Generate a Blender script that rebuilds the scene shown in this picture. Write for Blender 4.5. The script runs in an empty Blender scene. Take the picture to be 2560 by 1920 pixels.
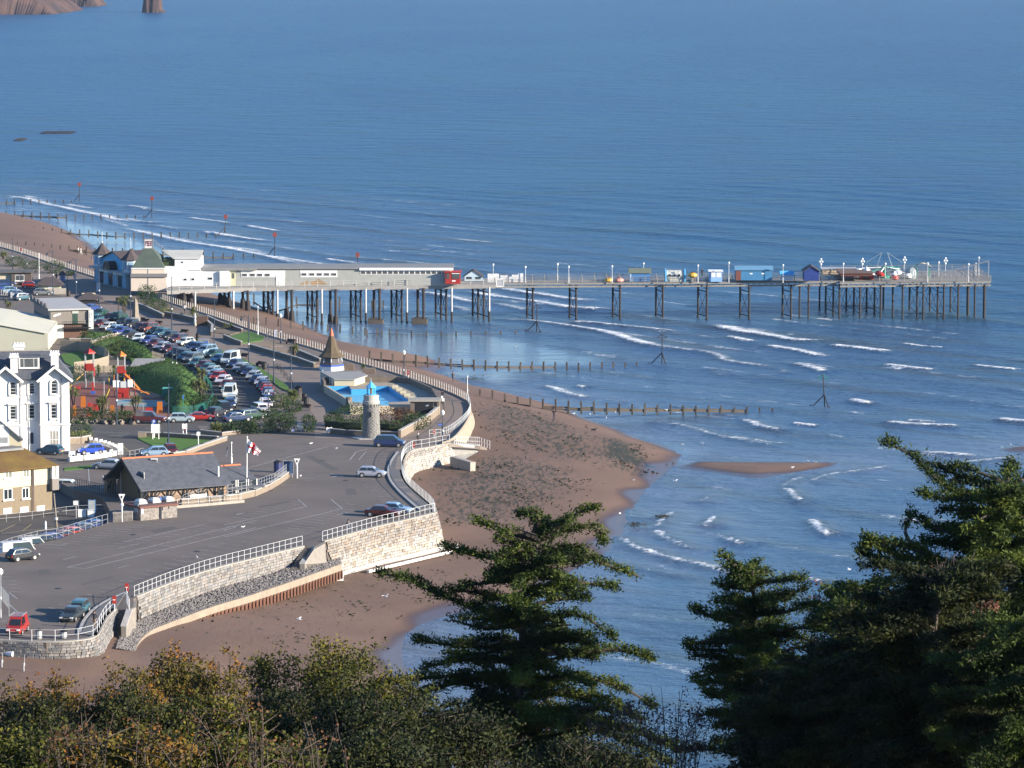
import bpy,math,random
import numpy as np
from mathutils import Vector,Matrix,noise
from mathutils.geometry import tessellate_polygon
random.seed(7);rng=np.random.default_rng(7)
S=bpy.context.scene
COL=S.collection
R=math.radians
CAM_H,F=80.0,10000.0
PITCH=math.atan(1150/F)
cd=bpy.data.cameras.new('camera');cam=bpy.data.objects.new('camera',cd);COL.objects.link(cam)
cam.location=(0,0,CAM_H);cam.rotation_euler=(math.pi/2-PITCH,0,0)
cd.sensor_width=36;cd.lens=F/2560*36;cd.clip_start=1;cd.clip_end=60000
S.camera=cam
SUN_AZ,SUN_EL=R(22),R(17)
sv=Vector((math.cos(SUN_AZ)*math.cos(SUN_EL),-math.sin(SUN_AZ)*math.cos(SUN_EL),math.sin(SUN_EL)))
w=bpy.data.worlds.new('World');S.world=w;w.use_nodes=True
nt=w.node_tree;sky=nt.nodes.new('ShaderNodeTexSky');sky.sky_type='NISHITA';sky.sun_disc=False
sky.sun_elevation=SUN_EL;sky.sun_rotation=math.atan2(sv.x,sv.y);sky.air_density=1.0;sky.dust_density=0.0;sky.ozone_density=6.0
bg=nt.nodes['Background'];bg.inputs[1].default_value=0.105
nt.links.new(sky.outputs[0],bg.inputs[0])
sl=bpy.data.lights.new('sun','SUN');sl.energy=5.0;sl.angle=R(0.5);sl.color=(1.0,0.90,0.76)
so=bpy.data.objects.new('sun',sl);COL.objects.link(so);so.rotation_euler=sv.to_track_quat('Z','Y').to_euler()
S.view_settings.view_transform='Standard';S.view_settings.look='None';S.view_settings.gamma=1
S.view_settings.use_curve_mapping=False;S.view_settings.exposure=1.32
S.render.engine='CYCLES';S.cycles.max_bounces=5;S.cycles.diffuse_bounces=2;S.cycles.glossy_bounces=3
S.cycles.transmission_bounces=2;S.cycles.volume_bounces=0;S.cycles.use_adaptive_sampling=True
S.cycles.use_denoising=True
FR=dict(A=(0,560,3.456),B=(0,840,3.456),C=(0,1240,3.456),E=(560,560,3.456),F=(560,880,3.456),G=(200,560,5.53),
H=(900,700,2.765),I=(1600,800,2.304),J=(1160,620,3.456),K=(1800,620,2.91),L=(640,1200,3.456),T=(900,1220,2.37),
R=(1660,1080,1.976),N=(0,400,2.458),d=(0,0,.8641),M=(160,860,5.53),O=(240,1040,3.95),p=(0,0,1),Q=(0,1040,5.925),U=(0,1540,2.458))
ZL=5.5
ca,sa=math.cos(PITCH),math.sin(PITCH)
def q(f,x,y):
 a=FR[f];return a[0]+x/a[2],a[1]+y/a[2]
def ray(f,x,y):
 px,py=q(f,x,y);u=(960-py)
 return Vector((px-1280,F*ca+u*sa,-F*sa+u*ca))
def g(f,x,y,z=ZL):
 r=ray(f,x,y);t=(z-CAM_H)/r.z
 return Vector((r.x*t,r.y*t,z))
def v(f,x,y,Y):
 r=ray(f,x,y);t=Y/r.y
 return Vector((r.x*t,Y,CAM_H+r.z*t))
def gs(f,pts,z=ZL):return[g(f,x,y,z)for x,y in pts]
def px_of(p):
 return F/(p[1]*ca+(CAM_H-p[2])*sa)
MT={}
def mat(name,c,c2=None,sc=2.0,r=.75,b=0,bs=None,m=0,spec=.3,oc=False,det=5,stretch=None,contrast=.25,em=0,band=None):
 if name in MT:return MT[name]
 mt=bpy.data.materials.new(name);mt.use_nodes=True;n=mt.node_tree.nodes;l=mt.node_tree.links
 P=n['Principled BSDF'];P.inputs['Roughness'].default_value=r;P.inputs['Metallic'].default_value=m
 P.inputs['Specular IOR Level'].default_value=spec
 c=tuple(c)+(1,);P.inputs['Base Color'].default_value=c
 tc=n.new('ShaderNodeTexCoord');vec=tc.outputs['Object']
 if stretch:
  mp=n.new('ShaderNodeMapping');mp.inputs['Scale'].default_value=stretch;l.new(vec,mp.inputs[0]);vec=mp.outputs[0]
 src=None
 if c2 is not None:
  nz=n.new('ShaderNodeTexNoise');nz.inputs['Scale'].default_value=sc;nz.inputs['Detail'].default_value=det;nz.inputs['Roughness'].default_value=.62
  l.new(vec,nz.inputs['Vector'])
  mr=n.new('ShaderNodeMapRange');mr.inputs[1].default_value=.5-contrast;mr.inputs[2].default_value=.5+contrast;l.new(nz.outputs[0],mr.inputs[0])
  mx=n.new('ShaderNodeMix');mx.data_type='RGBA';l.new(mr.outputs[0],mx.inputs[0])
  mx.inputs[6].default_value=c;mx.inputs[7].default_value=tuple(c2)+(1,);src=mx.outputs[2]
 if band:
  wv=n.new('ShaderNodeTexWave');wv.inputs['Scale'].default_value=band[0];wv.bands_direction=band[1];wv.inputs['Distortion'].default_value=.3
  l.new(vec,wv.inputs['Vector'])
  m3=n.new('ShaderNodeMix');m3 .data_type='RGBA';m3 .blend_type='MULTIPLY';m3 .inputs[0].default_value=band[2]
  if src:l.new(src,m3 .inputs[6])
  else:m3 .inputs[6].default_value=c
  l.new(wv.outputs[0],m3 .inputs[7]);src=m3 .outputs[2]
 if oc:
  oi=n.new('ShaderNodeObjectInfo');m2=n.new('ShaderNodeMix');m2 .data_type='RGBA';m2 .blend_type='MULTIPLY';m2 .inputs[0].default_value=1
  if src:l.new(src,m2 .inputs[6])
  else:m2 .inputs[6].default_value=c
  l.new(oi.outputs['Color'],m2 .inputs[7]);src=m2 .outputs[2]
 if src:l.new(src,P.inputs['Base Color'])
 if b:
  bn=n.new('ShaderNodeTexNoise');bn.inputs['Scale'].default_value=bs or sc*4;bn.inputs['Detail'].default_value=4;l.new(vec,bn.inputs['Vector'])
  bu=n.new('ShaderNodeBump');bu.inputs['Strength'].default_value=b;bu.inputs['Distance'].default_value=.1
  l.new(bn.outputs[0],bu.inputs['Height']);l.new(bu.outputs[0],P.inputs['Normal'])
 MT[name]=mt;return mt
white=mat('white_paint',(.78,.77,.74),(.66,.65,.61),.8,.6)
whitemetal=mat('painted_rail',(.62,.63,.62),(.45,.45,.44),6,.5)
galv=mat('galvanised',(.42,.43,.44),(.3,.3,.3),3,.45,m=.3)
navy=mat('dark_blue_metal',(.025,.04,.07),(.04,.05,.07),3,.5)
black=mat('black',(.015,.015,.017),r=.6)
darkglass=mat('dark_glass',(.02,.028,.035),r=.08,spec=.6)
paneglass=mat('pane_glass',(.05,.065,.075),(.10,.10,.095),1.2,r=.12,spec=.6)
timber=mat('weathered_timber',(.095,.074,.055),(.055,.045,.035),4,.9,.3)
wetwood=mat('wet_timber',(.05,.042,.034),(.09,.075,.055),4,.7,.4)
greywood=mat('grey_deck_timber',(.26,.245,.22),(.17,.16,.145),2.5,.85,.2)
iron=mat('rusty_iron',(.05,.038,.032),(.022,.02,.02),2.5,.8,.3)
concrete=mat('concrete',(.36,.33,.28),(.26,.235,.2),1.2,.9,.15)
stone=mat('wall_stone',(.27,.248,.228),(.19,.175,.162),1.6,.9,.35,oc=True)
mortar=mat('mortar',(.12,.10,.085),(.08,.07,.06),3,.95,.2)
slate=mat('roof_slate',(.06,.066,.078),(.10,.105,.12),1.4,.7,.2,contrast=.2)
cream=mat('cream_render',(.72,.66,.50),(.62,.56,.42),.6,.8)
terracotta=mat('terracotta',(.52,.17,.07),(.38,.12,.06),3,.7)
red=mat('red_paint',(.36,.03,.022),(.27,.028,.02),2,.5)
orange=mat('orange_paint',(.42,.13,.02),r=.5)
yellow=mat('yellow_paint',(.50,.30,.04),r=.5)
blue=mat('blue_paint',(.03,.09,.35),(.025,.07,.28),2,.5)
skyblue=mat('light_blue_paint',(.10,.42,.70),(.08,.35,.6),2,.5)
greenp=mat('green_paint',(.02,.18,.13),r=.5)
class MB:
 def __init__(s):s.v=[];s.f=[];s.m=[];s.mi=0
 def add(s,vs,fs):
  o=len(s.v);s.v+=[tuple(x)for x in vs];s.f+=[tuple(i+o for i in f)for f in fs];s.m+=[s.mi]*len(fs);return s
 def box(s,c,d,rz=0,M=None,taper=1):
  x,y,z=d[0]/2,d[1]/2,d[2]/2;vs=[]
  for k in(-1,1):
   t=taper if k>0 else 1
   for i,j in((-1,-1),(1,-1),(1,1),(-1,1)):vs.append(Vector((i*x*t,j*y*t,k*z)))
  if M is not None:vs=[M@p for p in vs]
  elif rz:Rm=Matrix.Rotation(rz,3,'Z');vs=[Rm@p for p in vs]
  c=Vector(c);return s.add([p+c for p in vs],[(0,3,2,1),(4,5,6,7),(0,1,5,4),(1,2,6,5),(2,3,7,6),(3,0,4,7)])
 def bx(s,a,b):
  return s.box([(a[i]+b[i])/2 for i in range(3)],[abs(b[i]-a[i])for i in range(3)])
 def tube(s,a,b,r,n=6,r2=None,cap=True):
  a,b=Vector(a),Vector(b);d=b-a
  if d.length<1e-6:return s
  qd=d.to_track_quat('Z','Y').to_matrix();r2=r if r2 is None else r2;vs=[]
  for p,rr in((a,r),(b,r2)):
   for i in range(n):
    t=2*math.pi*i/n;vs.append(p+qd@Vector((rr*math.cos(t),rr*math.sin(t),0)))
  fs=[(i,(i+1)%n,n+(i+1)%n,n+i)for i in range(n)]
  if cap:fs+=[tuple(range(n-1,-1,-1)),tuple(range(n,2*n))]
  return s.add(vs,fs)
 def bar(s,a,b,wd,h):
  a,b=Vector(a),Vector(b);d=b-a;L=d.length
  if L<1e-6:return s
  qd=d.to_track_quat('X','Z').to_matrix();return s.box((a+b)/2,(L,wd,h),M=qd)
 def path(s,pts,r,n=6):
  for a,b in zip(pts,pts[1:]):s.tube(a,b,r,n)
  return s
 def lathe(s,prof,n=16,c=(0,0,0),cap=True):
  vs=[];c=Vector(c)
  for r,z in prof:
   for i in range(n):t=2*math.pi*i/n;vs.append(c+Vector((r*math.cos(t),r*math.sin(t),z)))
  fs=[]
  for k in range(len(prof)-1):
   for i in range(n):j=(i+1)%n;fs.append((k*n+i,k*n+j,k*n+n+j,k*n+n+i))
  if cap:fs+=[tuple(range(n-1,-1,-1)),tuple(range((len(prof)-1)*n,len(prof)*n))]
  return s.add(vs,fs)
 def prism(s,poly,z0,z1):
  n=len(poly);vs=[(p[0],p[1],z0)for p in poly]+[(p[0],p[1],z1)for p in poly]
  t=tessellate_polygon([[Vector((p[0],p[1],0))for p in poly]])
  fs=[]
  for a,b,c in t:
   A,B_,C_=poly[a],poly[b],poly[c]
   if(B_[0]-A[0])*(C_[1]-A[1])-(B_[1]-A[1])*(C_[0]-A[0])<0:b,c=c,b
   fs+=[(a+n,b+n,c+n),(a,c,b)]
  ar=sum(poly[i][0]*poly[(i+1)%n][1]-poly[(i+1)%n][0]*poly[i][1]for i in range(n))
  for i in range(n):
   j=(i+1)%n;fs.append((i,j,n+j,n+i)if ar>0 else(j,i,n+i,n+j))
  return s.add(vs,fs)
 def extr(s,prof,y0,y1):
  n=len(prof);vs=[(p[0],y0,p[1])for p in prof]+[(p[0],y1,p[1])for p in prof]
  return s.add(vs,[tuple(range(n)),tuple(range(2*n-1,n-1,-1))]+[(j,i,n+i,n+j)for i in range(n)for j in((i+1)%n,)])
 def mesh(s,name,mats,smooth=False):
  me=bpy.data.meshes.new(name);me.from_pydata(s.v,[],s.f)
  for m_ in(mats if isinstance(mats,(list,tuple))else[mats]):me.materials.append(m_)
  if any(s.m):me.polygons.foreach_set('material_index',s.m)
  if smooth:me.shade_smooth()
  me.update();return me
 def build(s,name,mats,parent=None,smooth=False,loc=None,**kw):
  return put(name,s.mesh(name,mats,smooth),parent,loc,**kw)
def put(name,me,parent=None,loc=None,rz=0,scale=None,color=None,rot=None):
 o=bpy.data.objects.new(name,me);COL.objects.link(o)
 if parent:o.parent=parent
 if loc is not None:o.location=loc
 if rz:o.rotation_euler=(0,0,rz)
 if rot is not None:o.rotation_euler=rot
 if scale is not None:o.scale=scale
 if color is not None:o.color=tuple(color)+(1,)
 return o
def tag(o,label=None,cat=None,group=None,kind=None):
 if label:o['label']=label
 if cat:o['category']=cat
 if group:o['group']=group
 if kind:o['kind']=kind
 return o
def thing(name,label,cat,loc=(0,0,0),rz=0,group=None):
 o=bpy.data.objects.new(name,None);COL.objects.link(o);o.location=loc;o.rotation_euler=(0,0,rz);o.empty_display_size=.3
 return tag(o,label,cat,group)
def copy_tree(root,loc,rz=None,label=None,group=None,scale=None,color=None):
 r=root.copy();COL.objects.link(r);r.location=loc
 if rz is not None:r.rotation_euler=(0,0,rz)
 if label:r['label']=label
 if group:r['group']=group
 if scale:r.scale=scale
 if color:r.color=tuple(color)+(1,)
 for c in list(root.children):
  k=c.copy();COL.objects.link(k);k.parent=r
  if color and c.get('tint'):k.color=tuple(color)+(1,)
  for e in list(c.children):h=e.copy();COL.objects.link(h);h.parent=k
 return r
def sheet(name,poly,z,m,th=0,kind='structure',label=None,parent=None):
 b=MB()
 if th:b.prism(poly,z-th,z)
 else:
  t=tessellate_polygon([[Vector((p[0],p[1],0))for p in poly]]);fs=[]
  for a,bb,c in t:
   A,B_,C_=poly[a],poly[bb],poly[c]
   if(B_[0]-A[0])*(C_[1]-A[1])-(B_[1]-A[1])*(C_[0]-A[0])<0:bb,c=c,bb
   fs.append((a,bb,c))
  b.add([(p[0],p[1],z)for p in poly],fs)
 return tag(b.build(name,m,parent),label,kind=kind)
def resample(pts,step):
 pts=[Vector(p)for p in pts];out=[pts[0].copy()];acc=0
 tot=sum((b-a).length for a,b in zip(pts,pts[1:]));n=max(1,round(tot/step));st=tot/n;nxt=st;run=0
 for a,b in zip(pts,pts[1:]):
  L=(b-a).length
  while nxt<=run+L+1e-5 and len(out)<=n:out.append(a.lerp(b,min(1,(nxt-run)/max(L,1e-9))));nxt+=st
  run+=L
 return out
def smooth_path(pts,it=2):
 pts=[Vector(p)for p in pts]
 for _ in range(it):
  o=[pts[0]]
  for a,b in zip(pts,pts[1:]):o+=[a.lerp(b,.25),a.lerp(b,.75)]
  o.append(pts[-1]);pts=o
 return pts
def arrmesh(name,V,Fc,mats,smooth=False,attrs=None,mi=None):
 me=bpy.data.meshes.new(name);V=np.asarray(V,np.float32);Fc=np.asarray(Fc,np.int32);k=Fc.shape[1]
 me.vertices.add(len(V));me.vertices.foreach_set('co',V.ravel());me.loops.add(Fc.size);me.loops.foreach_set('vertex_index',Fc.ravel())
 me.polygons.add(len(Fc));me.polygons.foreach_set('loop_start',np.arange(0,Fc.size,k,dtype=np.int32))
 for m_ in(mats if isinstance(mats,(list,tuple))else[mats]):me.materials.append(m_)
 if mi is not None:me.polygons.foreach_set('material_index',np.asarray(mi,np.int32))
 me.polygons.foreach_set('use_smooth',np.full(len(Fc),smooth))
 for nm,a in(attrs or{}).items():
  at=me.attributes.new(nm,'FLOAT','POINT');at.data.foreach_set('value',np.asarray(a,np.float32))
 me.update(calc_edges=True);me.validate();return me
def sdist(X,Y,poly):
 p=np.array([(a[0],a[1])for a in poly]);d=np.full(X.shape,1e9);ins=np.zeros(X.shape,bool)
 for a,b in zip(p,np.roll(p,-1,0)):
  e=b-a;L=max(e@e,1e-9);t=np.clip(((X-a[0])*e[0]+(Y-a[1])*e[1])/L,0,1)
  d=np.minimum(d,np.hypot(X-a[0]-t*e[0],Y-a[1]-t*e[1]))
  c=((a[1]>Y)!=(b[1]>Y));
  if a[1]!=b[1]:ins^=c&(X<(b[0]-a[0])*(Y-a[1])/(b[1]-a[1])+a[0])
 return np.where(ins,d,-d)
def vnoise(X,Y,sc,seed=0):
 r=np.random.default_rng(seed);T=r.random((256,256));x=X/sc;y=Y/sc
 xi=np.floor(x).astype(int);yi=np.floor(y).astype(int);fx=x-xi;fy=y-yi;fx=fx*fx*(3-2*fx);fy=fy*fy*(3-2*fy)
 t=lambda i,j:T[i%256,j%256]
 return(t(xi,yi)*(1-fx)+t(xi+1,yi)*fx)*(1-fy)+(t(xi,yi+1)*(1-fx)+t(xi+1,yi+1)*fx)*fy
def sst(a,b,x):t=np.clip((x-a)/(b-a),0,1);return t*t*(3-2*t)
ORD=['first','second','third','fourth','fifth','sixth','seventh','eighth','ninth','tenth','eleventh','twelfth','thirteenth','fourteenth','fifteenth','sixteenth','seventeenth','eighteenth','nineteenth','twentieth','twenty-first','twenty-second','twenty-third','twenty-fourth','twenty-fifth','twenty-sixth','twenty-seventh','twenty-eighth','twenty-ninth','thirtieth','thirty-first','thirty-second','thirty-third','thirty-fourth','thirty-fifth','thirty-sixth','thirty-seventh','thirty-eighth','thirty-ninth','fortieth']
# ================================================================ the shore: sea, beach, land
QUAY1=[('C',-500,1235),('C',0,1250),('C',400,1270),('C',700,1255),('C',840,1225),('C',880,1150),('C',920,1060),('C',1005,980)]
QUAY2=[('C',1150,960),('C',1150,890),('C',1180,875),('C',1500,745),('C',1850,630),('C',2212,540),('L',415,575)]
QUAY3=[('L',500,580),('L',590,535),('L',800,475),('L',1050,405),('L',1300,350),('L',1560,285)]
QUAY4=[('L',1560,285),('F',1820,1340),('F',1700,1240),('F',1600,1150),('F',1560,1080),('F',1545,1000),('F',1550,940),('F',1580,880),('F',1640,845),('F',1760,830),('F',1880,805),('F',1960,790)]
PROM1=[('F',1985,765),('F',2060,680),('F',2110,600),('F',2140,530),('F',2130,470),('E',2110,1540)]
PROM2=[('E',2110,1540),('E',2000,1480),('E',1850,1420),('E',1690,1365),('E',1560,1320),('E',1400,1270),('E',1200,1215),('E',1040,1170),('E',850,1100),('E',640,1040),('E',440,985),('E',220,915),('E',0,830),('A',1440,675),('A',1280,620),('A',800,455),('A',480,355),('A',240,270),('A',0,200),('p',-300,540)]
W=lambda L,z=ZL:[g(f,x,y,z)for f,x,y in L]
LAND=W(QUAY1+[('C',1095,985)]+QUAY2+[('L',495,575)]+QUAY3+QUAY4[1:]+PROM1+PROM2[1:]+
[('p',-1500,540),('p',-1500,1180),('p',100,1180),('B',640,1330),('B',890,1400),('B',945,1500),('B',935,1612),('C',500,372),('C',0,492),('p',-150,1425)])
SHORE=gs('p',[(-300,520),(0,541),(70,549),(140,566),(195,588),(235,620),(262,655),(330,690),(420,715),(550,742),(640,770),(699,788),(740,805),(790,830),(835,847),(864,861),(907,872),(965,884),(1011,893),(1060,900),(1110,908),(1110,917),(1080,932),(1153,953),(1189,971),(1225,980),(1298,993),(1352,1007),(1406,1020),(1435,1033),(1479,1054),(1533,1072),(1569,1087),(1605,1101),(1659,1116),(1698,1138),(1690,1160),(1667,1175),(1640,1200),(1610,1225),(1585,1262),(1573,1285),(1550,1338),(1520,1375),(1499,1393),(1440,1420),(1380,1460),(1300,1490),(1237,1507),(1170,1525),(1111,1541),(1050,1560),(1010,1585),(1000,1620),(1010,1680),(1040,1760),(1100,1850),(1100,2300),(-1800,2300),(-1800,520)],0)
ISL1=gs('I',[(195,848),(330,815),(600,820),(900,820),(1140,823),(1080,845),(900,875),(700,910),(600,905),(450,880),(260,858)],0)
ISL2=gs('I',[(2065,745),(2130,730),(2212,725),(2500,720),(2500,770),(2212,762),(2110,757)],0)
CAPS=[(g('p',x,y,z),z)for x,y,z in[(0,1650,3.9),(200,1645,3.8),(270,1590,3.4),(340,1610,2.9),(420,1566,2.8),(500,1541,2.6),(570,1527,2.35),(640,1509,2.05),(700,1490,1.8),(750,1475,1.6),(800,1464,1.4),(853,1452,1.25),(930,1420,1.15),(1010,1400,1.1),(1105,1372,1.1),(1060,1300,2.0),(1136,1158,3.0),(1040,1190,2.6),(1182,1050,4.0),(1049,955,4.7),(867,900,4.9),(640,835,5.0),(417,752,5.0),(231,700,5.0),(0,618,5.0),(0,1680,4.0),(300,1700,3.3),(700,1650,2.0),(-900,540,5)]]
def beach_h(X,Y):
 d=sdist(X,Y,SHORE);num=0;den=0
 for p,z in CAPS:
  w_=1/(((X-p.x)**2+((Y-p.y)*.5)**2+4)**2);num=num+w_*z*1.03;den=den+w_
 zc=num/den
 z=np.where(d>0,zc*(1-np.exp(-d/13))+.02*np.minimum(d,3),.06*d)
 for P_,h in((ISL1,.45),(ISL2,.5)):
  e=sdist(X,Y,P_);z=np.maximum(z,np.where(e>0,h*(1-np.exp(-e/4))+.02,.05*e));d=np.maximum(d,e)
 return z+.05*(vnoise(X,Y,5,3)-.5)*np.clip(d,0,1)+.12*(vnoise(X,Y,23,4)-.5)*np.clip(d/6,0,1),d
def grid(x0,x1,dx,y0,y1,dy):
 xs=np.arange(x0,x1+dx*.5,dx);ys=np.arange(y0,y1+dy*.5,dy);X,Y=np.meshgrid(xs,ys);n=len(xs)
 i=np.arange(X.size).reshape(X.shape);Q=np.stack([i[:-1,:-1],i[:-1,1:],i[1:,1:],i[1:,:-1]],-1).reshape(-1,4)
 return X,Y,Q
def compact(V,Q,A):
 u,inv=np.unique(Q.ravel(),return_inverse=True);return V[u],inv.reshape(Q.shape),{k:a[u]for k,a in A.items()}
WEED=[gs('H',p,2.5)for p in([(880,860),(1100,890),(1350,960),(1500,1010),(1650,1100),(1700,1180),(1400,1240),(1100,1180),(900,1100),(800,960)],[(1700,1110),(1850,1130),(1980,1220),(2020,1260),(1900,1260),(1640,1250)],[(500,1400),(700,1290),(950,1200),(1500,1280),(1450,1420),(1250,1520),(1100,1600),(700,1640),(500,1600)],[(900,1050),(1100,1060),(1080,1160),(900,1130)])]+[gs('p',[(480,1590),(760,1440),(1000,1420),(1180,1400),(1200,1470),(900,1530),(700,1640),(450,1680)],1.2)]
WEED_HEAVY=gs('H',[(1700,1110),(1850,1130),(1980,1220),(2010,1255),(1900,1255),(1660,1230)],1.5)
def weed_density(X,Y):
 w_=0
 for i,P_ in enumerate(WEED):w_=np.maximum(w_,sst(-6,4,sdist(X,Y,P_))*(.42 if i<4 else .2))
 w_=np.maximum(w_,sst(-5,4,sdist(X,Y,WEED_HEAVY))*.72)
 return w_
def build_beach():
 X,Y,Qd=grid(-330,175,1.0,330,1180,1.7)
 z,d=beach_h(X,Y);e=sdist(X,Y,LAND)
 wet=(1-sst(0,4.2,d+4*(vnoise(X,Y,9,6)-.5)))*(d>-30)
 wd=weed_density(X,Y)
 ok=(z>-.5)&(e<4);k=ok.ravel()[Qd].all(1)
 V,Q2,A=compact(np.stack([X.ravel(),Y.ravel(),z.ravel()],1),Qd[k],dict(wet=wet.ravel(),weed=wd.ravel()if hasattr(wd,'ravel')else wd))
 m=bpy.data.materials.new('red_sand');m.use_nodes=True;n=m.node_tree.nodes;l=m.node_tree.links;P_=n['Principled BSDF']
 tc=n.new('ShaderNodeTexCoord')
 def nz(sc,det=6,vec=None,ro=.65):
  x=n.new('ShaderNodeTexNoise');x.inputs['Scale'].default_value=sc;x.inputs['Detail'].default_value=det;x.inputs['Roughness'].default_value=ro;l.new(vec or tc.outputs['Object'],x.inputs['Vector']);return x
 def mr(src,a,b,c=0,d_=1):
  x=n.new('ShaderNodeMapRange');x.inputs[1].default_value=a;x.inputs[2].default_value=b;x.inputs[3].default_value=c;x.inputs[4].default_value=d_;l.new(src,x.inputs[0]);return x.outputs[0]
 def mix(f_,a,b,bt='MIX'):
  x=n.new('ShaderNodeMix');x.data_type='RGBA';x.blend_type=bt
  if isinstance(f_,(int,float)):x.inputs[0].default_value=f_
  else:l.new(f_,x.inputs[0])
  for i,s_ in((6,a),(7,b)):
   if isinstance(s_,tuple):x.inputs[i].default_value=s_+(1,)
   else:l.new(s_,x.inputs[i])
  return x.outputs[2]
 aw=n.new('ShaderNodeAttribute');aw.attribute_name='wet';ad=n.new('ShaderNodeAttribute');ad.attribute_name='weed'
 c=mix(mr(nz(.06,7).outputs[0],.35,.65),(.130,.074,.046),(.168,.099,.064))
 c=mix(mr(nz(1.1,9,ro=.85).outputs[0],.57,.70),c,(.058,.038,.028))
 c=mix(mr(nz(4.5,4).outputs[0],.66,.72),c,(.30,.26,.23))
 wm=n.new('ShaderNodeMapping');wm.inputs['Rotation'].default_value=(0,0,R(-35));wm.inputs['Scale'].default_value=(1.7,.42,1);l.new(tc.outputs['Object'],wm.inputs[0])
 wn=nz(.95,9,wm.outputs[0],.82)
 sm=n.new('ShaderNodeMath');sm.operation='MULTIPLY_ADD';l.new(ad.outputs['Fac'],sm.inputs[0]);sm.inputs[1].default_value=.40;l.new(wn.outputs[0],sm.inputs[2])
 wmask=mr(sm.outputs[0],.635,.73)
 c=mix(wmask,c,(.022,.024,.011))
 wetc=mix(1,c,(.55,.52,.50),'MULTIPLY');c=mix(mr(aw.outputs['Fac'],.1,.75),c,wetc)
 l.new(c,P_.inputs['Base Color']);l.new(mr(aw.outputs['Fac'],.25,.95,.85,.30),P_.inputs['Roughness']);P_.inputs['Specular IOR Level'].default_value=.45
 bu=n.new('ShaderNodeBump');bu.inputs['Distance'].default_value=.12;l.new(mr(aw.outputs['Fac'],.2,.9,.6,.06),bu.inputs['Strength']);l.new(nz(1.6,8,ro=.7).outputs[0],bu.inputs['Height']);l.new(bu.outputs[0],P_.inputs['Normal'])
 tag(put('beach',arrmesh('beach',V,Q2,m,True,A)),'red sandy beach with damp margins and strewn weed',kind='structure')
build_beach()
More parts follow.
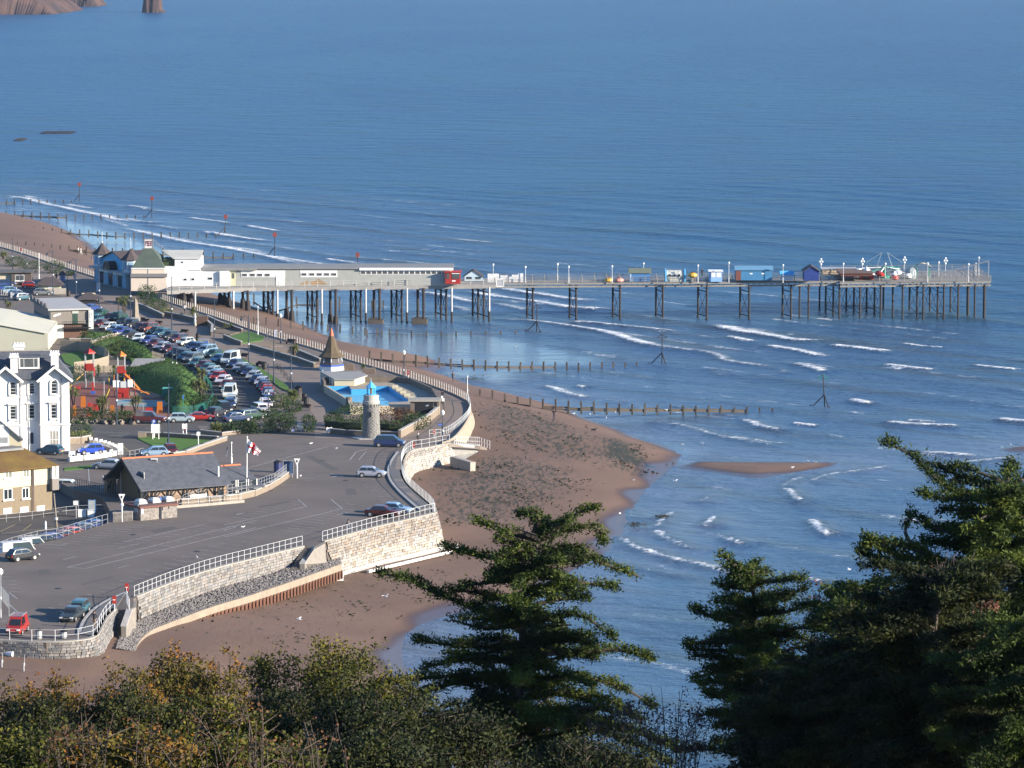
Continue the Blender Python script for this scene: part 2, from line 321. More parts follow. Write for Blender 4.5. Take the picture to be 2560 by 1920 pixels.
FOAM=[
('N',[(0,213),(150,243),(300,278),(450,315),(600,345),(700,372),(900,388)],9,1),('N',[(400,272),(480,288),(560,300)],5,.9),('N',[(780,290),(840,296),(900,306)],5,1),
('N',[(130,220),(170,226),(215,238)],5,.9),('N',[(100,38),(150,36),(230,42)],16,.7),
('N',[(1130,352),(1180,360),(1300,375),(1420,398)],5,1),('N',[(1495,405),(1560,418),(1640,432),(1700,445)],5,1),('N',[(760,362),(850,385),(1000,390)],5,.8),
('N',[(720,410),(860,450),(1000,480),(1150,510),(1300,530),(1450,555),(1600,590),(1750,625),(1900,655)],10,.95),('N',[(1230,438),(1300,452),(1400,468),(1550,492),(1660,502)],7,1.1),
('N',[(1640,590),(1800,620),(1900,640),(2050,650)],7,.9),('N',[(860,402),(960,408),(1100,430)],4,.7),('N',[(1980,605),(2060,620),(2200,640)],6,.9),('N',[(620,360),(740,400),(800,415)],6,.7),('N',[(1300,530),(1500,545),(1620,575)],6,.8),
('H',[(330,80),(500,108),(640,130),(780,163)],7,.9),('H',[(700,75),(800,95),(900,115),(1100,140),(1300,180),(1500,212),(1900,205)],11,1.05),('H',[(930,58),(1100,88),(1250,105),(1400,130),(1620,150)],8,1),
('H',[(900,168),(1020,182),(1150,212)],5,.8),('H',[(600,180),(700,200),(780,240)],5,.8),('H',[(900,278),(1200,290),(1400,320),(1600,352),(1760,385),(1840,420),(2000,455),(2212,482)],7,1),
('H',[(1380,290),(1600,303),(1800,322),(2000,340),(2212,360)],7,.95),
('I',[(400,38),(520,62),(600,75),(750,95),(900,125),(1100,118)],8,1.1),('I',[(500,95),(560,115),(650,130)],6,1),('I',[(690,148),(800,165),(900,180),(1000,205),(1070,218)],7,1),
('I',[(1080,145),(1160,158),(1250,165),(1350,180),(1450,187)],7,1.15),('I',[(1510,138),(1570,155),(1650,165),(1780,160)],7,1),('I',[(0,142),(250,175),(400,192),(460,215),(490,240),(640,255),(800,282)],5,.8),
('I',[(870,253),(960,272),(1060,300)],6,1),('I',[(1390,260),(1550,282),(1700,295)],7,1.1),('I',[(1900,262),(1960,272),(2050,280),(2180,292)],7,1.1),('I',[(1205,465),(1260,478),(1330,490)],6,1.15),
('I',[(870,598),(930,608),(1020,615)],6,1.1),('I',[(90,590),(200,602),(300,625),(420,665),(550,690),(700,715),(850,737)],4,.75),('I',[(480,672),(650,695),(750,712),(880,722)],3.5,.8),('I',[(570,577),(630,598),(680,620),(760,635),(850,645)],5,.95),
('I',[(1380,593),(1470,603),(1600,612),(1750,618),(1870,622)],6,1),('I',[(1520,588),(1620,592),(1700,600)],4,.9),('I',[(2045,573),(2110,583),(2212,592),(2400,600)],6,1.1),('I',[(1570,772),(1700,772),(1800,778),(1950,792)],5,.95),
('I',[(1700,852),(1780,840),(1900,826),(2050,808),(2212,790)],4,.8),('I',[(980,948),(1030,915),(1100,892),(1220,878),(1350,860),(1500,838)],3,.7),('I',[(820,972),(880,1000),(905,1045),(960,1060)],4,1.0),
('I',[(960,1152),(1000,1165),(1030,1205),(1075,1237),(1120,1250)],3.5,1.1),('I',[(490,1260),(520,1275),(560,1285),(600,1300)],3,1),('I',[(90,1212),(130,1240),(200,1290),(300,1320),(380,1340)],2.5,.75),('I',[(385,1195),(410,1165),(445,1135)],3,1),
('I',[(0,1308),(60,1335),(150,1370),(280,1400),(400,1430),(560,1482)],2.5,.85),('I',[(960,1490),(1000,1500),(1040,1517)],2.5,1),('I',[(330,1388),(390,1400),(450,1422),(520,1440)],2,.6),('I',[(830,975),(860,940),(920,915),(1000,905)],2.5,.7),
('I',[(90,1210),(140,1150),(205,1105)],2.5,.8),('I',[(350,1060),(390,1030),(430,1005)],2.5,.6),('I',[(200,493),(260,512),(380,530)],3,.6),('I',[(440,538),(490,548),(560,560)],3,.6),('I',[(390,288),(440,298),(455,325)],3,.5),('I',[(800,282),(840,298),(820,312)],3,.6),
('H',[(1260,730),(1330,755),(1400,782),(1480,800),(1560,822)],5,.95),('H',[(1500,733),(1530,742),(1560,745)],4,.9),('H',[(1690,830),(1760,845),(1850,850)],3,.6),('H',[(2000,982),(2100,995),(2212,1010)],3,.7),
('T',[(1540,285),(1580,325),(1650,365),(1720,390),(1800,415),(1900,440),(1991,460)],3,.9),('T',[(1600,125),(1605,150),(1650,190)],2,.5),('T',[(1750,250),(1800,200),(1870,145)],2.5,.8),('T',[(1750,250),(1780,285),(1860,320),(1930,340)],2.5,.8),
('T',[(1415,420),(1560,450),(1700,490),(1850,515),(1991,545)],2,.5),('N',[(0,305),(60,310),(150,318)],5,.6)]
CALM=[gs('p',p,0)for p in([(500,690),(620,735),(717,741),(880,810),(1000,832),(1157,833),(1330,860),(1486,895),(1480,912),(1300,916),(1100,914),(900,880),(820,850),(700,800),(560,755)],[(1120,920),(1300,925),(1250,960),(1090,935)],[(140,545),(260,575),(400,620),(497,655),(400,690),(250,640),(150,570)],[(1590,1085),(1760,1125),(1700,1160),(1660,1110)])]
def swells(X,Y):
 a=0
 u=X*.76+Y*.65+9*(vnoise(X,Y,60,11)-.5)+3*(vnoise(X,Y,21,12)-.5)
 for L_,am,s_ in((17,.22,0),(26,.28,1.3),(9.5,.08,2.1)):
  ph=2*math.pi*u/L_+s_;a=a+am*(np.exp(1.4*(np.sin(ph)-1))-.35)*(.3+1.1*vnoise(X,Y,40+L_,int(L_)))
 return a
def build_sea():
 x0,x1,y0,y1=-170,170,330,1260
 X,Y,Qd=grid(x0,x1,.68,y0,y1,1.0)
 fo=np.zeros(X.shape);ri=np.zeros(X.shape);nn=vnoise(X,Y,2.2,5);n2=vnoise(X,Y,7,8)
 for f_,pts,wd,st in FOAM:
  W_=[g(f_,x,y,0)for x,y in pts];a=np.array([(p.x,p.y)for p in W_])
  wd*=min(1,(12.5/px_of(W_[0]))**3)
  a=np.array([(p.x,p.y)for p in resample([Vector((p[0],p[1],0))for p in smooth_path([Vector((*p,0))for p in a],2)],2.0)])
  lo,hi=a.min(0)-30,a.max(0)+30
  ix=np.where((X[0]>lo[0])&(X[0]<hi[0]))[0];iy=np.where((Y[:,0]>lo[1])&(Y[:,0]<hi[1]))[0]
  if not len(ix)or not len(iy):continue
  sl_=np.s_[iy[0]:iy[-1]+1,ix[0]:ix[-1]+1];x,y=X[sl_],Y[sl_]
  best=np.full(x.shape,1e9);sd=np.zeros(x.shape);tt=np.zeros(x.shape);N_=len(a)-1
  for i,(p,r_)in enumerate(zip(a,a[1:])):
   e=r_-p;L2=max(e@e,1e-9);t=np.clip(((x-p[0])*e[0]+(y-p[1])*e[1])/L2,0,1);dx=x-p[0]-t*e[0];dy=y-p[1]-t*e[1];dd=np.hypot(dx,dy)
   sgn=np.sign(dx*.6+dy*.8);m_=dd<best;best=np.where(m_,dd,best);sd=np.where(m_,sgn,sd);tt=np.where(m_,(i+t)/N_,tt)
  en=np.clip(np.minimum(tt,1-tt)*7,0,1)**.6 if len(pts)>2 else 1
  k=nn[sl_]*.8+n2[sl_]*.6
  wv=np.where(sd>0,np.exp(-(best/(wd*.62*(.25+k)))**1.3),np.exp(-(best/1.0)**2))
  fo[sl_]=np.maximum(fo[sl_],wv*st*en);fo[sl_]=np.maximum(fo[sl_],np.where(sd>0,np.exp(-best/(wd*2.2+2)),0)*.5*st*en*(.3+nn[sl_]*.9));ri[sl_]=np.maximum(ri[sl_],.42*st*en*np.exp(-(np.where(sd>0,best/2.6,best/1.3))**2))
 bz,d=beach_h(X,Y);calm=np.zeros(X.shape)
 for P_ in CALM:calm=np.maximum(calm,sst(-5,3,sdist(X,Y,P_)))
 calm0=calm;calm=np.maximum(calm,.5*(1-sst(8,75,-d))*(.4+.6*vnoise(X,Y,30,91)));edge=sst(0,40,np.minimum(np.minimum(X-x0,x1-X),np.minimum(Y-y0,y1-Y)))
 h=(swells(X,Y)*sst(2,40,-d)*(1-.95*calm0)+ri*(1-calm0))*edge
 u_=X*.76+Y*.65+9*(vnoise(X,Y,60,11)-.5)+3*(vnoise(X,Y,21,12)-.5);tr_=X*-.65+Y*.76
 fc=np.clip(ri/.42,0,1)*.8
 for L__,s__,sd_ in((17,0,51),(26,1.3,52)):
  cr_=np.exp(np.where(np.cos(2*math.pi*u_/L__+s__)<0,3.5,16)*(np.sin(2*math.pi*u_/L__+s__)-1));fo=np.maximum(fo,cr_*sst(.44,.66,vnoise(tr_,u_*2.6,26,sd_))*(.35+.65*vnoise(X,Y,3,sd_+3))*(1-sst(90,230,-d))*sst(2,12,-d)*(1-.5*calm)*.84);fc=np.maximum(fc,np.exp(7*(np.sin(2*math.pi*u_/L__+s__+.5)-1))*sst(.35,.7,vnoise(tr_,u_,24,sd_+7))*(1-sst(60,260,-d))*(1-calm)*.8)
 lap=np.exp(-np.abs(d+1.0)/1.2)*(vnoise(X,Y,6,21)>.45)*.45*(1-calm);fo=np.maximum(fo,lap)
 fo=np.maximum(fo,.30*sst(.62,.9,vnoise(X,Y,5,31)*.6+vnoise(X,Y,16,32)*.5)*(1-sst(40,110,-d))*(1-calm))
 k=(bz.ravel()<.9)[Qd].any(1)
 V,Q2,A=compact(np.stack([X.ravel(),Y.ravel(),h.ravel()],1),Qd[k],dict(foam=fo.ravel(),calm=calm.ravel(),face=fc.ravel(),shallow=((1-sst(0,25,-d))*.55+(1-sst(20,210,-d))*.5).ravel()))
 n0=len(V);gx=[-30000,-9000,-3000,-1200,-500,x0,x1,500,1200,3000,9000,30000];gy=[-9000,-2500,-500,y0,y1,1500,2200,4000,9000,20000,45000]
 VX=[(a,b,0)for b in gy for a in gx];FX=[]
 for j in range(len(gy)-1):
  for i in range(len(gx)-1):
   if gx[i]>=x0 and gx[i+1]<=x1 and gy[j]>=y0 and gy[j+1]<=y1:continue
   o=j*len(gx)+i;FX.append((n0+o,n0+o+1,n0+o+1+len(gx),n0+o+len(gx)))
 V=np.vstack([V,np.array(VX)]);Q2=np.vstack([Q2,np.array(FX)]);A={k_:np.concatenate([a_,np.zeros(len(VX))])for k_,a_ in A.items()}
 m=bpy.data.materials.new('sea_water');m.use_nodes=True;n=m.node_tree.nodes;l=m.node_tree.links;P_=n['Principled BSDF']
 tc=n.new('ShaderNodeTexCoord')
 def att(s_):x=n.new('ShaderNodeAttribute');x.attribute_name=s_;return x.outputs['Fac']
 def nz(sc,det,scl=(1,1,1),rot=0,ro=.6):
  mp=n.new('ShaderNodeMapping');mp.inputs['Scale'].default_value=scl;mp.inputs['Rotation'].default_value=(0,0,rot);l.new(tc.outputs['Object'],mp.inputs[0])
  x=n.new('ShaderNodeTexNoise');x.inputs['Scale'].default_value=sc;x.inputs['Detail'].default_value=det;x.inputs['Roughness'].default_value=ro;l.new(mp.outputs[0],x.inputs['Vector']);return x.outputs[0]
 def mr(src,a,b,c=0,d_=1):
  x=n.new('ShaderNodeMapRange');x.inputs[1].default_value=a;x.inputs[2].default_value=b;x.inputs[3].default_value=c;x.inputs[4].default_value=d_;l.new(src,x.inputs[0]);return x.outputs[0]
 def mix(f_,a,b):
  x=n.new('ShaderNodeMix');x.data_type='RGBA';l.new(f_,x.inputs[0])
  for i,s_ in((6,a),(7,b)):
   if isinstance(s_,tuple):x.inputs[i].default_value=s_+(1,)
   else:l.new(s_,x.inputs[i])
  return x.outputs[2]
 def mth(op,a,b):
  x=n.new('ShaderNodeMath');x.operation=op
  for i,s_ in((0,a),(1,b)):
   if isinstance(s_,(int,float)):x.inputs[i].default_value=s_
   else:l.new(s_,x.inputs[i])
  return x.outputs[0]
 c=mix(mr(nz(.006,5,(1,.5,1)),.35,.65),SEA1,SEA2)
 c=mix(mr(nz(.05,6,(.5,1,1),.5),.5,.72),c,SEA3)
 sh=att('shallow');c=mix(mth('MULTIPLY',mr(sh,.1,1),mr(nz(.09,5),.3,.7,.45,1)),c,(.105,.135,.205))  # paler base colour inshore, painted in for the weaker sky reflection there
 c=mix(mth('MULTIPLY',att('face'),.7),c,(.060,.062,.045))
 fn=mth('ADD',att('foam'),mr(nz(1.2,9,(.7,1,1),.3,.85),.25,.75,-.85,.5))
 fm=mr(fn,.38,.80)
 c=mix(fm,c,(.80,.80,.78));l.new(c,P_.inputs['Base Color'])
 cl=att('calm');rr=mth('SUBTRACT',.34,mth('MULTIPLY',cl,.22));l.new(mth('MAXIMUM',rr,mth('MULTIPLY',fm,.8)),P_.inputs['Roughness']);P_.inputs['IOR'].default_value=1.33;P_.inputs['Specular IOR Level'].default_value=.5
 hh=mth('ADD',mth('MULTIPLY',nz(.35,6,(.75,1,1),.55,.62),1.0),mth('MULTIPLY',nz(.07,4,(.6,1.2,1),.6),3.0))
 hh=mth('ADD',hh,mth('MULTIPLY',nz(1.6,5,(.8,1,1),.4,.7),.28));
 bu=n.new('ShaderNodeBump');bu.inputs['Distance'].default_value=1.0;l.new(mth('SUBTRACT',SEAB,mth('MULTIPLY',cl,SEAB*.88)),bu.inputs['Strength']);l.new(hh,bu.inputs['Height']);l.new(bu.outputs[0],P_.inputs['Normal'])
 tag(put('sea',arrmesh('sea',V,Q2,m,True,A)),'blue sea with low swells and foam lines breaking on the beach',kind='structure')
SEA1,SEA2,SEA3,SEAB=(.008,.055,.135),(.015,.078,.155),(.018,.060,.085),1.3
build_sea()
def hill_h(X,Y):
 z=np.interp(Y,[-400,-20,0,10,60,130,250,335,352],[78.2,78.2,78.0,72.5,46,27,8,1.5,-1.5])
 z=z+np.interp(Y,[20,60,110,200,300,352],[0,5,8,3,0,0])*(1-sst(-25,15,X))
 k=.6*np.clip(Y/60,0,1);return z+(vnoise(X,Y,14,41)-.5)*2.5*k+(vnoise(X,Y,4,42)-.5)*.8*k
def build_hill():
 X,Y,Qd=grid(-280,280,4,-400,352,4);z=hill_h(X,Y)
 soil=mat('hillside_scrub',(.045,.05,.02),(.075,.06,.035),.5,.95,.8,3)
 tag(put('hillside',arrmesh('hillside',np.stack([X.ravel(),Y.ravel(),z.ravel()],1),Qd,soil,True)),'steep overgrown hillside falling from the viewpoint',kind='structure')
build_hill()
tarmac=mat('tarmac',(.108,.090,.077),(.158,.130,.110),.11,.92,.12,6,contrast=.22)
roadtar=mat('road_tarmac',(.07,.063,.058),(.088,.079,.072),.2,.92,.1,6)
paving=mat('pink_grey_paving',(.18,.14,.112),(.225,.175,.14),.25,.9,.1,5,contrast=.2)
palepath=mat('pale_concrete_path',(.20,.165,.135),(.25,.205,.17),.3,.9)
lawnm=mat('lawn_grass',(.055,.13,.018),(.085,.16,.025),.6,.95,.6,8)
soilm=mat('flowerbed_soil',(.20,.16,.11),(.13,.10,.07),.5,.95,.5,6)
b=MB();b.prism(LAND,-1,ZL);tag(b.build('car_park',tarmac),'tarmac quay and car park above the beach',kind='structure')
LANE=gs('p',[(-1500,1130),(300,1130),(300,1330),(145,1400),(0,1440),(-1500,1480)],4.3)
sheet('lane',LANE,4.3,roadtar,5,label='sunken lane and slipway behind the railing')
PROMS=W([('d',0,520),('A',0,205),('A',240,275),('A',480,360),('A',800,462),('A',1280,626),('A',1440,682),('E',0,838),('E',220,922),('E',440,992),('E',640,1047),('E',850,1107),('E',1040,1177),('E',1200,1222),('E',1400,1277),('E',1560,1327),('E',1690,1372),('E',1850,1427),('E',2000,1487),('E',2100,1545),('F',2122,475),('F',2130,530),('F',2100,600),('F',2050,678),('F',1985,758),('F',1760,820),('F',1640,835),
('F',1500,775),('F',1180,755),('F',785,742),('F',780,600),('p',770,1020),('p',745,985),('p',722,962),('p',655,925),('p',608,905),('p',560,885),('p',492,856),('p',388,824),('p',231,775),('p',150,740),('p',-200,640),('p',-300,560)])
sheet('promenade',PROMS,ZL+.006,paving,label='wide pinkish paved promenade curving along the beach')
ROADP=gs('p',[(175,1058),(350,1060),(520,1065),(600,1075),(600,1045),(700,985),(660,935),(600,905),(492,858),(388,826),(231,778),(150,745),(90,745),(100,790),(240,800),(290,850),(380,880),(440,910),(500,950),(530,1000),(530,1035),(440,1050),(350,1040),(175,1043)])
sheet('road',ROADP,ZL+.01,roadtar,label='dark tarmac road lined with queued cars')
ROAD2=W([('B',610,770),('B',1700,770),('B',1750,830),('B',1210,850),('B',1180,900),('B',1420,990),('B',1240,1060),('B',1100,1000),('B',880,910),('B',700,850),('B',610,840)])
sheet('road',ROAD2,ZL+.014,roadtar,label='side road curving past the white villa')
def strip(name,pts,wd,z,m,th=.12,kind='structure',side=0,label=None):
 pts=[Vector(p)for p in pts];L_,R_=[],[]
 for i,p in enumerate(pts):
  a=pts[max(0,i-1)];c=pts[min(len(pts)-1,i+1)];d=(c-a);n_=Vector((-d.y,d.x,0)).normalized()*wd
  L_.append(p+n_*(.5+side));R_.append(p-n_*(.5-side))
 bb=MB();vs=[];fs=[]
 for a,c in zip(L_,R_):vs+=[(a.x,a.y,z),(c.x,c.y,z),(a.x,a.y,z-th),(c.x,c.y,z-th)]
 for i in range(len(pts)-1):
  o=4*i;fs+=[(o,o+1,o+5,o+4),(o+2,o,o+4,o+6),(o+1,o+3,o+7,o+5)]
 bb.add(vs,fs);return tag(bb.build(name,m),label,kind=kind)
kerbm=mat('kerb_stone',(.42,.40,.37),(.3,.28,.26),2,.85)
K1=W([('F',1500,868),('F',1440,950),('F',1415,1030),('F',1430,1110),('F',1510,1210),('F',1620,1310),('F',1695,1370)])
PV=W([('F',1580,878),('F',1550,940),('F',1545,1000),('F',1560,1080),('F',1600,1150),('F',1700,1240),('F',1810,1340)])
b=MB();poly=[p for p in K1]+[p for p in reversed(PV)];b.prism([(p.x,p.y)for p in poly],ZL-.2,ZL+.12);tag(b.build('pavement',mat('dark_pavement',(.12,.115,.11),(.16,.15,.145),.3,.9)),'raised footway along the curved quay',kind='structure')
strip('kerb',smooth_path(K1),.3,ZL+.15,kerbm,.2)
K2=smooth_path(W([('C',690,1200),('C',700,1120),('C',760,1030),('C',850,950),('C',980,880),('C',1085,840)]))
strip('kerb',K2,.3,ZL+.15,kerbm,.2)
pv2=W([('C',690,1200),('C',700,1120),('C',760,1030),('C',850,950),('C',980,880),('C',1085,840),('C',1000,975),('C',915,1055),('C',870,1145),('C',835,1215)])
b=MB();b.prism([(p.x,p.y)for p in pv2],ZL-.2,ZL+.12);tag(b.build('pavement',MT['dark_pavement']),'raised footway round the quay corner',kind='structure')
for n_ in((('F',1475,1020),('F',1545,1025),('F',1530,900),('F',1500,905)),(('F',1470,1105),('F',1545,1108),('F',1555,1125),('F',1480,1122)),(('F',1505,1170),('F',1580,1172),('F',1595,1187),('F',1515,1184)),(('F',1555,1220),('F',1625,1222),('F',1690,1290),('F',1640,1290))):
 sheet('pavement_patch',W(n_),ZL+.126,palepath)
linem=mat('road_paint',(.42,.41,.40),(.20,.195,.19),1.5,.8,contrast=.2)
faint=mat('worn_road_paint',(.36,.34,.32),(.16,.15,.14),1.2,.85,contrast=.15)
def lines(segs,wd=.12,m=linem,z=ZL+.018,parent=None,name='parking_lines'):
 bb=MB()
 for a,c in segs:
  d=(c-a);n_=Vector((-d.y,d.x,0)).normalized()*wd*.5;n_.z=0
  bb.add([(p.x,p.y,z)for p in(a-n_,c-n_,c+n_,a+n_)],[(0,1,2,3)])
 return tag(bb.build(name,m),kind='structure')
def fan(f,A_,B_,n,tip,m=faint,wd=.17):
 out=[]
 for i in range(n):
  t=i/(n-1);x=A_[0]+(B_[0]-A_[0])*t;y=A_[1]+(B_[1]-A_[1])*t
  dx=tip[0][0]+(tip[1][0]-tip[0][0])*t;dy=tip[0][1]+(tip[1][1]-tip[0][1])*t
  out.append((g(f,x,y),g(f,x+dx,y+dy)))
 lines(out,wd,m)
def pl(f,pts):return[(g(f,*a),g(f,*c))for a,c in zip(pts,pts[1:])]
lines(pl('C',[(580,617),(2212,213)])+pl('C',[(735,627),(2212,275)])+pl('C',[(1060,400),(1780,243)])+pl('C',[(1020,455),(1205,412)])+pl('C',[(545,552),(655,525)])+pl('C',[(1012,625),(1115,600)])+pl('C',[(580,617),(735,627)])+pl('C',[(2040,160),(2145,140)])+pl('C',[(78,835),(148,890)])+pl('C',[(80,938),(152,1003)])+pl('C',[(515,1098),(550,1045)]),.16)
lines(pl('F',[(640,1275),(712,1337)])+pl('F',[(925,1275),(1022,1355),(-0,1600)])+pl('F',[(712,1337),(0,1495)])+pl('F',[(0,1540),(120,1510)])+pl('F',[(970,1412),(1070,1388)])+pl('F',[(105,1408),(213,1383)])+pl('F',[(180,1010),(895,818)])+pl('F',[(20,905),(35,820)])+pl('F',[(1085,935),(1140,865),(1240,838)])+pl('F',[(1165,932),(1225,862)])+pl('F',[(890,793),(1035,810)]),.16)
fan('C',(480,975),(2190,405),21,((-55,-8),(-240,-30)));fan('C',(560,455),(1500,225),14,((-230,-14),(-200,-10)))
fan('C',(1000,610),(1500,470),2,((-30,-6),(-30,-6)))
fan('F',(1440,935),(1430,1010),5,((-280,-3),(-250,-3)));fan('F',(1340,860),(1470,905),4,((-130,-3),(-290,-3)))
fan('F',(1300,1105),(1590,1350),17,((-160,-12),(-190,-15)));fan('F',(1210,1330),(690,1560),13,((-160,-18),(-200,-22)))
fan('F',(780,820),(420,1060),15,((-230,-10),(-210,-8)));fan('F',(880,1060),(640,1160),9,((-250,-6),(-230,-5)))
fan('C',(1860,270),(1020,455),12,((-180,-16),(-190,-10)));fan('C',(2212,240),(1240,500),9,((-150,-14),(-150,-12)))
fan('C',(60,640),(210,830),7,((-90,-6),(-170,-4)));fan('F',(700,1300),(200,1440),9,((-120,-10),(-130,-12)))
fan('B',(690,1180),(840,1290),4,((-160,-20),(-190,0)));lines(pl('B',[(762,1130),(772,1270)])+pl('B',[(1950,1040),(1970,955)])+pl('B',[(2000,1100),(2000,930)])+pl('B',[(780,835),(790,855)])+pl('B',[(800,828),(1120,840)])+pl('B',[(940,862),(1100,855)]),.14)
pat_=mat('tarmac_patch',(.085,.075,.068),(.11,.098,.088),1.5,.95)
for f_,q_ in(('C',((1300,300),(1500,262),(1540,280),(1345,322))),('F',((1050,1180),(1130,1178),(1150,1230),(1060,1236))),('F',((300,1330),(560,1290),(566,1302),(306,1344))),('C',((700,760),(980,690),(990,700),(708,772))),('F',((700,900),(760,895),(1010,1020),(930,1025))),('C',((330,640),(420,628),(440,670),(340,684))),('B',((1250,790),(1400,788),(1410,806),(1255,810)))):sheet('tarmac_patch',[(p.x,p.y)for p in gs(f_,q_)],ZL+.0155 if f_=='B' else ZL+.008,pat_)
for f_,x,y in(('C',1150,335),('F',1050,1110),('F',850,940),('C',500,800),('F',400,1200),('B',1000,830),('C',1700,480)):
 b=MB();b.lathe([(.38,0),(.38,.012)],12,tuple(g(f_,x,y)+Vector((0,0,.006))));tag(b.build('manhole_cover',black),kind='structure')
fan('C',(60,1080),(330,1075),2,((-60,10),(300,5)))
yel=mat('worn_yellow_paint',(.42,.33,.14),(.3,.24,.12),1,.85)
lines(pl('C',[(0,225),(130,165)])+pl('C',[(190,222),(270,165)])+pl('C',[(590,165),(640,140)])+pl('C',[(0,245),(640,165)]),.14,yel,4.31)
lines(pl('C',[(340,425),(575,420),(540,428),(340,415)]),.12,linem)
lines(pl('B',[(880,905),(1050,945),(1120,1000),(1140,1060)]),.12,mat('yellow_line',(.35,.28,.12),r=.9),ZL+.02)
lines(pl('F',[(920,1050),(1040,1085),(1000,1060),(940,1085)]),.18,linem)
# ================================================================ sea walls, built stone by stone
def block_mesh(nm,m,seed):
 r=random.Random(seed);b=MB();c=.5;k=.42;vs=[]
 for y,h in((.5,c),(-.42,c),(-.5,k)):
  for sx,sz in((-1,-1),(1,-1),(1,1),(-1,1)):vs.append((sx*h+r.uniform(-.03,.03),y+(r.uniform(-.08,.08)if y<-.45 else 0),sz*h+r.uniform(-.03,.03)))
 fs=[(8,9,10,11)]+[(a+o,(a+1)%4+o,(a+1)%4+o+4,a+o+4)[::-1]for o in(0,4)for a in range(4)]
 b.add(vs,fs);return b.mesh(nm,m)
limewash=mat('limewashed_stone',(.36,.345,.32),(.27,.25,.23),1.4,.85,.3,oc=True)
BLK={m.name:[block_mesh('stone',m,i)for i in range(4)]for m in(stone,limewash)}
def stone_wall(name,label,top,base,course,length,mats,parent=None,nmax=300,rag=.15,tint=(1,1,1),cap=.25,z_top=ZL,group=None,flip=False):
 """top, base: matching lists of points along the wall; face is laid in courses of single stones"""
 top=[Vector(p)for p in top];base=[Vector(p)for p in base]
 root=thing(name,label,'wall',tuple(top[0]),group=group)if parent is None else parent;O=top[0]if parent is None else Vector((0,0,0))
 ts=[0]
 for a,c in zip(top,top[1:]):ts.append(ts[-1]+(c-a).length)
 T=ts[-1]
 def at(t,h):
  t=min(max(t,0),T);i=max(0,min(len(ts)-2,next((k for k in range(len(ts)-1)if ts[k+1]>=t),len(ts)-2)))
  f_=(t-ts[i])/max(ts[i+1]-ts[i],1e-6);a=top[i].lerp(top[i+1],f_);c=base[i].lerp(base[i+1],f_);return a.lerp(c,h),(top[i+1]-top[i]).normalized(),(a-c).length,(c-a)
 core=MB();vs=[];N_=40
 sgn=-1 if flip else 1
 for i in range(N_+1):
  p,d,H_,_=at(T*i/N_,0);c,*_=at(T*i/N_,1);nrm=Vector((d.y,-d.x,0))*sgn
  vs+=[tuple(p-O-nrm*.06),tuple(c-O-nrm*.06),tuple(p-O-nrm*.6),tuple(c-O-nrm*.6)]
 core.add(vs,[(4*i,4*i+1,4*i+5,4*i+4)for i in range(N_)]+[(4*i,4*i+4,4*i+6,4*i+2)for i in range(N_)]);core.build('wall_core',mortar,root)
 if cap:
  cp=MB();vs=[]
  for i in range(N_+1):
   p,d,H_,_=at(T*i/N_,0);nrm=Vector((d.y,-d.x,0))*sgn
   for o,zz in((.08,0),(.08,.14),(-.5,.14),(-.5,0)):q_=p-O+nrm*o;vs.append((q_.x,q_.y,q_.z+zz-.02))
  cp.add(vs,[(4*i+j,4*i+(j+1)%4,4*i+4+(j+1)%4,4*i+4+j)for i in range(N_)for j in range(4)]+[(0,1,2,3),(4*N_+3,4*N_+2,4*N_+1,4*N_)]);cp.build('coping',concrete,root)
 H0=max(at(T*i/20,0)[2]for i in range(21));rows=max(1,round(H0/course));made=[];
 for r_ in range(rows):
  t=-random.random()*length*.5;hf=(r_+.5)/rows
  while t<T:
   L_=length*random.uniform(1-rag*2,1+rag*2);p,d,H_,down=at(t+L_/2,hf);hh=H_/rows
   if t+L_<=T+.3 and t>-.1:made.append((p,d,L_,hh,down,hf))
   t+=L_
 made.sort(key=lambda a:-a[2]*a[3]*px_of(a[0])**2*(1+.2*random.random()))
 def place(a):
  p,d,L_,hh,down,hf=a;nrm=Vector((d.y,-d.x,0))*sgn;m_=mats(hf,p);up=-down.normalized();X_=d*(1 if not flip else-1);Y_=-nrm
  Z_=X_.cross(Y_).normalized();Z_=up;pos=p+nrm*random.uniform(-.02,.05)
  M_=Matrix(((X_.x*(L_-.035),Y_.x*.3,Z_.x*(hh-.035),0),(X_.y*(L_-.035),Y_.y*.3,Z_.y*(hh-.035),0),(X_.z*(L_-.035),Y_.z*.3,Z_.z*(hh-.035),0),(0,0,0,1)));M_.translation=pos-O
  g_=random.uniform(.62,1.18);wm=random.uniform(-.06,.08);return m_,M_,(g_*tint[0]*(1+wm),g_*tint[1],g_*tint[2]*(1-wm))
 for a in made[:nmax]:
  m_,M_,c_=place(a);o=bpy.data.objects.new('stone',random.choice(BLK[m_.name]));COL.objects.link(o);o.parent=root;o.matrix_local=M_;o.color=c_+(1,)
 rest={}
 for a in made[nmax:]:
  m_,M_,c_=place(a);me=random.choice(BLK[m_.name]);b=rest.setdefault(m_.name,MB());b.add([M_@v_.co for v_ in me.vertices],[tuple(f_.vertices)for f_ in me.polygons])
 for k,b in rest.items():tag(b.build('stones',MT[k],root),kind='stuff')
 return root
def drop(pts,zs,out=.35,flip=False):
 o=[]
 for i,p in enumerate(pts):
  a=pts[max(0,i-1)];c=pts[min(len(pts)-1,i+1)];d=(c-a).normalized();z=zs[0]+(zs[1]-zs[0])*i/(len(pts)-1)if len(zs)==2 else zs[i]
  n_=Vector((d.y,-d.x,0))*(-1 if flip else 1);o.append(Vector((p.x+n_.x*out,p.y+n_.y*out,z)))
 return o
ash=lambda hf,p:stone
q1=smooth_path(W(QUAY1),2);q1=[p for p in q1 if p.x>-58]
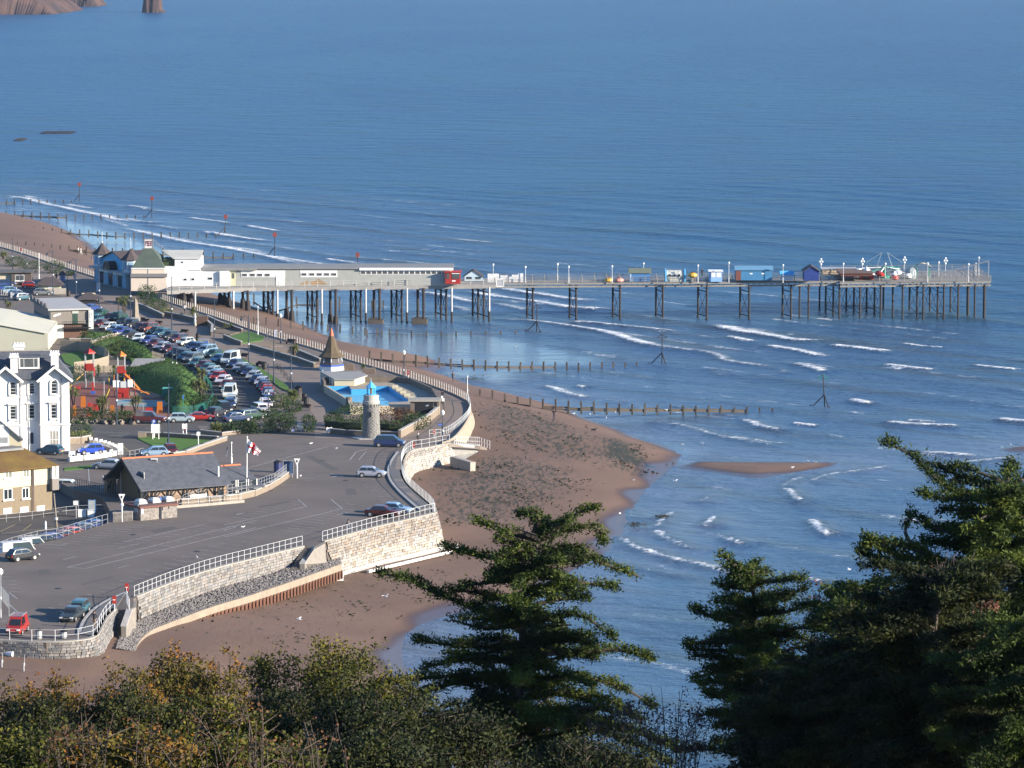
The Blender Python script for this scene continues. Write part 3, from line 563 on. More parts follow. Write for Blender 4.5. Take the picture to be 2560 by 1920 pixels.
stone_wall('sea_wall','curved grey ashlar quay wall below the red van at the left corner',q1,drop(q1,(3.6,3.2),.3),.33,.62,ash,tint=(.82,.85,.88),nmax=300)
q2=smooth_path(W(QUAY2[2:]),1)
stone_wall('sea_wall','long pale ashlar wall between the two beach stairways',q2,drop(q2,(3.0,3.4),.3),.34,.66,ash,tint=(.92,.94,.95))
q3=smooth_path(W(QUAY3[1:]),1)
lw=lambda lim:(lambda hf,p:limewash if hf+random.uniform(-.12,.12)>lim else stone)
stone_wall('sea_wall','tall buff rubble bastion wall whitened along its stepped foot',q3,drop(q3,(1.4,1.1),1.0),.36,.62,lw(.55),tint=(1.08,1.0,.9),rag=.22)
b=MB()
r0=drop(q3,(1.4,1.1),1.0)
for k in range(3):
 a_=drop(q3,(2.0-.36*k,1.7-.36*k),.85+.28*k);c_=drop(q3,(1.2-.36*k,.9-.36*k),1.05+.28*k);vs=[]
 for a,c,i_ in zip(a_,c_,q3):vs+=[(i_.x,i_.y,a.z),tuple(a),tuple(c)]
 b.add(vs,[(3*i+j,3*i+j+1,3*i+4+j,3*i+3+j)for i in range(len(a_)-1)for j in(0,1)]);e=len(a_)-1;b.add([vs[-3],vs[-2],vs[-1]],[(0,1,2)])
tag(b.build('wall_footing',mat('white_footing',(.40,.39,.37),(.29,.275,.26),2,.85,.3,band=(1.2,'X',.12))),'three white stepped footing courses under the bastion wall','wall footing')
q4a=smooth_path(W(QUAY4[:5]),1)
stone_wall('sea_wall','hidden flank of the bastion wall curving back from its tip',q4a,drop(q4a,(1.3,1.8),.9),.42,.8,lw(.5),nmax=60,tint=(1.2,1.1,1))
q4b=smooth_path(W(QUAY4[4:]),1)
stone_wall('sea_wall','concave whitewashed stone wall in the bay beside the ramp',q4b,drop(q4b,(1.9,2.9),.7),.36,.6,lw(.22),tint=(1.2,1.15,1.05),rag=.25)
def stairs(name,label,tl,tr,bl,br,n,z0,z1):
 root=thing(name,label,'stairs',tuple(tl));O=Vector(tl)
 for k in range(n):
  t0,t1=k/n,(k+1)/n;a,c=tl.lerp(bl,t0),tr.lerp(br,t0);d,e=tl.lerp(bl,t1),tr.lerp(br,t1);z=z0+(z1-z0)*(k+1)/n
  b=MB();P_=[(p.x-O.x,p.y-O.y)for p in(a,c,e,d)];b.prism(P_,-1.8-O.z+z0-1 if False else(z1-.6)-O.z,z-O.z);b.build('step',mat('shaded_step_stone',(.16,.14,.12),(.1,.09,.08),2,.9),root)  # step stone coloured dark to paint in the shade beside the parapet
 return root
st1=stairs('beach_stairs','narrow stone steps with painted-in shade beside the red lifebuoy posts',g('C',1010,985),g('C',1092,985),g('C',962,1190,3.4),g('C',1055,1200,3.4),11,ZL,3.4)
st2=stairs('beach_stairs','stone steps with painted-in shade down to the cobbled terrace',g('L',418,575),g('L',492,578),g('L',295,755,3.8),g('L',392,757,3.8),12,ZL,3.6)
def ramp_wall(label,top,basez,wd,m=stone,name='stair_wall'):
 pts=[Vector(p)for p in top];root=thing(name,label,'wall',tuple(pts[0]));O=pts[0];b=MB()
 L_,R_=[],[]
 for i,p in enumerate(pts):
  a=pts[max(0,i-1)];c=pts[min(len(pts)-1,i+1)];d=c-a;n_=Vector((-d.y,d.x,0)).normalized()*wd/2;L_.append(p+n_-O);R_.append(p-n_-O)
 vs=[];
 for a,c,bz in zip(L_,R_,basez):vs+=[tuple(a),tuple(c),(c.x,c.y,bz-O.z),(a.x,a.y,bz-O.z)]
 n=len(pts);b.add(vs,[(4*i+j,4*i+(j+1)%4,4*i+4+(j+1)%4,4*i+4+j)for i in range(n-1)for j in range(4)]+[(3,2,1,0),tuple(4*(n-1)+j for j in range(4))]);b.build('wall_body',m,root)
 c_=MB();vs=[]
 for a,c in zip(L_,R_):
  e=(a-c).normalized()*.06;vs+=[tuple(a+e+Vector((0,0,.01))),tuple(c-e+Vector((0,0,.01))),tuple(c-e+Vector((0,0,.14))),tuple(a+e+Vector((0,0,.14)))]
 c_.add(vs,[(4*i+j,4*i+(j+1)%4,4*i+4+(j+1)%4,4*i+4+j)for i in range(n-1)for j in range(4)]+[(3,2,1,0),tuple(4*(n-1)+j for j in range(4))]);c_.build('coping',kerbm,root);return root
ashm=mat('ashlar_face',(.25,.225,.19),(.18,.16,.14),1.2,.9,.3,oc=False)
ramp_wall('sloping grey parapet on the right of the steps by the lifebuoys',[g('C',1118,985),g('C',1100,1040,5.2),g('C',1068,1130,4.4)],(3.2,3.1,3.0),.55,ashm)
b=MB();A_=g('C',1120,985);B_=g('C',1150,960);C_=g('C',1150,890)
b.prism([(A_.x,A_.y),(B_.x+.3,B_.y),(C_.x+.3,C_.y),(A_.x,C_.y)],2.6,ZL-.01);tag(b.build('stair_landing',ashm),'ashlar block of landing beside the lifebuoy steps','landing')
ramp_wall('sloping parapet on the right of the terrace steps',[g('L',500,582),g('L',450,650,4.6),g('L',400,728,4.15)],(3.4,3.4,3.3),.6,ashm)
p=g('L',600,712,3.6);o=thing('stair_wing_wall','short ashlar wing wall right of the terrace steps','wall',tuple(p));wp=[g('L',412,730,4.1),g('L',500,600,5.4),g('L',596,547),g('L',612,715,3.5),g('L',415,760,3.5)];bb=MB();bb.add([tuple(k-p)for k in wp]+[(k.x-p.x-.3,k.y-p.y+.8,k.z-p.z)for k in wp],[(4,3,2,1,0)]+[(i,(i+1)%5,5+(i+1)%5,5+i)for i in range(5)]);bb.build('wall_face',ashm,o)
LIP=[(338,1628,2.8),(347,1605,2.9),(376,1577,3.0),(420,1560,3.0),(492,1532,3.05),(550,1512,3.1),(608,1496,3.15),(640,1485,3.2),(698,1466,3.25),(756,1446,3.3),(814,1425,3.3),(853,1411,3.3)]
lip=[g('p',x,y,z)for x,y,z in LIP]
inner=[g('p',x,y,z)for x,y,z in((290,1620,3.2),(300,1590,3.25),(337,1556,3.15),(434,1511,3.1),(535,1470,3.25),(640,1439,3.35),(724,1418,3.6),(814,1405,3.55),(850,1399,3.45))]
inner=inner[:-1]+[inner[-1]+Vector((0,1.2,0))]
def lift(pts,n):return resample(pts,sum((b-a).length for a,b in zip(pts,pts[1:]))/n)
li,lo=lift(inner,40),lift(lip,40);vs=[];fs=[]
for a,c in zip(li,lo):
 for k in range(6):vs.append(tuple(a.lerp(c,k/5)-Vector((0,0,.06))))
fs=[(6*i+k,6*i+k+1,6*i+7+k,6*i+6+k)[::-1]for i in range(len(li)-1)for k in range(5)]
b=MB();b.add(vs,fs);tag(b.build('cobbled_terrace',mat('cobble_bed',(.15,.13,.115),(.09,.08,.075),2,.95)),'grey cobbled terrace behind the concrete lip',kind='structure')
cob=mat('cobble',(.20,.182,.17),(.14,.128,.12),.9,.85,.2)
b=MB();random.seed(3)
for i in range(5200):
 t=random.random();s_=random.random();k=t*(len(li)-1);i0=min(int(k),len(li)-2);a=li[i0].lerp(li[i0+1],k-i0);c=lo[i0].lerp(lo[i0+1],k-i0);p=a.lerp(c,s_*.97);r_=random.uniform(.10,.24)
 an=random.random()*6.28;u=Vector((math.cos(an),math.sin(an),0))*r_;w_=Vector((-u.y,u.x,0))*.7;up=Vector((0,0,r_*.55))
 b.add([p+u,p+w_,p-u,p-w_,p+up+u*.2,p+up-u*.3+w_*.2],[(0,1,4),(1,5,4),(1,2,5),(2,3,5),(3,4,5),(3,0,4)])
tag(b.build('cobbles',cob),'loose grey cobbles set over the terrace','cobbles',kind='stuff')
root=thing('lip_wall','curved cream concrete lip wall edging the cobbled terrace','wall',tuple(lip[0]));O=lip[0];b=MB();vs=[]
lo2=smooth_path(lip,2);dr=drop(lo2,[p.z-.85 for p in lo2],.12)
bk=drop(lo2,[p.z for p in lo2],-.55)
for a,c,d in zip(lo2,dr,bk):vs+=[tuple(d-O-Vector((0,0,.25))),tuple(d-O+Vector((0,0,.06))),tuple(a-O+Vector((0,0,.06))),tuple(c-O)]
b.add(vs,[(4*i+j,4*i+j+1,4*i+5+j,4*i+4+j)for i in range(len(lo2)-1)for j in range(3)]+[tuple(4*(len(lo2)-1)+j for j in range(4))])
b.build('lip',mat('stained_concrete',(.29,.235,.175),(.19,.155,.12),.8,.9,.25,3),root)
rust=mat('rusty_steel',(.14,.06,.035),(.085,.042,.028),1.5,.85,.3)
pp=resample(dr[len(dr)//3:],.42);pb=MB();pb.box((0,0,0),(.3,.16,1.0),taper=1);pm=pb.mesh('pile',rust)
for i,(a,c)in enumerate(zip(pp,pp[1:])):
 d=(c-a).normalized();o=put('pile',pm,root,rz=math.atan2(d.y,d.x));n_=Vector((d.y,-d.x,0))*(.05 if i%2 else-.06);o.location=(a+c)/2-O+n_+Vector((0,0,-.35))
p0,p1=g('L',968,797,1.25),g('L',1685,625,1.25);root=thing('pipe','long white pipe lying on the sand below the bastion wall','pipe',tuple(p0));b=MB();b.bar((0,0,.1),p1-p0+Vector((0,0,.1)),.35,.3);b.build('pipe_run',white,root)
for k in range(1,12):bb=MB();bb.tube((0,0,.1),(p1-p0).normalized()*.18+Vector((0,0,.1)),.24,8);o=bb.build('collar',concrete,root);o.location=(p1-p0)*k/12
p0=g('L',722,862,1.3);b=MB();b.bx((-.45,-.3,-.1),(.45,.3,.35));b.bx((.1,-.25,.35),(.5,.25,.7));tag(b.build('concrete_block',white,loc=tuple(p0)),'small white block lying at the end of the sheet piles','block')
p0=g('L',1730,600,1.3);b=MB();b.add([(-.3,-.2,-.1),(.3,-.2,-.1),(.3,.2,-.1),(-.3,.2,-.1),(.25,0,.8)],[(0,1,4),(1,2,4),(2,3,4),(3,0,4)]);tag(b.build('marker_stone',white,loc=tuple(p0)),'white pointed stone beside the far end of the pipe','stone')
root=thing('concrete_groyne','short dark concrete stub with a pale end face on the sand below the ramp','groyne',tuple(g('F',1985,940,3)));a=g('F',1975,915,4.0);c=g('F',2150,960,3.8);b=MB();O=root.location
b.bar(a-O-Vector((0,0,.6)),c-O-Vector((0,0,.7)),.9,1.7);b.build('stub',concrete,root)
def poly3(m,name,pts,parent=None,th=.3):
 b=MB();n=len(pts);vs=[tuple(p)for p in pts]+[(p[0],p[1],p[2]-th)for p in pts];b.add(vs,[tuple(range(n)),tuple(range(2*n-1,n-1,-1))]+[((i+1)%n,i,n+i,n+(i+1)%n)for i in range(n)]);return b.build(name,m,parent)
root=thing('beach_ramp','white concrete ramp with steps sloping to the sand from the promenade bend','ramp',tuple(g('F',1940,790)));O=root.location;lc=lambda f_,x,y,z:g(f_,x,y,z)-O
P0,P1,P2,P3=lc('F',1945,800,5.45),lc('F',1990,770,5.45),lc('d',1058,967,4.1),lc('d',1028,967,4.1)
poly3(palepath,'ramp_deck',[P0,lc('F',2212,805,4.4),lc('d',1052,968,4.1),P1],root)
fv=[P0,lc('F',2000,790,5.4),lc('F',2212,808,4.45),lc('F',2190,835,4.1)-Vector((0,0,.5)),lc('F',1990,955,3.0)-Vector((0,0,.4)),lc('F',1955,900,3.4)]
n=MB();n.add([tuple(p)for p in fv]+[(p.x,p.y+1.2,p.z)for p in fv],[tuple(range(5,-1,-1))]+[(i,(i+1)%6,6+(i+1)%6,6+i)for i in range(6)]);n.build('ramp_wall',mat('whitewashed_wall',(.38,.37,.35),(.29,.275,.255),1.2,.85,.3),root)
pr=smooth_path(W([('F',1890,800)]+PROM1),3);root=thing('promenade_parapet','smooth cream concrete parapet curving round the promenade bend','wall',tuple(pr[0]));O=pr[0]
b=MB();vs=[];dn=drop(pr,(3.4,4.0),.55);md=drop(pr,(4.7,4.9),.12)
for a,c,m_ in zip(pr,dn,md):vs+=[tuple(a-O+Vector((-.25,0,.35))),tuple(a-O+Vector((0,0,.35))),tuple(m_-O),tuple(c-O),tuple(a-O+Vector((-.25,0,-.1)))]
N_=len(pr);b.add(vs,[(5*i+j,5*i+j+1,5*i+6+j,5*i+5+j)for i in range(N_-1)for j in range(3)]+[(5*i,5*i+5,5*i+9,5*i+4)for i in range(N_-1)]);b.build('parapet',mat('cream_concrete',(.33,.27,.20),(.26,.21,.16),.5,.85,.15),root,smooth=True)
pw=smooth_path(W(PROM2),1);root=thing('promenade_edge_wall','low concrete wall under the railings along the north beach','wall',tuple(pw[0]));O=pw[0];b=MB();vs=[]
for a,c in zip(pw,drop(pw,(3.9,4.0),.25)):vs+=[tuple(a-O+Vector((0,-.3,.22))),tuple(a-O+Vector((0,0,.22))),tuple(c-O),tuple(a-O+Vector((0,-.3,-.1)))]
b.add(vs,[(4*i+j,4*i+j+1,4*i+5+j,4*i+4+j)for i in range(len(pw)-1)for j in range(2)]+[(4*i,4*i+4,4*i+7,4*i+3)for i in range(len(pw)-1)]);b.build('edge_wall',concrete,root)
def post_mesh(h,r,m,knob=0):
 b=MB();b.tube((0,0,0),(0,0,h),r,6)
 if knob:b.lathe([(.01,h-.02),(knob,h+.03),(.01,h+.1)],6)
 return b.mesh('post',m)
def railing(label,pts,h=1.15,step=1.6,rails=(1.0,.5),m=whitemetal,r=.035,rr=.022,name='railing',nmax=300,cat='railing',knob=0,group=None):
 pts=[Vector(p)for p in pts];root=thing(name,label,cat,tuple(pts[0]),group=group);O=pts[0];ps=resample(pts,step);me=post_mesh(h,r,m,knob)
 for p in ps[:nmax]:put('post',me,root,tuple(p-O))
 for k in rails:
  b=MB();b.path([p-O+Vector((0,0,h*k))for p in ps],rr,5);b.build('rail',m,root)
 return root
up=lambda L,dz=.12:[p+Vector((0,0,dz))for p in L]
def inset(pts,k):return drop([Vector(p)for p in pts],[Vector(p).z for p in pts],-k)
railing('white railing round the left quay corner up to the lifebuoy steps',up(inset(q1,.25)),1.15,2.4)
railing('short white railing on the right of the lifebuoy steps',up(W([('C',1118,990),('C',1095,930),('C',1088,870)])),1.15,.6)
railing('white railing along the long wall between the two stairways',up(inset(smooth_path(W(QUAY2[2:]),1),.25)),1.15,1.25)
railing('white railing along the top of the bastion wall',up(inset(q3,.25)),1.15,1.25)
railing('white railing curving up the seaward edge of the quay',up(inset(smooth_path(W(QUAY4[:9]),1),.25)),1.15,1.1)
railing('white railing across the bend above the whitewashed bay',up(inset(W(QUAY4[8:]),.25)),1.15,1.6)
railing('white railing running down beside the beach ramp',[g('F',1990,800,5.5),g('F',2212,808,4.5),g('d',1058,970,4.2)],1.2,.62)
railing('white railing on the curved promenade parapet',[p+Vector((-.1,0,.35))for p in smooth_path(W([('F',1780,755),('F',1900,745),('F',2000,690),('F',2100,600),('F',2138,530),('F',2128,470),('E',2110,1540)]),1)],1.0,1.1)
PR=smooth_path(W(PROM2),1);k0=next(i for i,p in enumerate(PR)if p.x<-52)
bol=mat('stone_bollard',(.42,.39,.35),(.3,.27,.24),1,.85)
railing('railing of pale posts along the promenade from the bend to the pier',[p+Vector((0,-.15,.2))for p in PR[:k0+1]],1.15,1.35,(.9,.45),bol,.09,.02)
k1=next(i for i,p in enumerate(PR)if p.x<-90)
railing('railing of pale posts along the far promenade beyond the pier',[p+Vector((0,-.15,.2))for p in PR[k1:]],1.15,1.5,(.9,.45),bol,.1,.02)
railing('railing of pale posts passing under the pier entrance',[p+Vector((0,-.15,.2))for p in PR[k0:k1+1]],1.15,1.5,(.9,.45),bol,.1,.02)
railing('grey railing along the slipway edge at the left of the car park',[g('p',-40,1398),g('C',0,490),g('C',100,450),g('C',340,385),g('C',500,368),g('C',930,240)],1.25,1.5,m=galv)
railing('white ramp railing rising beside the lifeboat house terrace',[g('O',805,905),g('O',1430,850)],1.1,1.5,m=whitemetal)
railing('white railing on the curved stone kerb by the lifeboat house',[g('O',1300,812)+Vector((0,0,.4)),g('O',1600,760)+Vector((0,0,.5)),g('O',1760,700)+Vector((0,0,.5)),g('O',1880,615)+Vector((0,0,.6))],1.3,.95,(1,.66,.33),m=galv)
railing('white railing descending to the lifeboat house door',[g('O',860,880)+Vector((0,0,.2)),g('O',1180,790)+Vector((0,0,.6)),g('O',1310,770)+Vector((0,0,.8))],1.1,1.4,(1,.66,.33),m=galv)
railing('galvanised mesh railing at the lower left edge of the car park',[g('C',-60,860),g('C',20,905),g('C',75,975),g('C',78,1040)],1.6,.9,(1,.75,.5,.25),m=galv)
def groyne(label,f_,posts,zs,ph,planks=None,name='groyne',group='timber groynes across the beach',broken=(),wd=.3):
 """posts: feet in the photo; zs: ground level at first and last; planks: index range and height"""
 n=len(posts);P_=[g(f_,x,y,zs[0]+(zs[1]-zs[0])*i/(n-1))for i,(x,y)in enumerate(posts)]
 root=thing(name,label,'groyne',tuple(P_[0]),group=group);O=P_[0];b=MB();b.box((0,0,0),(wd,wd*.85,1));me=b.mesh('post',wetwood)
 for i,p in enumerate(P_):
  h=ph[0]+(ph[1]-ph[0])*i/(n-1);h*=random.uniform(.9,1.08);o=put('post',me,root,tuple(p-O+Vector((0,0,h/2-.3))),scale=(1,1,h+.6));o.rotation_euler=(random.uniform(-.03,.03),random.uniform(-.04,.04),random.uniform(-.2,.2))
 for i in range(n-1):
  if planks and planks[0]<=i<planks[1]and i not in broken:
   hh=planks[2]*random.uniform(.75,1.1)
   for k in range(2):
    bb=MB();a,c=P_[i]-O,P_[i+1]-O;off=Vector((0,.18,-.1+hh*(k+.5)/2));bb.bar(a+off,c+off+Vector((0,0,random.uniform(-.08,.08))),.1,hh/2-.03);bb.build('plank',timber if k else wetwood,root)
 return root
def seq(a,b_,n):return[(a[0]+(b_[0]-a[0])*i/(n-1),a[1]+(b_[1]-a[1])*i/(n-1))for i in range(n)]
def pl2(pts,n):
 L_=[Vector((x,y,0))for x,y in pts];tot=sum((b-a).length for a,b in zip(L_,L_[1:]));return[(p.x,p.y)for p in resample(L_,tot/(n-1))]
groyne('nearest groyne with tall weathered posts running into the sea past the bench','H',pl2([(828,832),(1018,868),(1197,886),(1385,896),(1567,904),(1750,908),(2117,908),(2640,912),(2850,914)],24),(2.6,-.2),(2.0,.7),(0,21,.6),broken=(4,))
groyne('second groyne of short posts from the conical kiosk out to a beacon','H',pl2([(66,552),(235,568),(480,582),(740,602),(990,610),(1328,608),(1500,606),(1912,598)],24),(3.2,-.2),(1.7,.8),(0,16,.45))
groyne('third groyne with low posts under the pier shallows','H',pl2([(48,370),(367,378),(600,378),(830,375),(1075,368)],11),(.3,-.1),(.9,.5),(0,9,.15))
groyne('row of short beach posts leading down from the promenade to the pool','E',pl2([(150,858),(346,868),(540,890),(740,905),(940,912),(1040,920),(1236,940),(1430,948)],13),(4.2,.4),(1.5,.9),None)
groyne('sparse groyne posts standing behind the inner pier legs','E',[(258,680),(400,780),(628,705),(810,710),(998,715),(1090,715),(1180,720),(1280,735),(1375,735)],(1.0,0),(1.9,1.9),(0,3,.4))
groyne('groyne crossing behind the white pier buildings','G',pl2([(450,440),(585,445),(720,445),(1125,432),(1265,430),(1395,428),(1530,448),(1662,470),(1795,470),(1925,470),(2055,472),(2190,470),(2400,470)],15),(1.5,-.1),(1.9,1.2),(0,12,.4))
groyne('dark dry groyne behind the two walkers near the pier gate','A',pl2([(150,195),(303,205),(470,222),(640,238),(728,246),(808,250),(895,262)],11),(3.6,1.8),(1.3,1.3),(6,9,.5))
groyne('long groyne reaching the leaning beacon beyond the pier roof','N',pl2([(45,428),(212,445),(380,455),(547,462),(713,474),(880,474),(1045,470),(1212,474),(1325,478)],24),(2.2,-.2),(1.5,1.0),(0,13,.4))
groyne('fourth distant groyne ending at the beacon left of centre','N',pl2([(38,345),(200,350),(356,358),(515,358),(672,360),(830,360),(885,360)],17),(1.2,-.2),(1.5,.9),(0,7,.5))
groyne('farthest groyne at the left edge of the sea','N',pl2([(-60,268),(86,268),(240,266),(390,268),(440,268)],11),(.5,-.2),(1.4,1.0),(0,3,.4))
def beacon(label,f_,base,top,feet,panel=None,z=-.3,r=.12):
 B_=g(f_,*base,z);Tp=v(f_,*top,B_.y);root=thing('beacon',label,'beacon',tuple(B_),group='groyne beacons');b=MB();b.tube((0,0,-1),Tp-B_,r,6,r*.7);b.build('mast',iron,root)
 mid=(Tp-B_)*.42
 for ft in feet:
  F_=g(f_,*ft,z)-B_;bb=MB();bb.tube(F_,mid,r*.8,5);bb.tube(F_+Vector((0,0,-.5)),F_+Vector((0,0,.5)),r*2,6);bb.build('strut',iron,root)
 if panel=='red':bb=MB();bb.box(Tp-B_+Vector((0,0,-.45)),(.9,.5,1.0));bb.build('can_topmark',mat('faded_red',(.20,.045,.035),r=.8),root)
 else:
  bb=MB();tp=Tp-B_;bb.tube(tp,tp+Vector((-.9,0,-.7)),.06,4);bb.tube(tp,tp+Vector((.9,0,-.7)),.06,4);bb.tube(tp+Vector((-.9,0,-.7)),tp+Vector((.9,0,-.7)),.05,4);bb.build('arrow_topmark',greenp if panel=='g' else iron,root)
beacon('rusty tripod beacon standing between the pier and the third groyne','H',(1220,368),(1224,170),[(1148,362),(1247,370)])
beacon('tripod beacon with arrow top at the end of the second groyne','H',(2086,595),(2090,374),[(1998,592),(2117,598)])
beacon('leaning tripod beacon with green arrow at the end of the nearest groyne','I',(1067,512),(1054,314),[(985,506),(1088,514)],'g')
beacon('beacon with red can top at the far left','N',(487,265),(488,140),[(445,264)],'red')
beacon('beacon with red can top, second from the left','N',(932,362),(934,226),[(888,358)],'red')
beacon('leaning beacon with red can top above the pier sign','N',(1382,456),(1386,338),[(1326,478),(1375,460)],'red')
beacon('beacon with red can top above the white pier hall','N',(1688,598),(1688,448),[(1638,596)],'red')
beacon('beacon with red can top right behind the long pier roof','E',(1156,370),(1154,250),[],'red')
def rock(name,label,cat,pts_f,base,prof,depth,m,seed):
 """prof: outline heights along the base"""
 f_,(xa,xb),y0=base;A_=g(f_,xa,y0,-2);B_=g(f_,xb,y0,-2);L_=(B_-A_).x;n=60;nd=14;V_=[];
 s_=(80e4/(q(f_,0,y0)[1]+190))/F
 for j in range(nd+1):
  for i in range(n+1):
   t=i/n;h=np.interp(t,*zip(*prof))*s_;e=math.sin(math.pi*min(1,max(0,j/nd)))**.35;x=A_.x+L_*t;y=A_.y+depth*j/nd
   nn_=noise.fractal(Vector((x,y,seed*10.))/(abs(L_)*.22),.9,2.1,6);z=h*e*(1+.22*nn_)-min(2,.12*max(p_[1]for p_ in prof)*s_);x+=nn_*abs(L_)*.03*e;V_.append((x,y+nn_*depth*.06,z))
 Fc=[(j*(n+1)+i,j*(n+1)+i+1,(j+1)*(n+1)+i+1,(j+1)*(n+1)+i)for j in range(nd)for i in range(n)]
 return tag(put(name,arrmesh(name,V_,Fc,m,False)),label,cat)
clf=mat('red_sandstone_cliff',(.088,.05,.038),(.035,.024,.022),.03,.95,.9,.12,contrast=.12)
rock('cliff','red sandstone headland across the bay at the top left corner','cliff',None,('p',(-260,146),42),[(0,200),(.5,170),(.68,110),(.80,70),(.9,40),(.97,12),(1,4)],260,clf,2)
rock('cliff','lower red rock arch beyond the headland','cliff',None,('p',(152,252),22),[(0,60),(.3,50),(.75,45),(.8,20),(.92,3),(1,1)],120,clf,3)
rock('sea_stack','tall red sandstone stack standing alone in the far sea','sea stack',None,('p',(348,424),37),[(0,2),(.06,6),(.14,60),(.3,72),(.5,76),(.6,66),(.66,12),(.8,5),(1,2)],45,clf,5)
for i,(x0_,x1_,yy,lb)in enumerate(((95,180,348,'dark rocks breaking the surface near the left edge'),(30,55,367,'small dark rock left of the larger rocks'))):
 rock('sea_rock',lb,'rock',None,('p',(x0_,x1_),yy),[(0,.5),(.15,3.5),(.35,2),(.5,4),(.7,2),(.85,3),(1,.5)],20,mat('wet_rock',(.02,.015,.014),(.035,.026,.022),.5,.8,.5),7+i)
# ================================================================ the pier
DZ=7.5
def dk(px,py=707,z=DZ):return g('p',px,py,z)
root=thing('pier','long iron pier with timber decks on many braced columns','pier',tuple(g('p',800,800,0)));PO=root.location.copy()
L_=lambda p:Vector(p)-PO
def deck(poly,th=.35,m=greywood):
 b=MB();b.prism([(p.x-PO.x,p.y-PO.y)for p in poly],DZ-th,DZ);return b.build('deck',m,root)
FRN=lambda px:np.interp(px,[300,417,640,1235],[730,727,719,712])
wide=[dk(x,FRN(x))for x in(417,520,640,850,1100,1240)];wide+=[wide[-1]+Vector((0,15,0)),wide[0]+Vector((0,15,0))]
nar=[dk(1236,708),dk(1700,706),dk(2110,703)];NWD=7
narp=nar+[nar[-1]+Vector((0,NWD,0)),nar[0]+Vector((0,NWD,0))]
hd=[dk(2098,704),dk(2474,701)];HWD=24;hdp=[hd[0]+Vector((0,-2.2,0)),hd[1]+Vector((0,-2.2,0)),hd[1]+Vector((0,HWD,0)),hd[0]+Vector((0,HWD,0))]
deck(wide);deck(narp);deck(hdp)
def planks_edge(a,c,n):
 b=MB()
 for i in range(n):p=a.lerp(c,(i+.5)/n);b.box(L_(p)+Vector((0,.25,-.5)),(.22,.6,.3))
 tag(b.build('joist_ends',greywood,root),kind='stuff');b=MB();b.bar(L_(a)+Vector((0,.1,-.8)),L_(c)+Vector((0,.1,-.8)),.25,.35);b.build('edge_beam',greywood,root)
planks_edge(nar[0],nar[2],60);planks_edge(hdp[0],hdp[1],28)
fb=MB();
for a,c in zip(wide[:6],wide[1:6]):fb.bar(L_(a)+Vector((0,.05,-.35)),L_(c)+Vector((0,.05,-.35)),.2,.75)
fb.build('fascia',mat('pale_fascia',(.28,.27,.25),(.2,.19,.18),.8,.8),root)
COLM={}
def column(X,Y,zb,zt=DZ-.5,r=.17,m=iron,cone=0,name='column',brackets=True):
 b=MB();b.tube((0,0,zb-.8),(0,0,zt),r,8)
 b.tube((0,0,zb-.8),(0,0,zb+.7),r*1.5,8)
 if cone:b.tube((0,0,zb-.8),(0,0,zb+2.0),r*2.6,8,r*1.7)
 if brackets:
  for s_ in(-1,1):b.tube((0,0,zt-1.1),(s_*.75,0,zt),.05,4)
  b.box((0,0,zt-.1),(.5,.5,.2))
 return b.build(name,m,root,loc=(X-PO.x,Y-PO.y,-PO.z))
def rods(ps,z0,z1,r=.06):
 b=MB()
 for a,c in zip(ps,ps[1:]):
  A0,A1,C0,C1=[Vector((p[0]-PO.x,p[1]-PO.y,z))for p,z in((a,z0),(a,z1),(c,z0),(c,z1))]
  b.tube(A0,C1,r,4);b.tube(C0,A1,r,4);b.tube(A0,C0,r*1.8,4);b.tube(A1,C1,r*1.8,4)
 b.build('cross_brace',iron,root)
whitecol=mat('white_column',(.52,.51,.49),(.36,.34,.32),1,.7)
def zbeach(X,Y):h,d=beach_h(np.array([[X]]),np.array([[Y]]));return float(max(-1.0,h[0,0]))
for px in(487,583,693,804,914,1017,1129,1223):
 f0=dk(px,FRN(px)+1);ps=[]
 for k in range(4):
  X,Y=f0 .x-1.15*k,f0 .y+.25+3.7*k;ps.append((X,Y));zb=zbeach(X,Y)
  if k==0:
   b=MB();b.tube((0,0,2.2 if zb<2 else zb-.5),(0,0,DZ-.4),.2,8);b.build('white_column',whitecol,root,loc=(X-PO.x,Y-PO.y,-PO.z))
   if zb<2:column(X,Y,zb,2.2,.21,brackets=False)
  else:column(X,Y,zb,r=.24 if px<700 else .2,cone=1 if px<600 else 0)
 rods(ps[1:]if px<1200 else ps,max(zbeach(*ps[1]),0)+1.0,DZ-1.6)
for px in(450,610,720,830,940,1050):
 f0=dk(px-7,FRN(px)+1);
 for k,(dx,dy)in enumerate(((0,4.6),(1.25,.8))):
  X,Y=f0 .x+dx,f0 .y+dy;zb=zbeach(X,Y);column(X,Y,zb,r=.27,cone=1 if px<900 else 0,brackets=True)
 if px>900:b=MB();b.prism([(-1,-1),(1.9,-1),(2.1,1),(1.2,5),(-.6,5.2),(-1.2,3)],-1,.75);b.build('footing',mat('barnacled_concrete',(.05,.042,.034),(.09,.075,.06),1,.95,.8),root,loc=(f0 .x-PO.x,f0 .y-PO.y,-PO.z))
def jx(x):return 1160+x/3.456
def kx(x):return 1800+x/2.91
bents=[(jx(595),jx(545)),(jx(970),jx(915)),(jx(1350),jx(1290)),(jx(1720),jx(1665)),(jx(2100),jx(2030)),(kx(215),kx(155)),(kx(520),kx(465))]
for a_,c_ in bents:
 A_=dk(a_,707);C_=dk(c_,705);P_=[(A_.x,A_.y+.8),(C_.x,A_.y+NWD-1.4)]
 for X,Y in P_:column(X,Y,-.6,r=.2)
 rods(P_,.6,DZ-1.9)
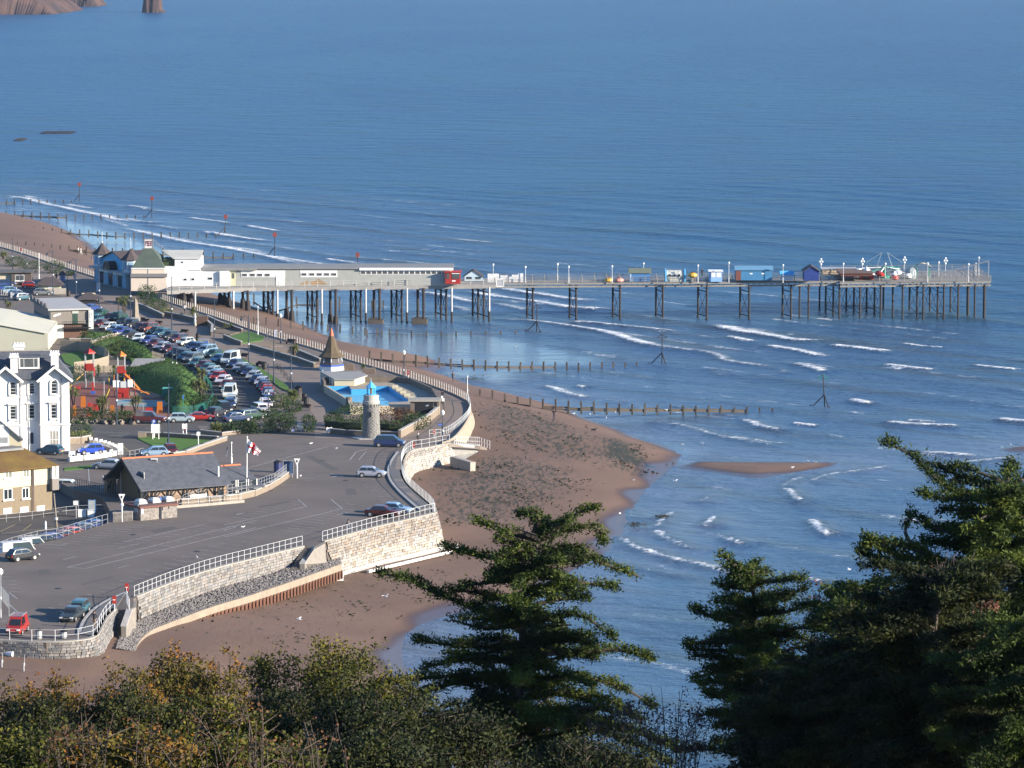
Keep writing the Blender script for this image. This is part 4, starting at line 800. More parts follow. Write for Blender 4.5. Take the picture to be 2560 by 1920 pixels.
fr=[(580,.1),(645,.0),(870,0),(1020,0),(1170,0),(1258,.15),(1330,0),(1435,.1),(1480,0),(1585,.1),(1630,0),(1735,0),(1805,.3),(1855,0),(1925,0)]
bkc=[(725,.9),(770,.6),(825,.3),(920,.9),(975,.5),(1068,.8),(1125,.5),(1190,.9),(1380,.8),(1528,.85),(1678,.8)]
hp=[]
for x,t in fr+bkc:
 A_=dk(kx(x),704);Y=hdp[0].y+.8+t*(HWD-4);X=A_.x*Y/A_.y;hp.append((X,Y));column(X,Y,-.7,r=.19 if x not in(1925,1805)else .3)
pr_=[(770,825),(825,870),(870,920),(920,975),(975,1020),(1020,1068),(1068,1125),(1125,1170),(1380,1435),(1435,1480),(1480,1528),(1528,1585),(1585,1630),(1678,1735)]
dct={x:p for(x,_),p in zip(fr+bkc,hp)}
for a,c in pr_:rods([dct[a],dct[c]],1.0,DZ-2.2,.045)
def prail(label,pts,m=greywood,step=2.6):return railing(label,[p+Vector((0,.15,0))for p in pts],1.2,step,(1,.7,.4,.12),m,.07,.035)
prail('pale grey railing along the front of the amusement hall walkway',wide[:6],mat('grey_rail_paint',(.46,.45,.42),(.3,.29,.27),2,.7))
prail('front railing of the narrow part of the pier',nar);prail('rear railing of the narrow part of the pier',[p+Vector((0,NWD-.3,0))for p in nar])
prail('front railing of the wide pier head',[hdp[0]+Vector((8,0,0)),hdp[1]]);prail('side railing at the seaward end of the pier',[hdp[1]+Vector((-.2,0,0)),hdp[2]+Vector((-.2,0,0))]);prail('rear railing of the wide pier head',[hdp[3]+Vector((0,-.3,0)),hdp[2]+Vector((0,-.3,0))])
def rect(b,f_,Y,x0,y0,x1,y1,O,proud=0,th=.1):
 a,c=v(f_,x0,y1,Y),v(f_,x1,y0,Y);b.bx((a.x-O.x,Y-O.y-proud,a.z-O.z),(c.x-O.x,Y-O.y-proud+th,c.z-O.z));return b
def window(parent,f_,Y,x0,y0,x1,y1,O,proud=.03,bars=1,frame=None,glass=None,name='window'):
 a,c=v(f_,x0,y1,Y),v(f_,x1,y0,Y);w_,h_=c.x-a.x,c.z-a.z;fw=min(.09,w_*.12);b=MB();y=Y-O.y-proud
 for p,q_ in(((0,0),(w_,fw)),((0,h_-fw),(w_,h_)),((0,fw),(fw,h_-fw)),((w_-fw,fw),(w_,h_-fw))):b.bx((a.x-O.x+p[0],y,a.z-O.z+p[1]),(a.x-O.x+q_[0],y+.12,a.z-O.z+q_[1]))
 for k in range(1,bars+1):xx=w_*k/(bars+1);b.bx((a.x-O.x+xx-fw/2.5,y+.01,a.z-O.z+fw),(a.x-O.x+xx+fw/2.5,y+.11,a.z-O.z+h_-fw))
 o=b.build(name,frame or white,parent);gb=MB();gb.bx((a.x-O.x+fw,y+.045,a.z-O.z+fw),(a.x-O.x+w_-fw,y+.08,a.z-O.z+h_-fw));gb.build('pane',glass or paneglass,o);return o
def solid(f_,Y,pts,depth,O,m,name,parent,up=None):
 P_=[v(f_,x,y,Y)for x,y in pts];b=MB();n=len(P_);vs=[tuple(p-O)for p in P_]+[(p.x-O.x,p.y-O.y+depth,p.z-O.z)for p in P_]
 ar=sum(P_[i].x*P_[(i+1)%n].z-P_[(i+1)%n].x*P_[i].z for i in range(n));fs=[]
 t=tessellate_polygon([[Vector((p.x,p.z,0))for p in P_]])
 for A_,B_,C_ in t:
  s_=(P_[B_].x-P_[A_].x)*(P_[C_].z-P_[A_].z)-(P_[B_].z-P_[A_].z)*(P_[C_].x-P_[A_].x)
  if s_<0:B_,C_=C_,B_
  fs+=[(A_,B_,C_),(A_+n,C_+n,B_+n)]
 for i in range(n):j=(i+1)%n;fs.append((j,i,n+i,n+j)if ar>0 else(i,j,n+j,n+i))
 b.add(vs,fs);return b.build(name,m,parent)
clad=mat('grey_green_cladding',(.40,.40,.36),(.33,.33,.30),.8,.7,.2,6,band=(1.6,'X',.22))
roofm=mat('grey_felt_roof',(.24,.24,.23),(.18,.18,.175),.5,.85,.1)
wallwhite=mat('white_wall',(.76,.75,.73),(.68,.67,.65),.4,.8)
Yh=dk(800,FRN(800)).y+2.6
root=thing('amusement_hall','long low amusement hall on the pier with grey green cladding and white window bands','hall',tuple(v('E',0,540,Yh)));O=root.location
zt=v('E',100,386,Yh).z;xa,xb=v('E',105,400,Yh).x,v('E',1968,400,Yh).x
b=MB();b.bx((xa-O.x,0,DZ-O.z),(xb-O.x,10,zt-O.z-.05));b.build('cladding',clad,root)
b=MB();b.bx((xa-O.x-.3,-.35,zt-O.z-.04),(xb-O.x+.3,10.4,zt-O.z+.18));b.build('roof',roofm,root)
b=MB();xm=v('E',1170,400,Yh).x;b.bx((xm-O.x,-.42,zt-O.z-.3),(xb-O.x+.32,-.30,zt-O.z+.2));b.build('gutter_board',white,root)
yl=MB();rect(yl,'E',Yh,0,400,104,545,O,.0,9);yl.build('yellow_bay',mat('pale_yellow_boards',(.58,.56,.36),(.5,.48,.3),1,.8,band=(1.4,'X',.15)),root)
for x0,x1 in((145,400),(658,978)):
 p_=MB();rect(p_,'E',Yh,x0,402,x1+(128 if x0<200 else 0),460,O,.04,.05);p_.build('white_panel',white,root)
for x in(150,218,282,347):window(root,'E',Yh,x,425,x+52,456,O,.09,0)
for x in(665,732,797,860,922):window(root,'E',Yh,x,421,x+52,450,O,.09,0)
for i in range(15):window(root,'E',Yh,1178+47*i,405,1178+47*i+46,436,O,.05,0)
sc_=MB();zs_=v('E',1178,405,Yh).z
for i in range(44):x=v('E',1180+16*i,400,Yh).x-O.x;sc_.tube((x,-.12,zs_-O.z),(x,-.04,zs_-O.z),.11,8)
sc_.build('scalloped_valance',white,root)
dr_=MB();rect(dr_,'E',Yh,450,440,523,533,O,.08,.1);d_=dr_.build('door',white,root);window(d_,'E',Yh,487,500,512,520,O,.12,0,name='door_pane',glass=darkglass)if False else None
yd=MB();rect(yd,'E',Yh,68,425,88,470,O,.05,.1);yd.build('small_window',paneglass,root)
mu=MB();mur=mat('painted_mural',(.42,.22,.08),(.20,.16,.08),.6,.8)
for pts in([(640,525),(690,500),(725,485),(730,525)],[(740,500),(790,490),(815,475),(850,490),(900,525),(760,528)]):
 P_=[v('E',x,y,Yh-.02)-O for x,y in pts];mu.add([tuple(p)for p in P_],[tuple(range(len(P_)))])
mu.build('mural',mur,root)
def block_building(name,label,cat,parts,Y,f_,base):
 root=thing(name,label,cat,tuple(v(f_,*base,Y)));O=root.location
 for pn,m,x0,y0,x1,y1,dy,dep in parts:b=MB();a,c=v(f_,x0,y1,Y),v(f_,x1,y0,Y);b.bx((a.x-O.x,dy,a.z-O.z),(c.x-O.x,dy+dep,c.z-O.z));b.build(pn,m,root)
 return root,O
Yw=Yh-.8
wb,O=block_building('white_pier_building','white rendered two storey building joining the pier hall to the entrance','building',[('lower_wall',wallwhite,1425,370,1732,562,0,9),('upper_wall',wallwhite,1505,298,1728,372,1.5,7),('low_wing',wallwhite,1733,402,1985,552,.5,8.5),('low_roof',roofm,1738,380,2215,402,.2,9.5)],Yw,'A',(1425,560))
b=MB();P_=[v('A',x,y,Yw+dy)-O for x,y,dy in((1495,297,1.2),(1733,297,1.2))];b.add([tuple(P_[0]),tuple(P_[1]),(P_[1].x,P_[1].y+7.5,P_[1].z+1.1),(P_[0].x-3,P_[0].y+7.5,P_[0].z+1.1),(P_[0].x,P_[0].y,P_[0].z-.12),(P_[1].x,P_[1].y,P_[1].z-.12),(P_[1].x,P_[1].y+7.5,P_[1].z+.98),(P_[0].x-3,P_[0].y+7.5,P_[0].z+.98)],[(0,1,2,3),(7,6,5,4),(0,4,5,1),(1,5,6,2),(2,6,7,3),(3,7,4,0)]);b.build('roof',mat('cream_roof',(.55,.53,.46),(.45,.43,.37),.5,.8,band=(1.2,'X',.12)),wb)
b=MB();rect(b,'A',Yw,1628,400,1730,406,O,.05,.2);b.build('string_course',roofm,wb)
for r_ in((1583,468,1617,492),(1650,465,1683,490),(1793,458,1838,485),(1562,320,1585,342)):window(wb,'A',Yw+(1.5 if r_[1]<400 else .5 if r_[0]>1700 else 0),*r_,O,.06,0,frame=white,glass=darkglass)
b=MB();rect(b,'A',Yw+.3,1900,405,1978,552,O,.35,.3);b.build('porch_wall',wallwhite,wb);window(wb,'A',Yw,1958,455,1972,480,O,.08,0,glass=darkglass)
Yc=Yw-1.0
pinkr=mat('pinkish_render',(.62,.52,.42),(.56,.47,.38),.5,.8)
cb,O=block_building('pier_entrance_block','cream panelled entrance block with a dark band under a green mansard roof','building',[('lower_wall',pinkr,1133,455,1440,578,0,12),('dark_band',mat('grey_lead',(.16,.15,.15),(.2,.19,.19),2,.7),1127,428,1445,457,-.35,12.5),('upper_wall',pinkr,1136,386,1425,428,0,12),('coping',white,1134,381,1428,388,-.12,12.2),('base_beam',roofm,1210,579,1443,588,.1,11)],Yc,'A',(1133,578))
for x in(1281,):b=MB();rect(b,'A',Yc,x-2,388,x+2,428,O,.06,.1);rect(b,'A',Yc,x-2,457,x+2,578,O,.06,.1);b.build('joint_strip',mat('strip',(.3,.28,.26),r=.8),cb)
grn=mat('green_copper_roof',(.055,.075,.06),(.085,.105,.08),.6,.75,.15,contrast=.2)
ap,ap2=v('A',1250,208,Yc+6),v('A',1318,212,Yc+6);e0,e1=v('A',1138,382,Yc+.5),v('A',1425,382,Yc+.5);m0,m1=v('A',1150,285,Yc+3),v('A',1395,290,Yc+3)
b=MB();zz=e0 .z-O.z;V_=[(e0 .x-O.x,.5,zz),(e1 .x-O.x,.5,zz),(e1 .x-O.x,11.5,zz),(e0 .x-O.x,11.5,zz),(ap.x-O.x,5.2,ap.z-O.z),(ap2 .x-O.x,5.2,ap.z-O.z),(ap2 .x-O.x,7,ap.z-O.z),(ap.x-O.x,7,ap.z-O.z)]
def lp(a,c,t,out):a,c=Vector(a),Vector(c);return tuple(a.lerp(c,t)+Vector(out))
mid=[lp(V_[0],V_[4],.5,(-.12,-.1,.1)),lp(V_[1],V_[5],.5,(.2,-.1,.1)),lp(V_[2],V_[6],.5,(.2,.1,.1)),lp(V_[3],V_[7],.5,(-.12,.1,.1))]
V_+=mid;b.add(V_,[(0,1,9,8),(1,2,10,9),(2,3,11,10),(3,0,8,11),(8,9,5,4),(9,10,6,5),(10,11,7,6),(11,8,4,7),(4,5,6,7),(3,2,1,0)]);b.build('mansard_roof',grn,cb)
b=MB();a,c=v('A',1415,300,Yc+4),v('A',1505,365,Yc+4);b.add([(a.x-O.x,3,a.z-O.z),(c.x-O.x,3,a.z-O.z-.2),(c.x-O.x,3,c.z-O.z-.2),(a.x-O.x,3,c.z-O.z-.2),(a.x-O.x,9,a.z-O.z),(c.x-O.x,9,a.z-O.z-.2),(c.x-O.x,9,c.z-O.z),(a.x-O.x,9,c.z-O.z)],[(3,2,1,0),(4,5,6,7),(0,1,5,4),(1,2,6,5),(3,0,4,7)]);b.build('ivy_screen',mat('dark_green_screen',(.03,.045,.02),(.06,.07,.035),3,.95,.8),cb)
FONT={'P':['####.','#...#','#...#','####.','#....','#....','#....'],'I':['###','.#.','.#.','.#.','.#.','.#.','###'],'E':['#####','#....','#....','####.','#....','#....','#####'],'R':['####.','#...#','#...#','####.','#.#..','#..#.','#...#'],
'T':['#####','..#..','..#..','..#..','..#..','..#..','..#..'],'H':['#...#','#...#','#...#','#####','#...#','#...#','#...#'],'O':['.###.','#...#','#...#','#...#','#...#','#...#','.###.'],'K':['#...#','#..#.','#.#..','##...','#.#..','#..#.','#...#'],'S':['.####','#....','#....','.###.','....#','....#','####.'],
'C':['.####','#....','#....','#....','#....','#....','.####'],'A':['.###.','#...#','#...#','#####','#...#','#...#','#...#'],'F':['#####','#....','#....','####.','#....','#....','#....'],'B':['####.','#...#','#...#','####.','#...#','#...#','####.'],'G':['.####','#....','#....','#.###','#...#','#...#','.####'],'U':['#...#','#...#','#...#','#...#','#...#','#...#','.###.'],'N':['#...#','##..#','##..#','#.#.#','#..##','#..##','#...#'],'D':['####.','#...#','#...#','#...#','#...#','#...#','####.'],'V':['#...#','#...#','#...#','#...#','.#.#.','.#.#.','..#..'],'L':['#....','#....','#....','#....','#....','#....','#####'],' ':['...']*7}
def letters(s_,x0,x1,z0,z1,y,m,parent,name='lettering',vertical=False):
 b=MB();cols=sum(len(FONT[c][0])+1 for c in s_)-1
 if vertical:
  n=len(s_);hh=(z1-z0)/n
  for i,ch in enumerate(s_):
   zt_=z1-i*hh;cw=(x1-x0)/5;rh=hh*.82/7
   for r_,row in enumerate(FONT[ch]):
    for c_,k in enumerate(row):
     if k=='#':b.bx((x0+cw*c_,y-.03,zt_-rh*(r_+1)),(x0+cw*(c_+1),y,zt_-rh*r_))
 else:
  cw=(x1-x0)/cols;rh=(z1-z0)/7;c0=0
  for ch in s_:
   for r_,row in enumerate(FONT[ch]):
    for c_,k in enumerate(row):
     if k=='#':b.bx((x0+cw*(c0+c_),y-.03,z1-rh*(r_+1)),(x0+cw*(c0+c_+1),y,z1-rh*r_))
   c0+=len(FONT[ch][0])+1
 return b.build(name,m,parent)
sg=thing('pier_sign','white rooftop sign reading PIER in dark red letters','sign',tuple(v('A',1285,212,Yc+5.5)));O=sg.location;a,c=v('A',1249,205,Yc+5.5),v('A',1320,130,Yc+5.5)
b=MB();b.bx((a.x-O.x,0,a.z-O.z-.15),(c.x-O.x,.12,c.z-O.z));b.build('board',mat('sign_white',(.6,.58,.56),r=.6),sg)
b=MB();x0_,x1_,z0_,z1_=a.x-O.x,c.x-O.x,a.z-O.z-.15,c.z-O.z
for p,q_ in(((x0_-.08,z0_),(x0_+.04,z1_)),((x1_-.04,z0_),(x1_+.08,z1_)),((x0_,z1_-.06),(x1_,z1_+.06)),((x0_,z0_-.06),(x1_,z0_+.06))):b.bx((p[0],-.06,p[1]),(q_[0],.16,q_[1]))
b.build('frame',roofm,sg);letters('PIER',x0_+.18,x1_-.18,z0_+.5,z1_-.35,-.02,mat('dark_red_letter',(.18,.015,.015),r=.5),sg)
b=MB();
for dx in(0,.7):b.tube((x1_-.1+dx*.3,.1,z1_-.2),(x1_+4.2+dx,4,z0_-2.8),.04,4)
b.build('stay',roofm,sg)
FA,FB=g('A',815,505),g('A',1112,572);fd=(FB-FA).normalized();fn_=Vector((fd.y,-fd.x,0));fl=(FB-FA).length
pv=thing('pier_pavilion','pale blue pier entrance pavilion with two dark roofed turrets and round fan arch','building',tuple(FA),math.atan2(fd.y,fd.x))
sh=mat('weathered_blue_boards',(.24,.42,.55),(.17,.30,.42),1,.8,band=(1.0,'X',.25));drk=mat('dark_roof_tile',(.085,.065,.06),(.06,.05,.05),1.5,.85,.3)
hz=7.5;g1=3.2
b=MB();b.bx((0,0,0),(fl,9,g1));b.build('ground_floor',mat('shopfront_wall',(.16,.22,.25),(.10,.14,.17),1.4,.8),pv)
b=MB();b.bx((-.4,-1.1,g1),(fl+.4,9,g1+.35));b.build('canopy',mat('canopy_grey',(.3,.33,.35),(.24,.26,.28),1,.8),pv)
b=MB();b.bx((3.2,.6,g1+.35),(fl-3.2,8.5,5.6));b.add([(3.2,.6,5.6),(fl-3.2,.6,5.6),(fl-3.2,8.5,5.6),(3.2,8.5,5.6),(fl/2,.6,7.2),(fl/2,8.5,7.2)],[(0,1,4),(2,3,5)]);b.build('upper_wall',mat('bright_blue_boards',(.13,.40,.60),(.10,.32,.5),1,.75),pv)
b=MB();b.add([(2.9,.2,5.45),(fl/2,.2,7.3),(fl/2,9,7.3),(2.9,9,5.45),(fl-2.9,.2,5.45),(fl-2.9,9,5.45)],[(0,1,2,3),(1,4,5,2)]);b.add([(2.9,.2,5.3),(fl/2,.2,7.15),(fl/2,9,7.15),(2.9,9,5.3),(fl-2.9,.2,5.3),(fl-2.9,9,5.3)],[(3,2,1,0),(2,5,4,1)]);b.build('roof',drk,pv)
for cx in(1.7,fl-1.7):
 t_=MB();t_.lathe([(1.9,g1+.36),(1.9,6.1)],8,(cx,1.2,0));tw=t_.build('turret',mat('turret_boards',(.50,.56,.60),(.40,.47,.52),1,.8),pv)
 r_=MB();r_.lathe([(2.35,6.1),(1.1,7.2),(.1,8.4)],8,(cx,1.2,0));r_.build('turret_roof',drk,tw);f__=MB();f__.tube((cx,1.2,8.3),(cx,1.2,10.6),.06,5);f__.build('finial',whitemetal,tw)
 for k in range(8):
  an=2*math.pi*(k+.5)/8;w_=MB();w_.box((cx+1.78*math.cos(an),1.2+1.78*math.sin(an),4.9),(.06,.85,1.5),rz=an);w_.build('turret_panel',sh,tw)
ar=MB();n_=14;cxx=fl*.52;rr_=1.75
for i in range(n_):
 a0,a1=math.pi*i/n_,math.pi*(i+1)/n_;ar.add([(cxx+rr_*math.cos(a),y,g1+.35+rr_*math.sin(a))for y in(-1.2,1.5)for a in(a0,a1)]+[(cxx,y,g1+.35)for y in(-1.2,1.5)],[(0,1,3,2),(0,4,1)])
ar.build('barrel_dormer',black,pv);fw_=MB()
for i in range(9):a0=math.pi*i/8;fw_.tube((cxx,-1.28,g1+.4),(cxx+rr_*math.cos(a0),-1.28,g1+.4+rr_*math.sin(a0)),.05,4)
for i in range(n_):a0,a1=math.pi*i/n_,math.pi*(i+1)/n_;fw_.tube((cxx+rr_*math.cos(a0),-1.28,g1+.4+rr_*math.sin(a0)),(cxx+rr_*math.cos(a1),-1.28,g1+.4+rr_*math.sin(a1)),.09,4)
fw_.build('fan_window',mat('tan_wood',(.30,.22,.15),r=.8),pv)
for i in range(7):
 x0_=.8+i*(fl-1.6)/7;wd=(fl-1.6)/7*.82;o_=MB();o_.bx((x0_,-.08,.3),(x0_+wd,.02,2.7));bay=o_.build('shopfront',darkglass if i%2 else sh,pv);q_=MB();q_.bx((x0_-.1,-.14,.1),(x0_,.0,3.0));q_.bx((x0_,-.12,2.7),(x0_+wd,.0,3.0));q_.build('frame',white if i%3 else skyblue,bay)
def pier_lamp(px,top,f_,yoff,label,heads=1):
 Y=yoff;zt_=v(f_,px,top,Y).z;X=v(f_,px,top,Y).x;root=thing('pier_lamp',label,'lamp',(X,Y,DZ),group='lamps along the pier');h=zt_-DZ
 b=MB();b.tube((0,0,0),(0,0,h-.4),.05,6);b.tube((0,0,0),(0,0,1.2),.09,6);b.build('pole',whitemetal,root)
 hs=[(0,0,h-.35)]+([(-.26,0,h-.85),(.26,0,h-.85),(0,0,h-1.4)]if heads>1 else[])
 for p in hs:b=MB();b.lathe([(.04,-.2),(.17,-.08),(.2,.12),(.07,.28)],8,p);b.build('lantern',mat('lantern_white',(.75,.74,.70),r=.4),root)
Yf,Yb=nar[0].y+.5,nar[0].y+NWD-.6
for i,(x,t,yb)in enumerate(((252,132,1),(531,152,0),(809,128,1),(905,150,0),(1280,146,0),(1552,122,1),(2022,140,0))):pier_lamp(x,t,'J',Yb if yb else Yf,f'{ORD[i]} white pier lamp seaward of the red kiosk')
for i,(x,t,hd_,yb)in enumerate(((65,97,1,0),(459,115,1,0),(735,72,4,1),(898,105,1,0),(1037,70,4,1),(1204,105,1,0),(1343,58,4,1),(1512,102,1,0),(1641,65,4,1),(1809,108,1,0),(1862,104,1,1),(1884,60,1,1),(1592,95,1,1))):pier_lamp(x,t,'K',(hdp[0].y+(16 if yb else 1))if x>700 else Yf,f'{ORD[i]} {"cluster" if hd_ > 1 else "single"} lamp on the outer pier counting from the long blue shed',hd_)
def shed(name,label,cat,f_,Y,x0,y0,x1,y1,depth,m,roof,ridge='x',rise=.8,extra=None,open_=False):
 a,c=v(f_,x0,y1,Y),v(f_,x1,y0,Y);w_=c.x-a.x;h=c.z-a.z;root=thing(name,label,cat,(a.x,Y,a.z));he=h-rise
 b=MB();
 if open_:
  for xx in np.linspace(.1,w_-.1,5):b.bx((xx-.07,0,0),(xx+.07,.12,he))
  b.bx((0,.0,0),(w_,depth,h*.35));b.bx((0,depth-.1,0),(w_,depth,he))
 else:b.bx((0,0,0),(w_,depth,he))
 if ridge=='x' and not open_:b.add([(0,0,he),(0,depth,he),(0,depth/2,h-.05),(w_,0,he),(w_,depth,he),(w_,depth/2,h-.05)],[(0,2,1),(3,4,5)])
 if ridge=='y':b.add([(0,0,he),(w_,0,he),(w_/2,0,h-.05),(0,depth,he),(w_,depth,he),(w_/2,depth,h-.05)],[(0,1,2),(4,3,5)])
 b.build('walls',m,root);b=MB();e=.25;t_=.1
 if ridge=='x':b.add([(-e,-e,he-.1),(w_+e,-e,he-.1),(w_+e,depth/2,h),(-e,depth/2,h),(w_+e,depth+e,he-.1),(-e,depth+e,he-.1)]+[(-e,-e,he-.2),(w_+e,-e,he-.2),(w_+e,depth/2,h-t_),(-e,depth/2,h-t_),(w_+e,depth+e,he-.2),(-e,depth+e,he-.2)],[(0,1,2,3),(3,2,4,5),(6,9,8,7),(9,11,10,8),(0,6,7,1),(0,3,9,6),(3,5,11,9),(1,7,8,2),(2,8,10,4),(4,10,11,5)])
 elif ridge=='y':b.add([(-e,-e,he-.1),(w_/2,-e,h),(w_/2,depth+e,h),(-e,depth+e,he-.1),(w_+e,-e,he-.1),(w_+e,depth+e,he-.1)]+[(-e,-e,he-.2),(w_/2,-e,h-t_),(w_/2,depth+e,h-t_),(-e,depth+e,he-.2),(w_+e,-e,he-.2),(w_+e,depth+e,he-.2)],[(0,1,2,3),(1,4,5,2),(9,8,7,6),(8,11,10,7),(0,6,7,1),(1,7,10,4),(3,2,8,9),(2,5,11,8)])
 else:b.bx((-e,-e,h-.15),(w_+e,depth+e,h))
 b.build('roof',roof,root)
 for ex in(extra or[]):
  nm,m_,u0,z0_,u1,z1_,pr=ex;b=MB();b.bx((w_*u0,-pr,he*z0_),(w_*u1,.02,he*z1_));b.build(nm,m_,root)
 return root
Yk=Yf+1.5
bluebd=mat('blue_boards',(.07,.20,.42),(.05,.16,.35),1,.7,band=(1.5,'X',.2));dkbl=mat('deep_blue_boards',(.022,.05,.22),(.018,.04,.17),1,.7,band=(1.5,'X',.2));grroof=mat('grey_green_roof',(.13,.15,.11),r=.8)
k_=shed('ticket_kiosk','bright red ticket kiosk at the end of the long pier hall','kiosk','E',Yh-1.2,1912,412,2042,518,3.5,red,mat('red_roof',(.4,.04,.03),r=.6),'flat',.15,[('window',paneglass,.08,.45,.27,.9,.05),('window',paneglass,.45,.45,.93,.9,.05),('white_frame',white,.42,.88,.95,.94,.07),('emblem',white,.45,.2,.68,.32,.04)])
b=MB();b.add([(-2.6,3.6,.0),(-.02,3.6,.0),(-.02,3.6,3.3),(-2.6,3.6,2.6)],[(0,1,2,3)])
shed('kiosk','pale blue kiosk with a dark pointed roof beside the red kiosk','kiosk','J',Yb-1,5,188,160,290,3,mat('pale_blue_boards',(.45,.56,.62),(.3,.4,.47),1.2,.7),drk,'y',1.3,[('window',darkglass,.1,.4,.4,.85,.04),('window',darkglass,.6,.4,.9,.85,.04)])
def pickets(label,f_,Y,tops,base,m):
 root=thing('picket_screen',label,'fence',tuple(v(f_,tops[0][0],base,Y)));O=root.location
 for x0,x1,t in tops:
  x=x0
  while x<x1:a,c=v(f_,x,base,Y),v(f_,x+7,t+random.uniform(-2,2),Y);b=MB();b.bx((a.x-O.x,0,a.z-O.z),(c.x-O.x,.06,c.z-O.z));b.build('slat',m,root);x+=9
 return root
pickets('stepped white slatted screen along the pier behind the railing','J',Yf+.5,[(205,300,222),(315,375,236),(388,412,248),(415,465,232),(468,512,220)],298,white)
b=MB();rect(b,'J',Yf-3.6,278,268,343,332,Vector((0,0,0)),0,.08);o=thing('notice_board','white framed notice board hanging at the corner where the pier narrows','board',tuple(v('J',310,330,Yf-3.6)))
O=o.location;a,c=v('J',278,334,Yf-3.6),v('J',343,268,Yf-3.6);b=MB();b.bx((a.x-O.x,0,a.z-O.z),(c.x-O.x,.08,c.z-O.z));b.build('panel',mat('grey_panel',(.4,.4,.4),(.3,.3,.3),2,.7),o)
b=MB();b.bx((a.x-O.x-.05,-.05,c.z-O.z-.12),(c.x-O.x+.05,.1,c.z-O.z+.05));b.bx((a.x-O.x-.05,-.05,a.z-O.z-.05),(c.x-O.x+.05,.1,a.z-O.z+.12));b.bx((a.x-O.x-.08,-.05,a.z-O.z),(a.x-O.x+.08,.1,c.z-O.z));b.bx((c.x-O.x-.08,-.05,a.z-O.z),(c.x-O.x+.08,.1,c.z-O.z));b.build('frame',white,o)
shed('hut','blue hut with a grey green roof, first hut on the narrow pier','hut','J',Yk,1432,180,1610,292,3.4,bluebd,grroof,'x',.7,[('panel',mat('light_panel',(.3,.42,.55),r=.7),0,.05,.08,.95,.04)])
root=thing('ribbed_tunnel','white ribbed half round tunnel with three portholes on the pier','ride',tuple(v('J',1745,290,Yk)));O=root.location;a,c=v('J',1745,290,Yk),v('J',1905,195,Yk);Ln=c.x-a.x;hh=c.z-a.z;nr=14;b=MB()
for i in range(nr):
 for side,rr in((0,1.0),(1,.95)):
  x0_=Ln*(i+side*.5)/nr;x1_=x0_+Ln*.5/nr;vs=[]
  for j in range(11):an=math.pi*j/10;y,z=1.6-1.6*rr*math.cos(an),hh*rr*max(0,math.sin(an))**.8;vs+=[(x0_,y,z),(x1_,y,z)]
  b.add(vs,[(2*j,2*j+1,2*j+3,2*j+2)for j in range(10)]);b.add([(x1_,1.6-1.6*r2*math.cos(math.pi*j/10),hh*r2*max(0,math.sin(math.pi*j/10))**.8)for j in range(11)for r2 in(1.0,.95)],[(2*j,2*j+1,2*j+3,2*j+2)for j in range(10)])
b.build('tunnel_skin',mat('ribbed_white',(.72,.71,.64),(.6,.58,.5),2,.7),root)
for x in(1778,1818,1860):p=v('J',x,237,Yk)-O;b=MB();b.tube((p.x,-.12,p.z),(p.x,.35,p.z),.24,10);b.build('porthole',black,root)
for x0_ in(-.15,Ln):
 b=MB();vs=[(x0_+k*.25,1.6-1.85*math.cos(math.pi*j/12),(hh+.25)*max(0,math.sin(math.pi*j/12))**.8)for j in range(13)for k in(0,1)];vs+=[(x0_+k*.25,1.6-1.5*math.cos(math.pi*j/12),(hh-.2)*max(0,math.sin(math.pi*j/12))**.8)for j in range(13)for k in(0,1)]
 b.add(vs,[(2*j,2*j+1,2*j+3,2*j+2)for j in range(12)]+[(2*j,2*j+2,26+2*j+2,26+2*j)for j in range(12)]+[(2*j+1,26+2*j+1,26+2*j+3,2*j+3)for j in range(12)]);b.build('end_arch',skyblue,root)
shed('hut','small white and light blue stall right of the ribbed tunnel','stall','J',Yk,2122,197,2230,292,3,mat('stall_blue',(.25,.42,.68),(.2,.36,.6),1,.7),white,'flat',.15,[('window',white,.1,.45,.45,.9,.04),('window',white,.55,.45,.9,.9,.04)])
shed('shed','long blue shed with a pale blue sloping roof on the pier','shed','K',Yk,115,135,380,235,4.2,mat('mid_blue_boards',(.06,.22,.40),(.05,.18,.33),1,.7,band=(2,'X',.25)),mat('pale_blue_roof',(.10,.24,.36),(.14,.28,.40),1,.7),'x',.55,[('door',mat('brown_door',(.16,.06,.04),r=.7),.0,.0,.14,.95,.05),('vent',white,.38,.55,.46,.65,.05),('vent',white,.7,.55,.78,.65,.05)])
shed('stall','low stall under a bright blue cover left of the deep blue hut','stall','K',Yk,445,170,532,235,3,mat('stall_white',(.5,.5,.5),r=.8),skyblue,'x',.6)
shed('hut','deep blue hut with a dark gable overhanging the pier edge','hut','K',hdp[0].y-2.6,612,130,722,238,4.5,dkbl,drk,'y',1.0)
shed('stall','long low fairground stall with cream boards at the start of the pier head','stall','K',hdp[0].y+14,745,150,990,205,4,mat('cream_boards',(.5,.42,.3),(.35,.25,.18),1,.8,band=(1,'X',.3)),mat('stall_roof',(.35,.36,.38),r=.7),'flat',.2)
shed('boarded_enclosure','rust brown boarded enclosure on the pier head','enclosure','K',hdp[0].y+2,878,180,1110,205,10,mat('rust_boards',(.17,.055,.04),(.12,.05,.04),1,.8,band=(.5,'X',.4)),mat('flat_top',(.14,.09,.07),r=.9),'flat',.1)
p0=v('K',1066,200,hdp[0].y+8);root=thing('booth','white booth with a pointed white and red cap on the pier head','booth',(p0 .x,p0 .y,DZ));h=v('K',1066,135,p0 .y).z-DZ;b=MB();b.box((0,0,(h-1.6)/2),(2.8,2.6,h-1.6));b.build('walls',red,root);b=MB();b.lathe([(1.8,h-1.7),(.03,h)],4);b.build('cap',white,root)
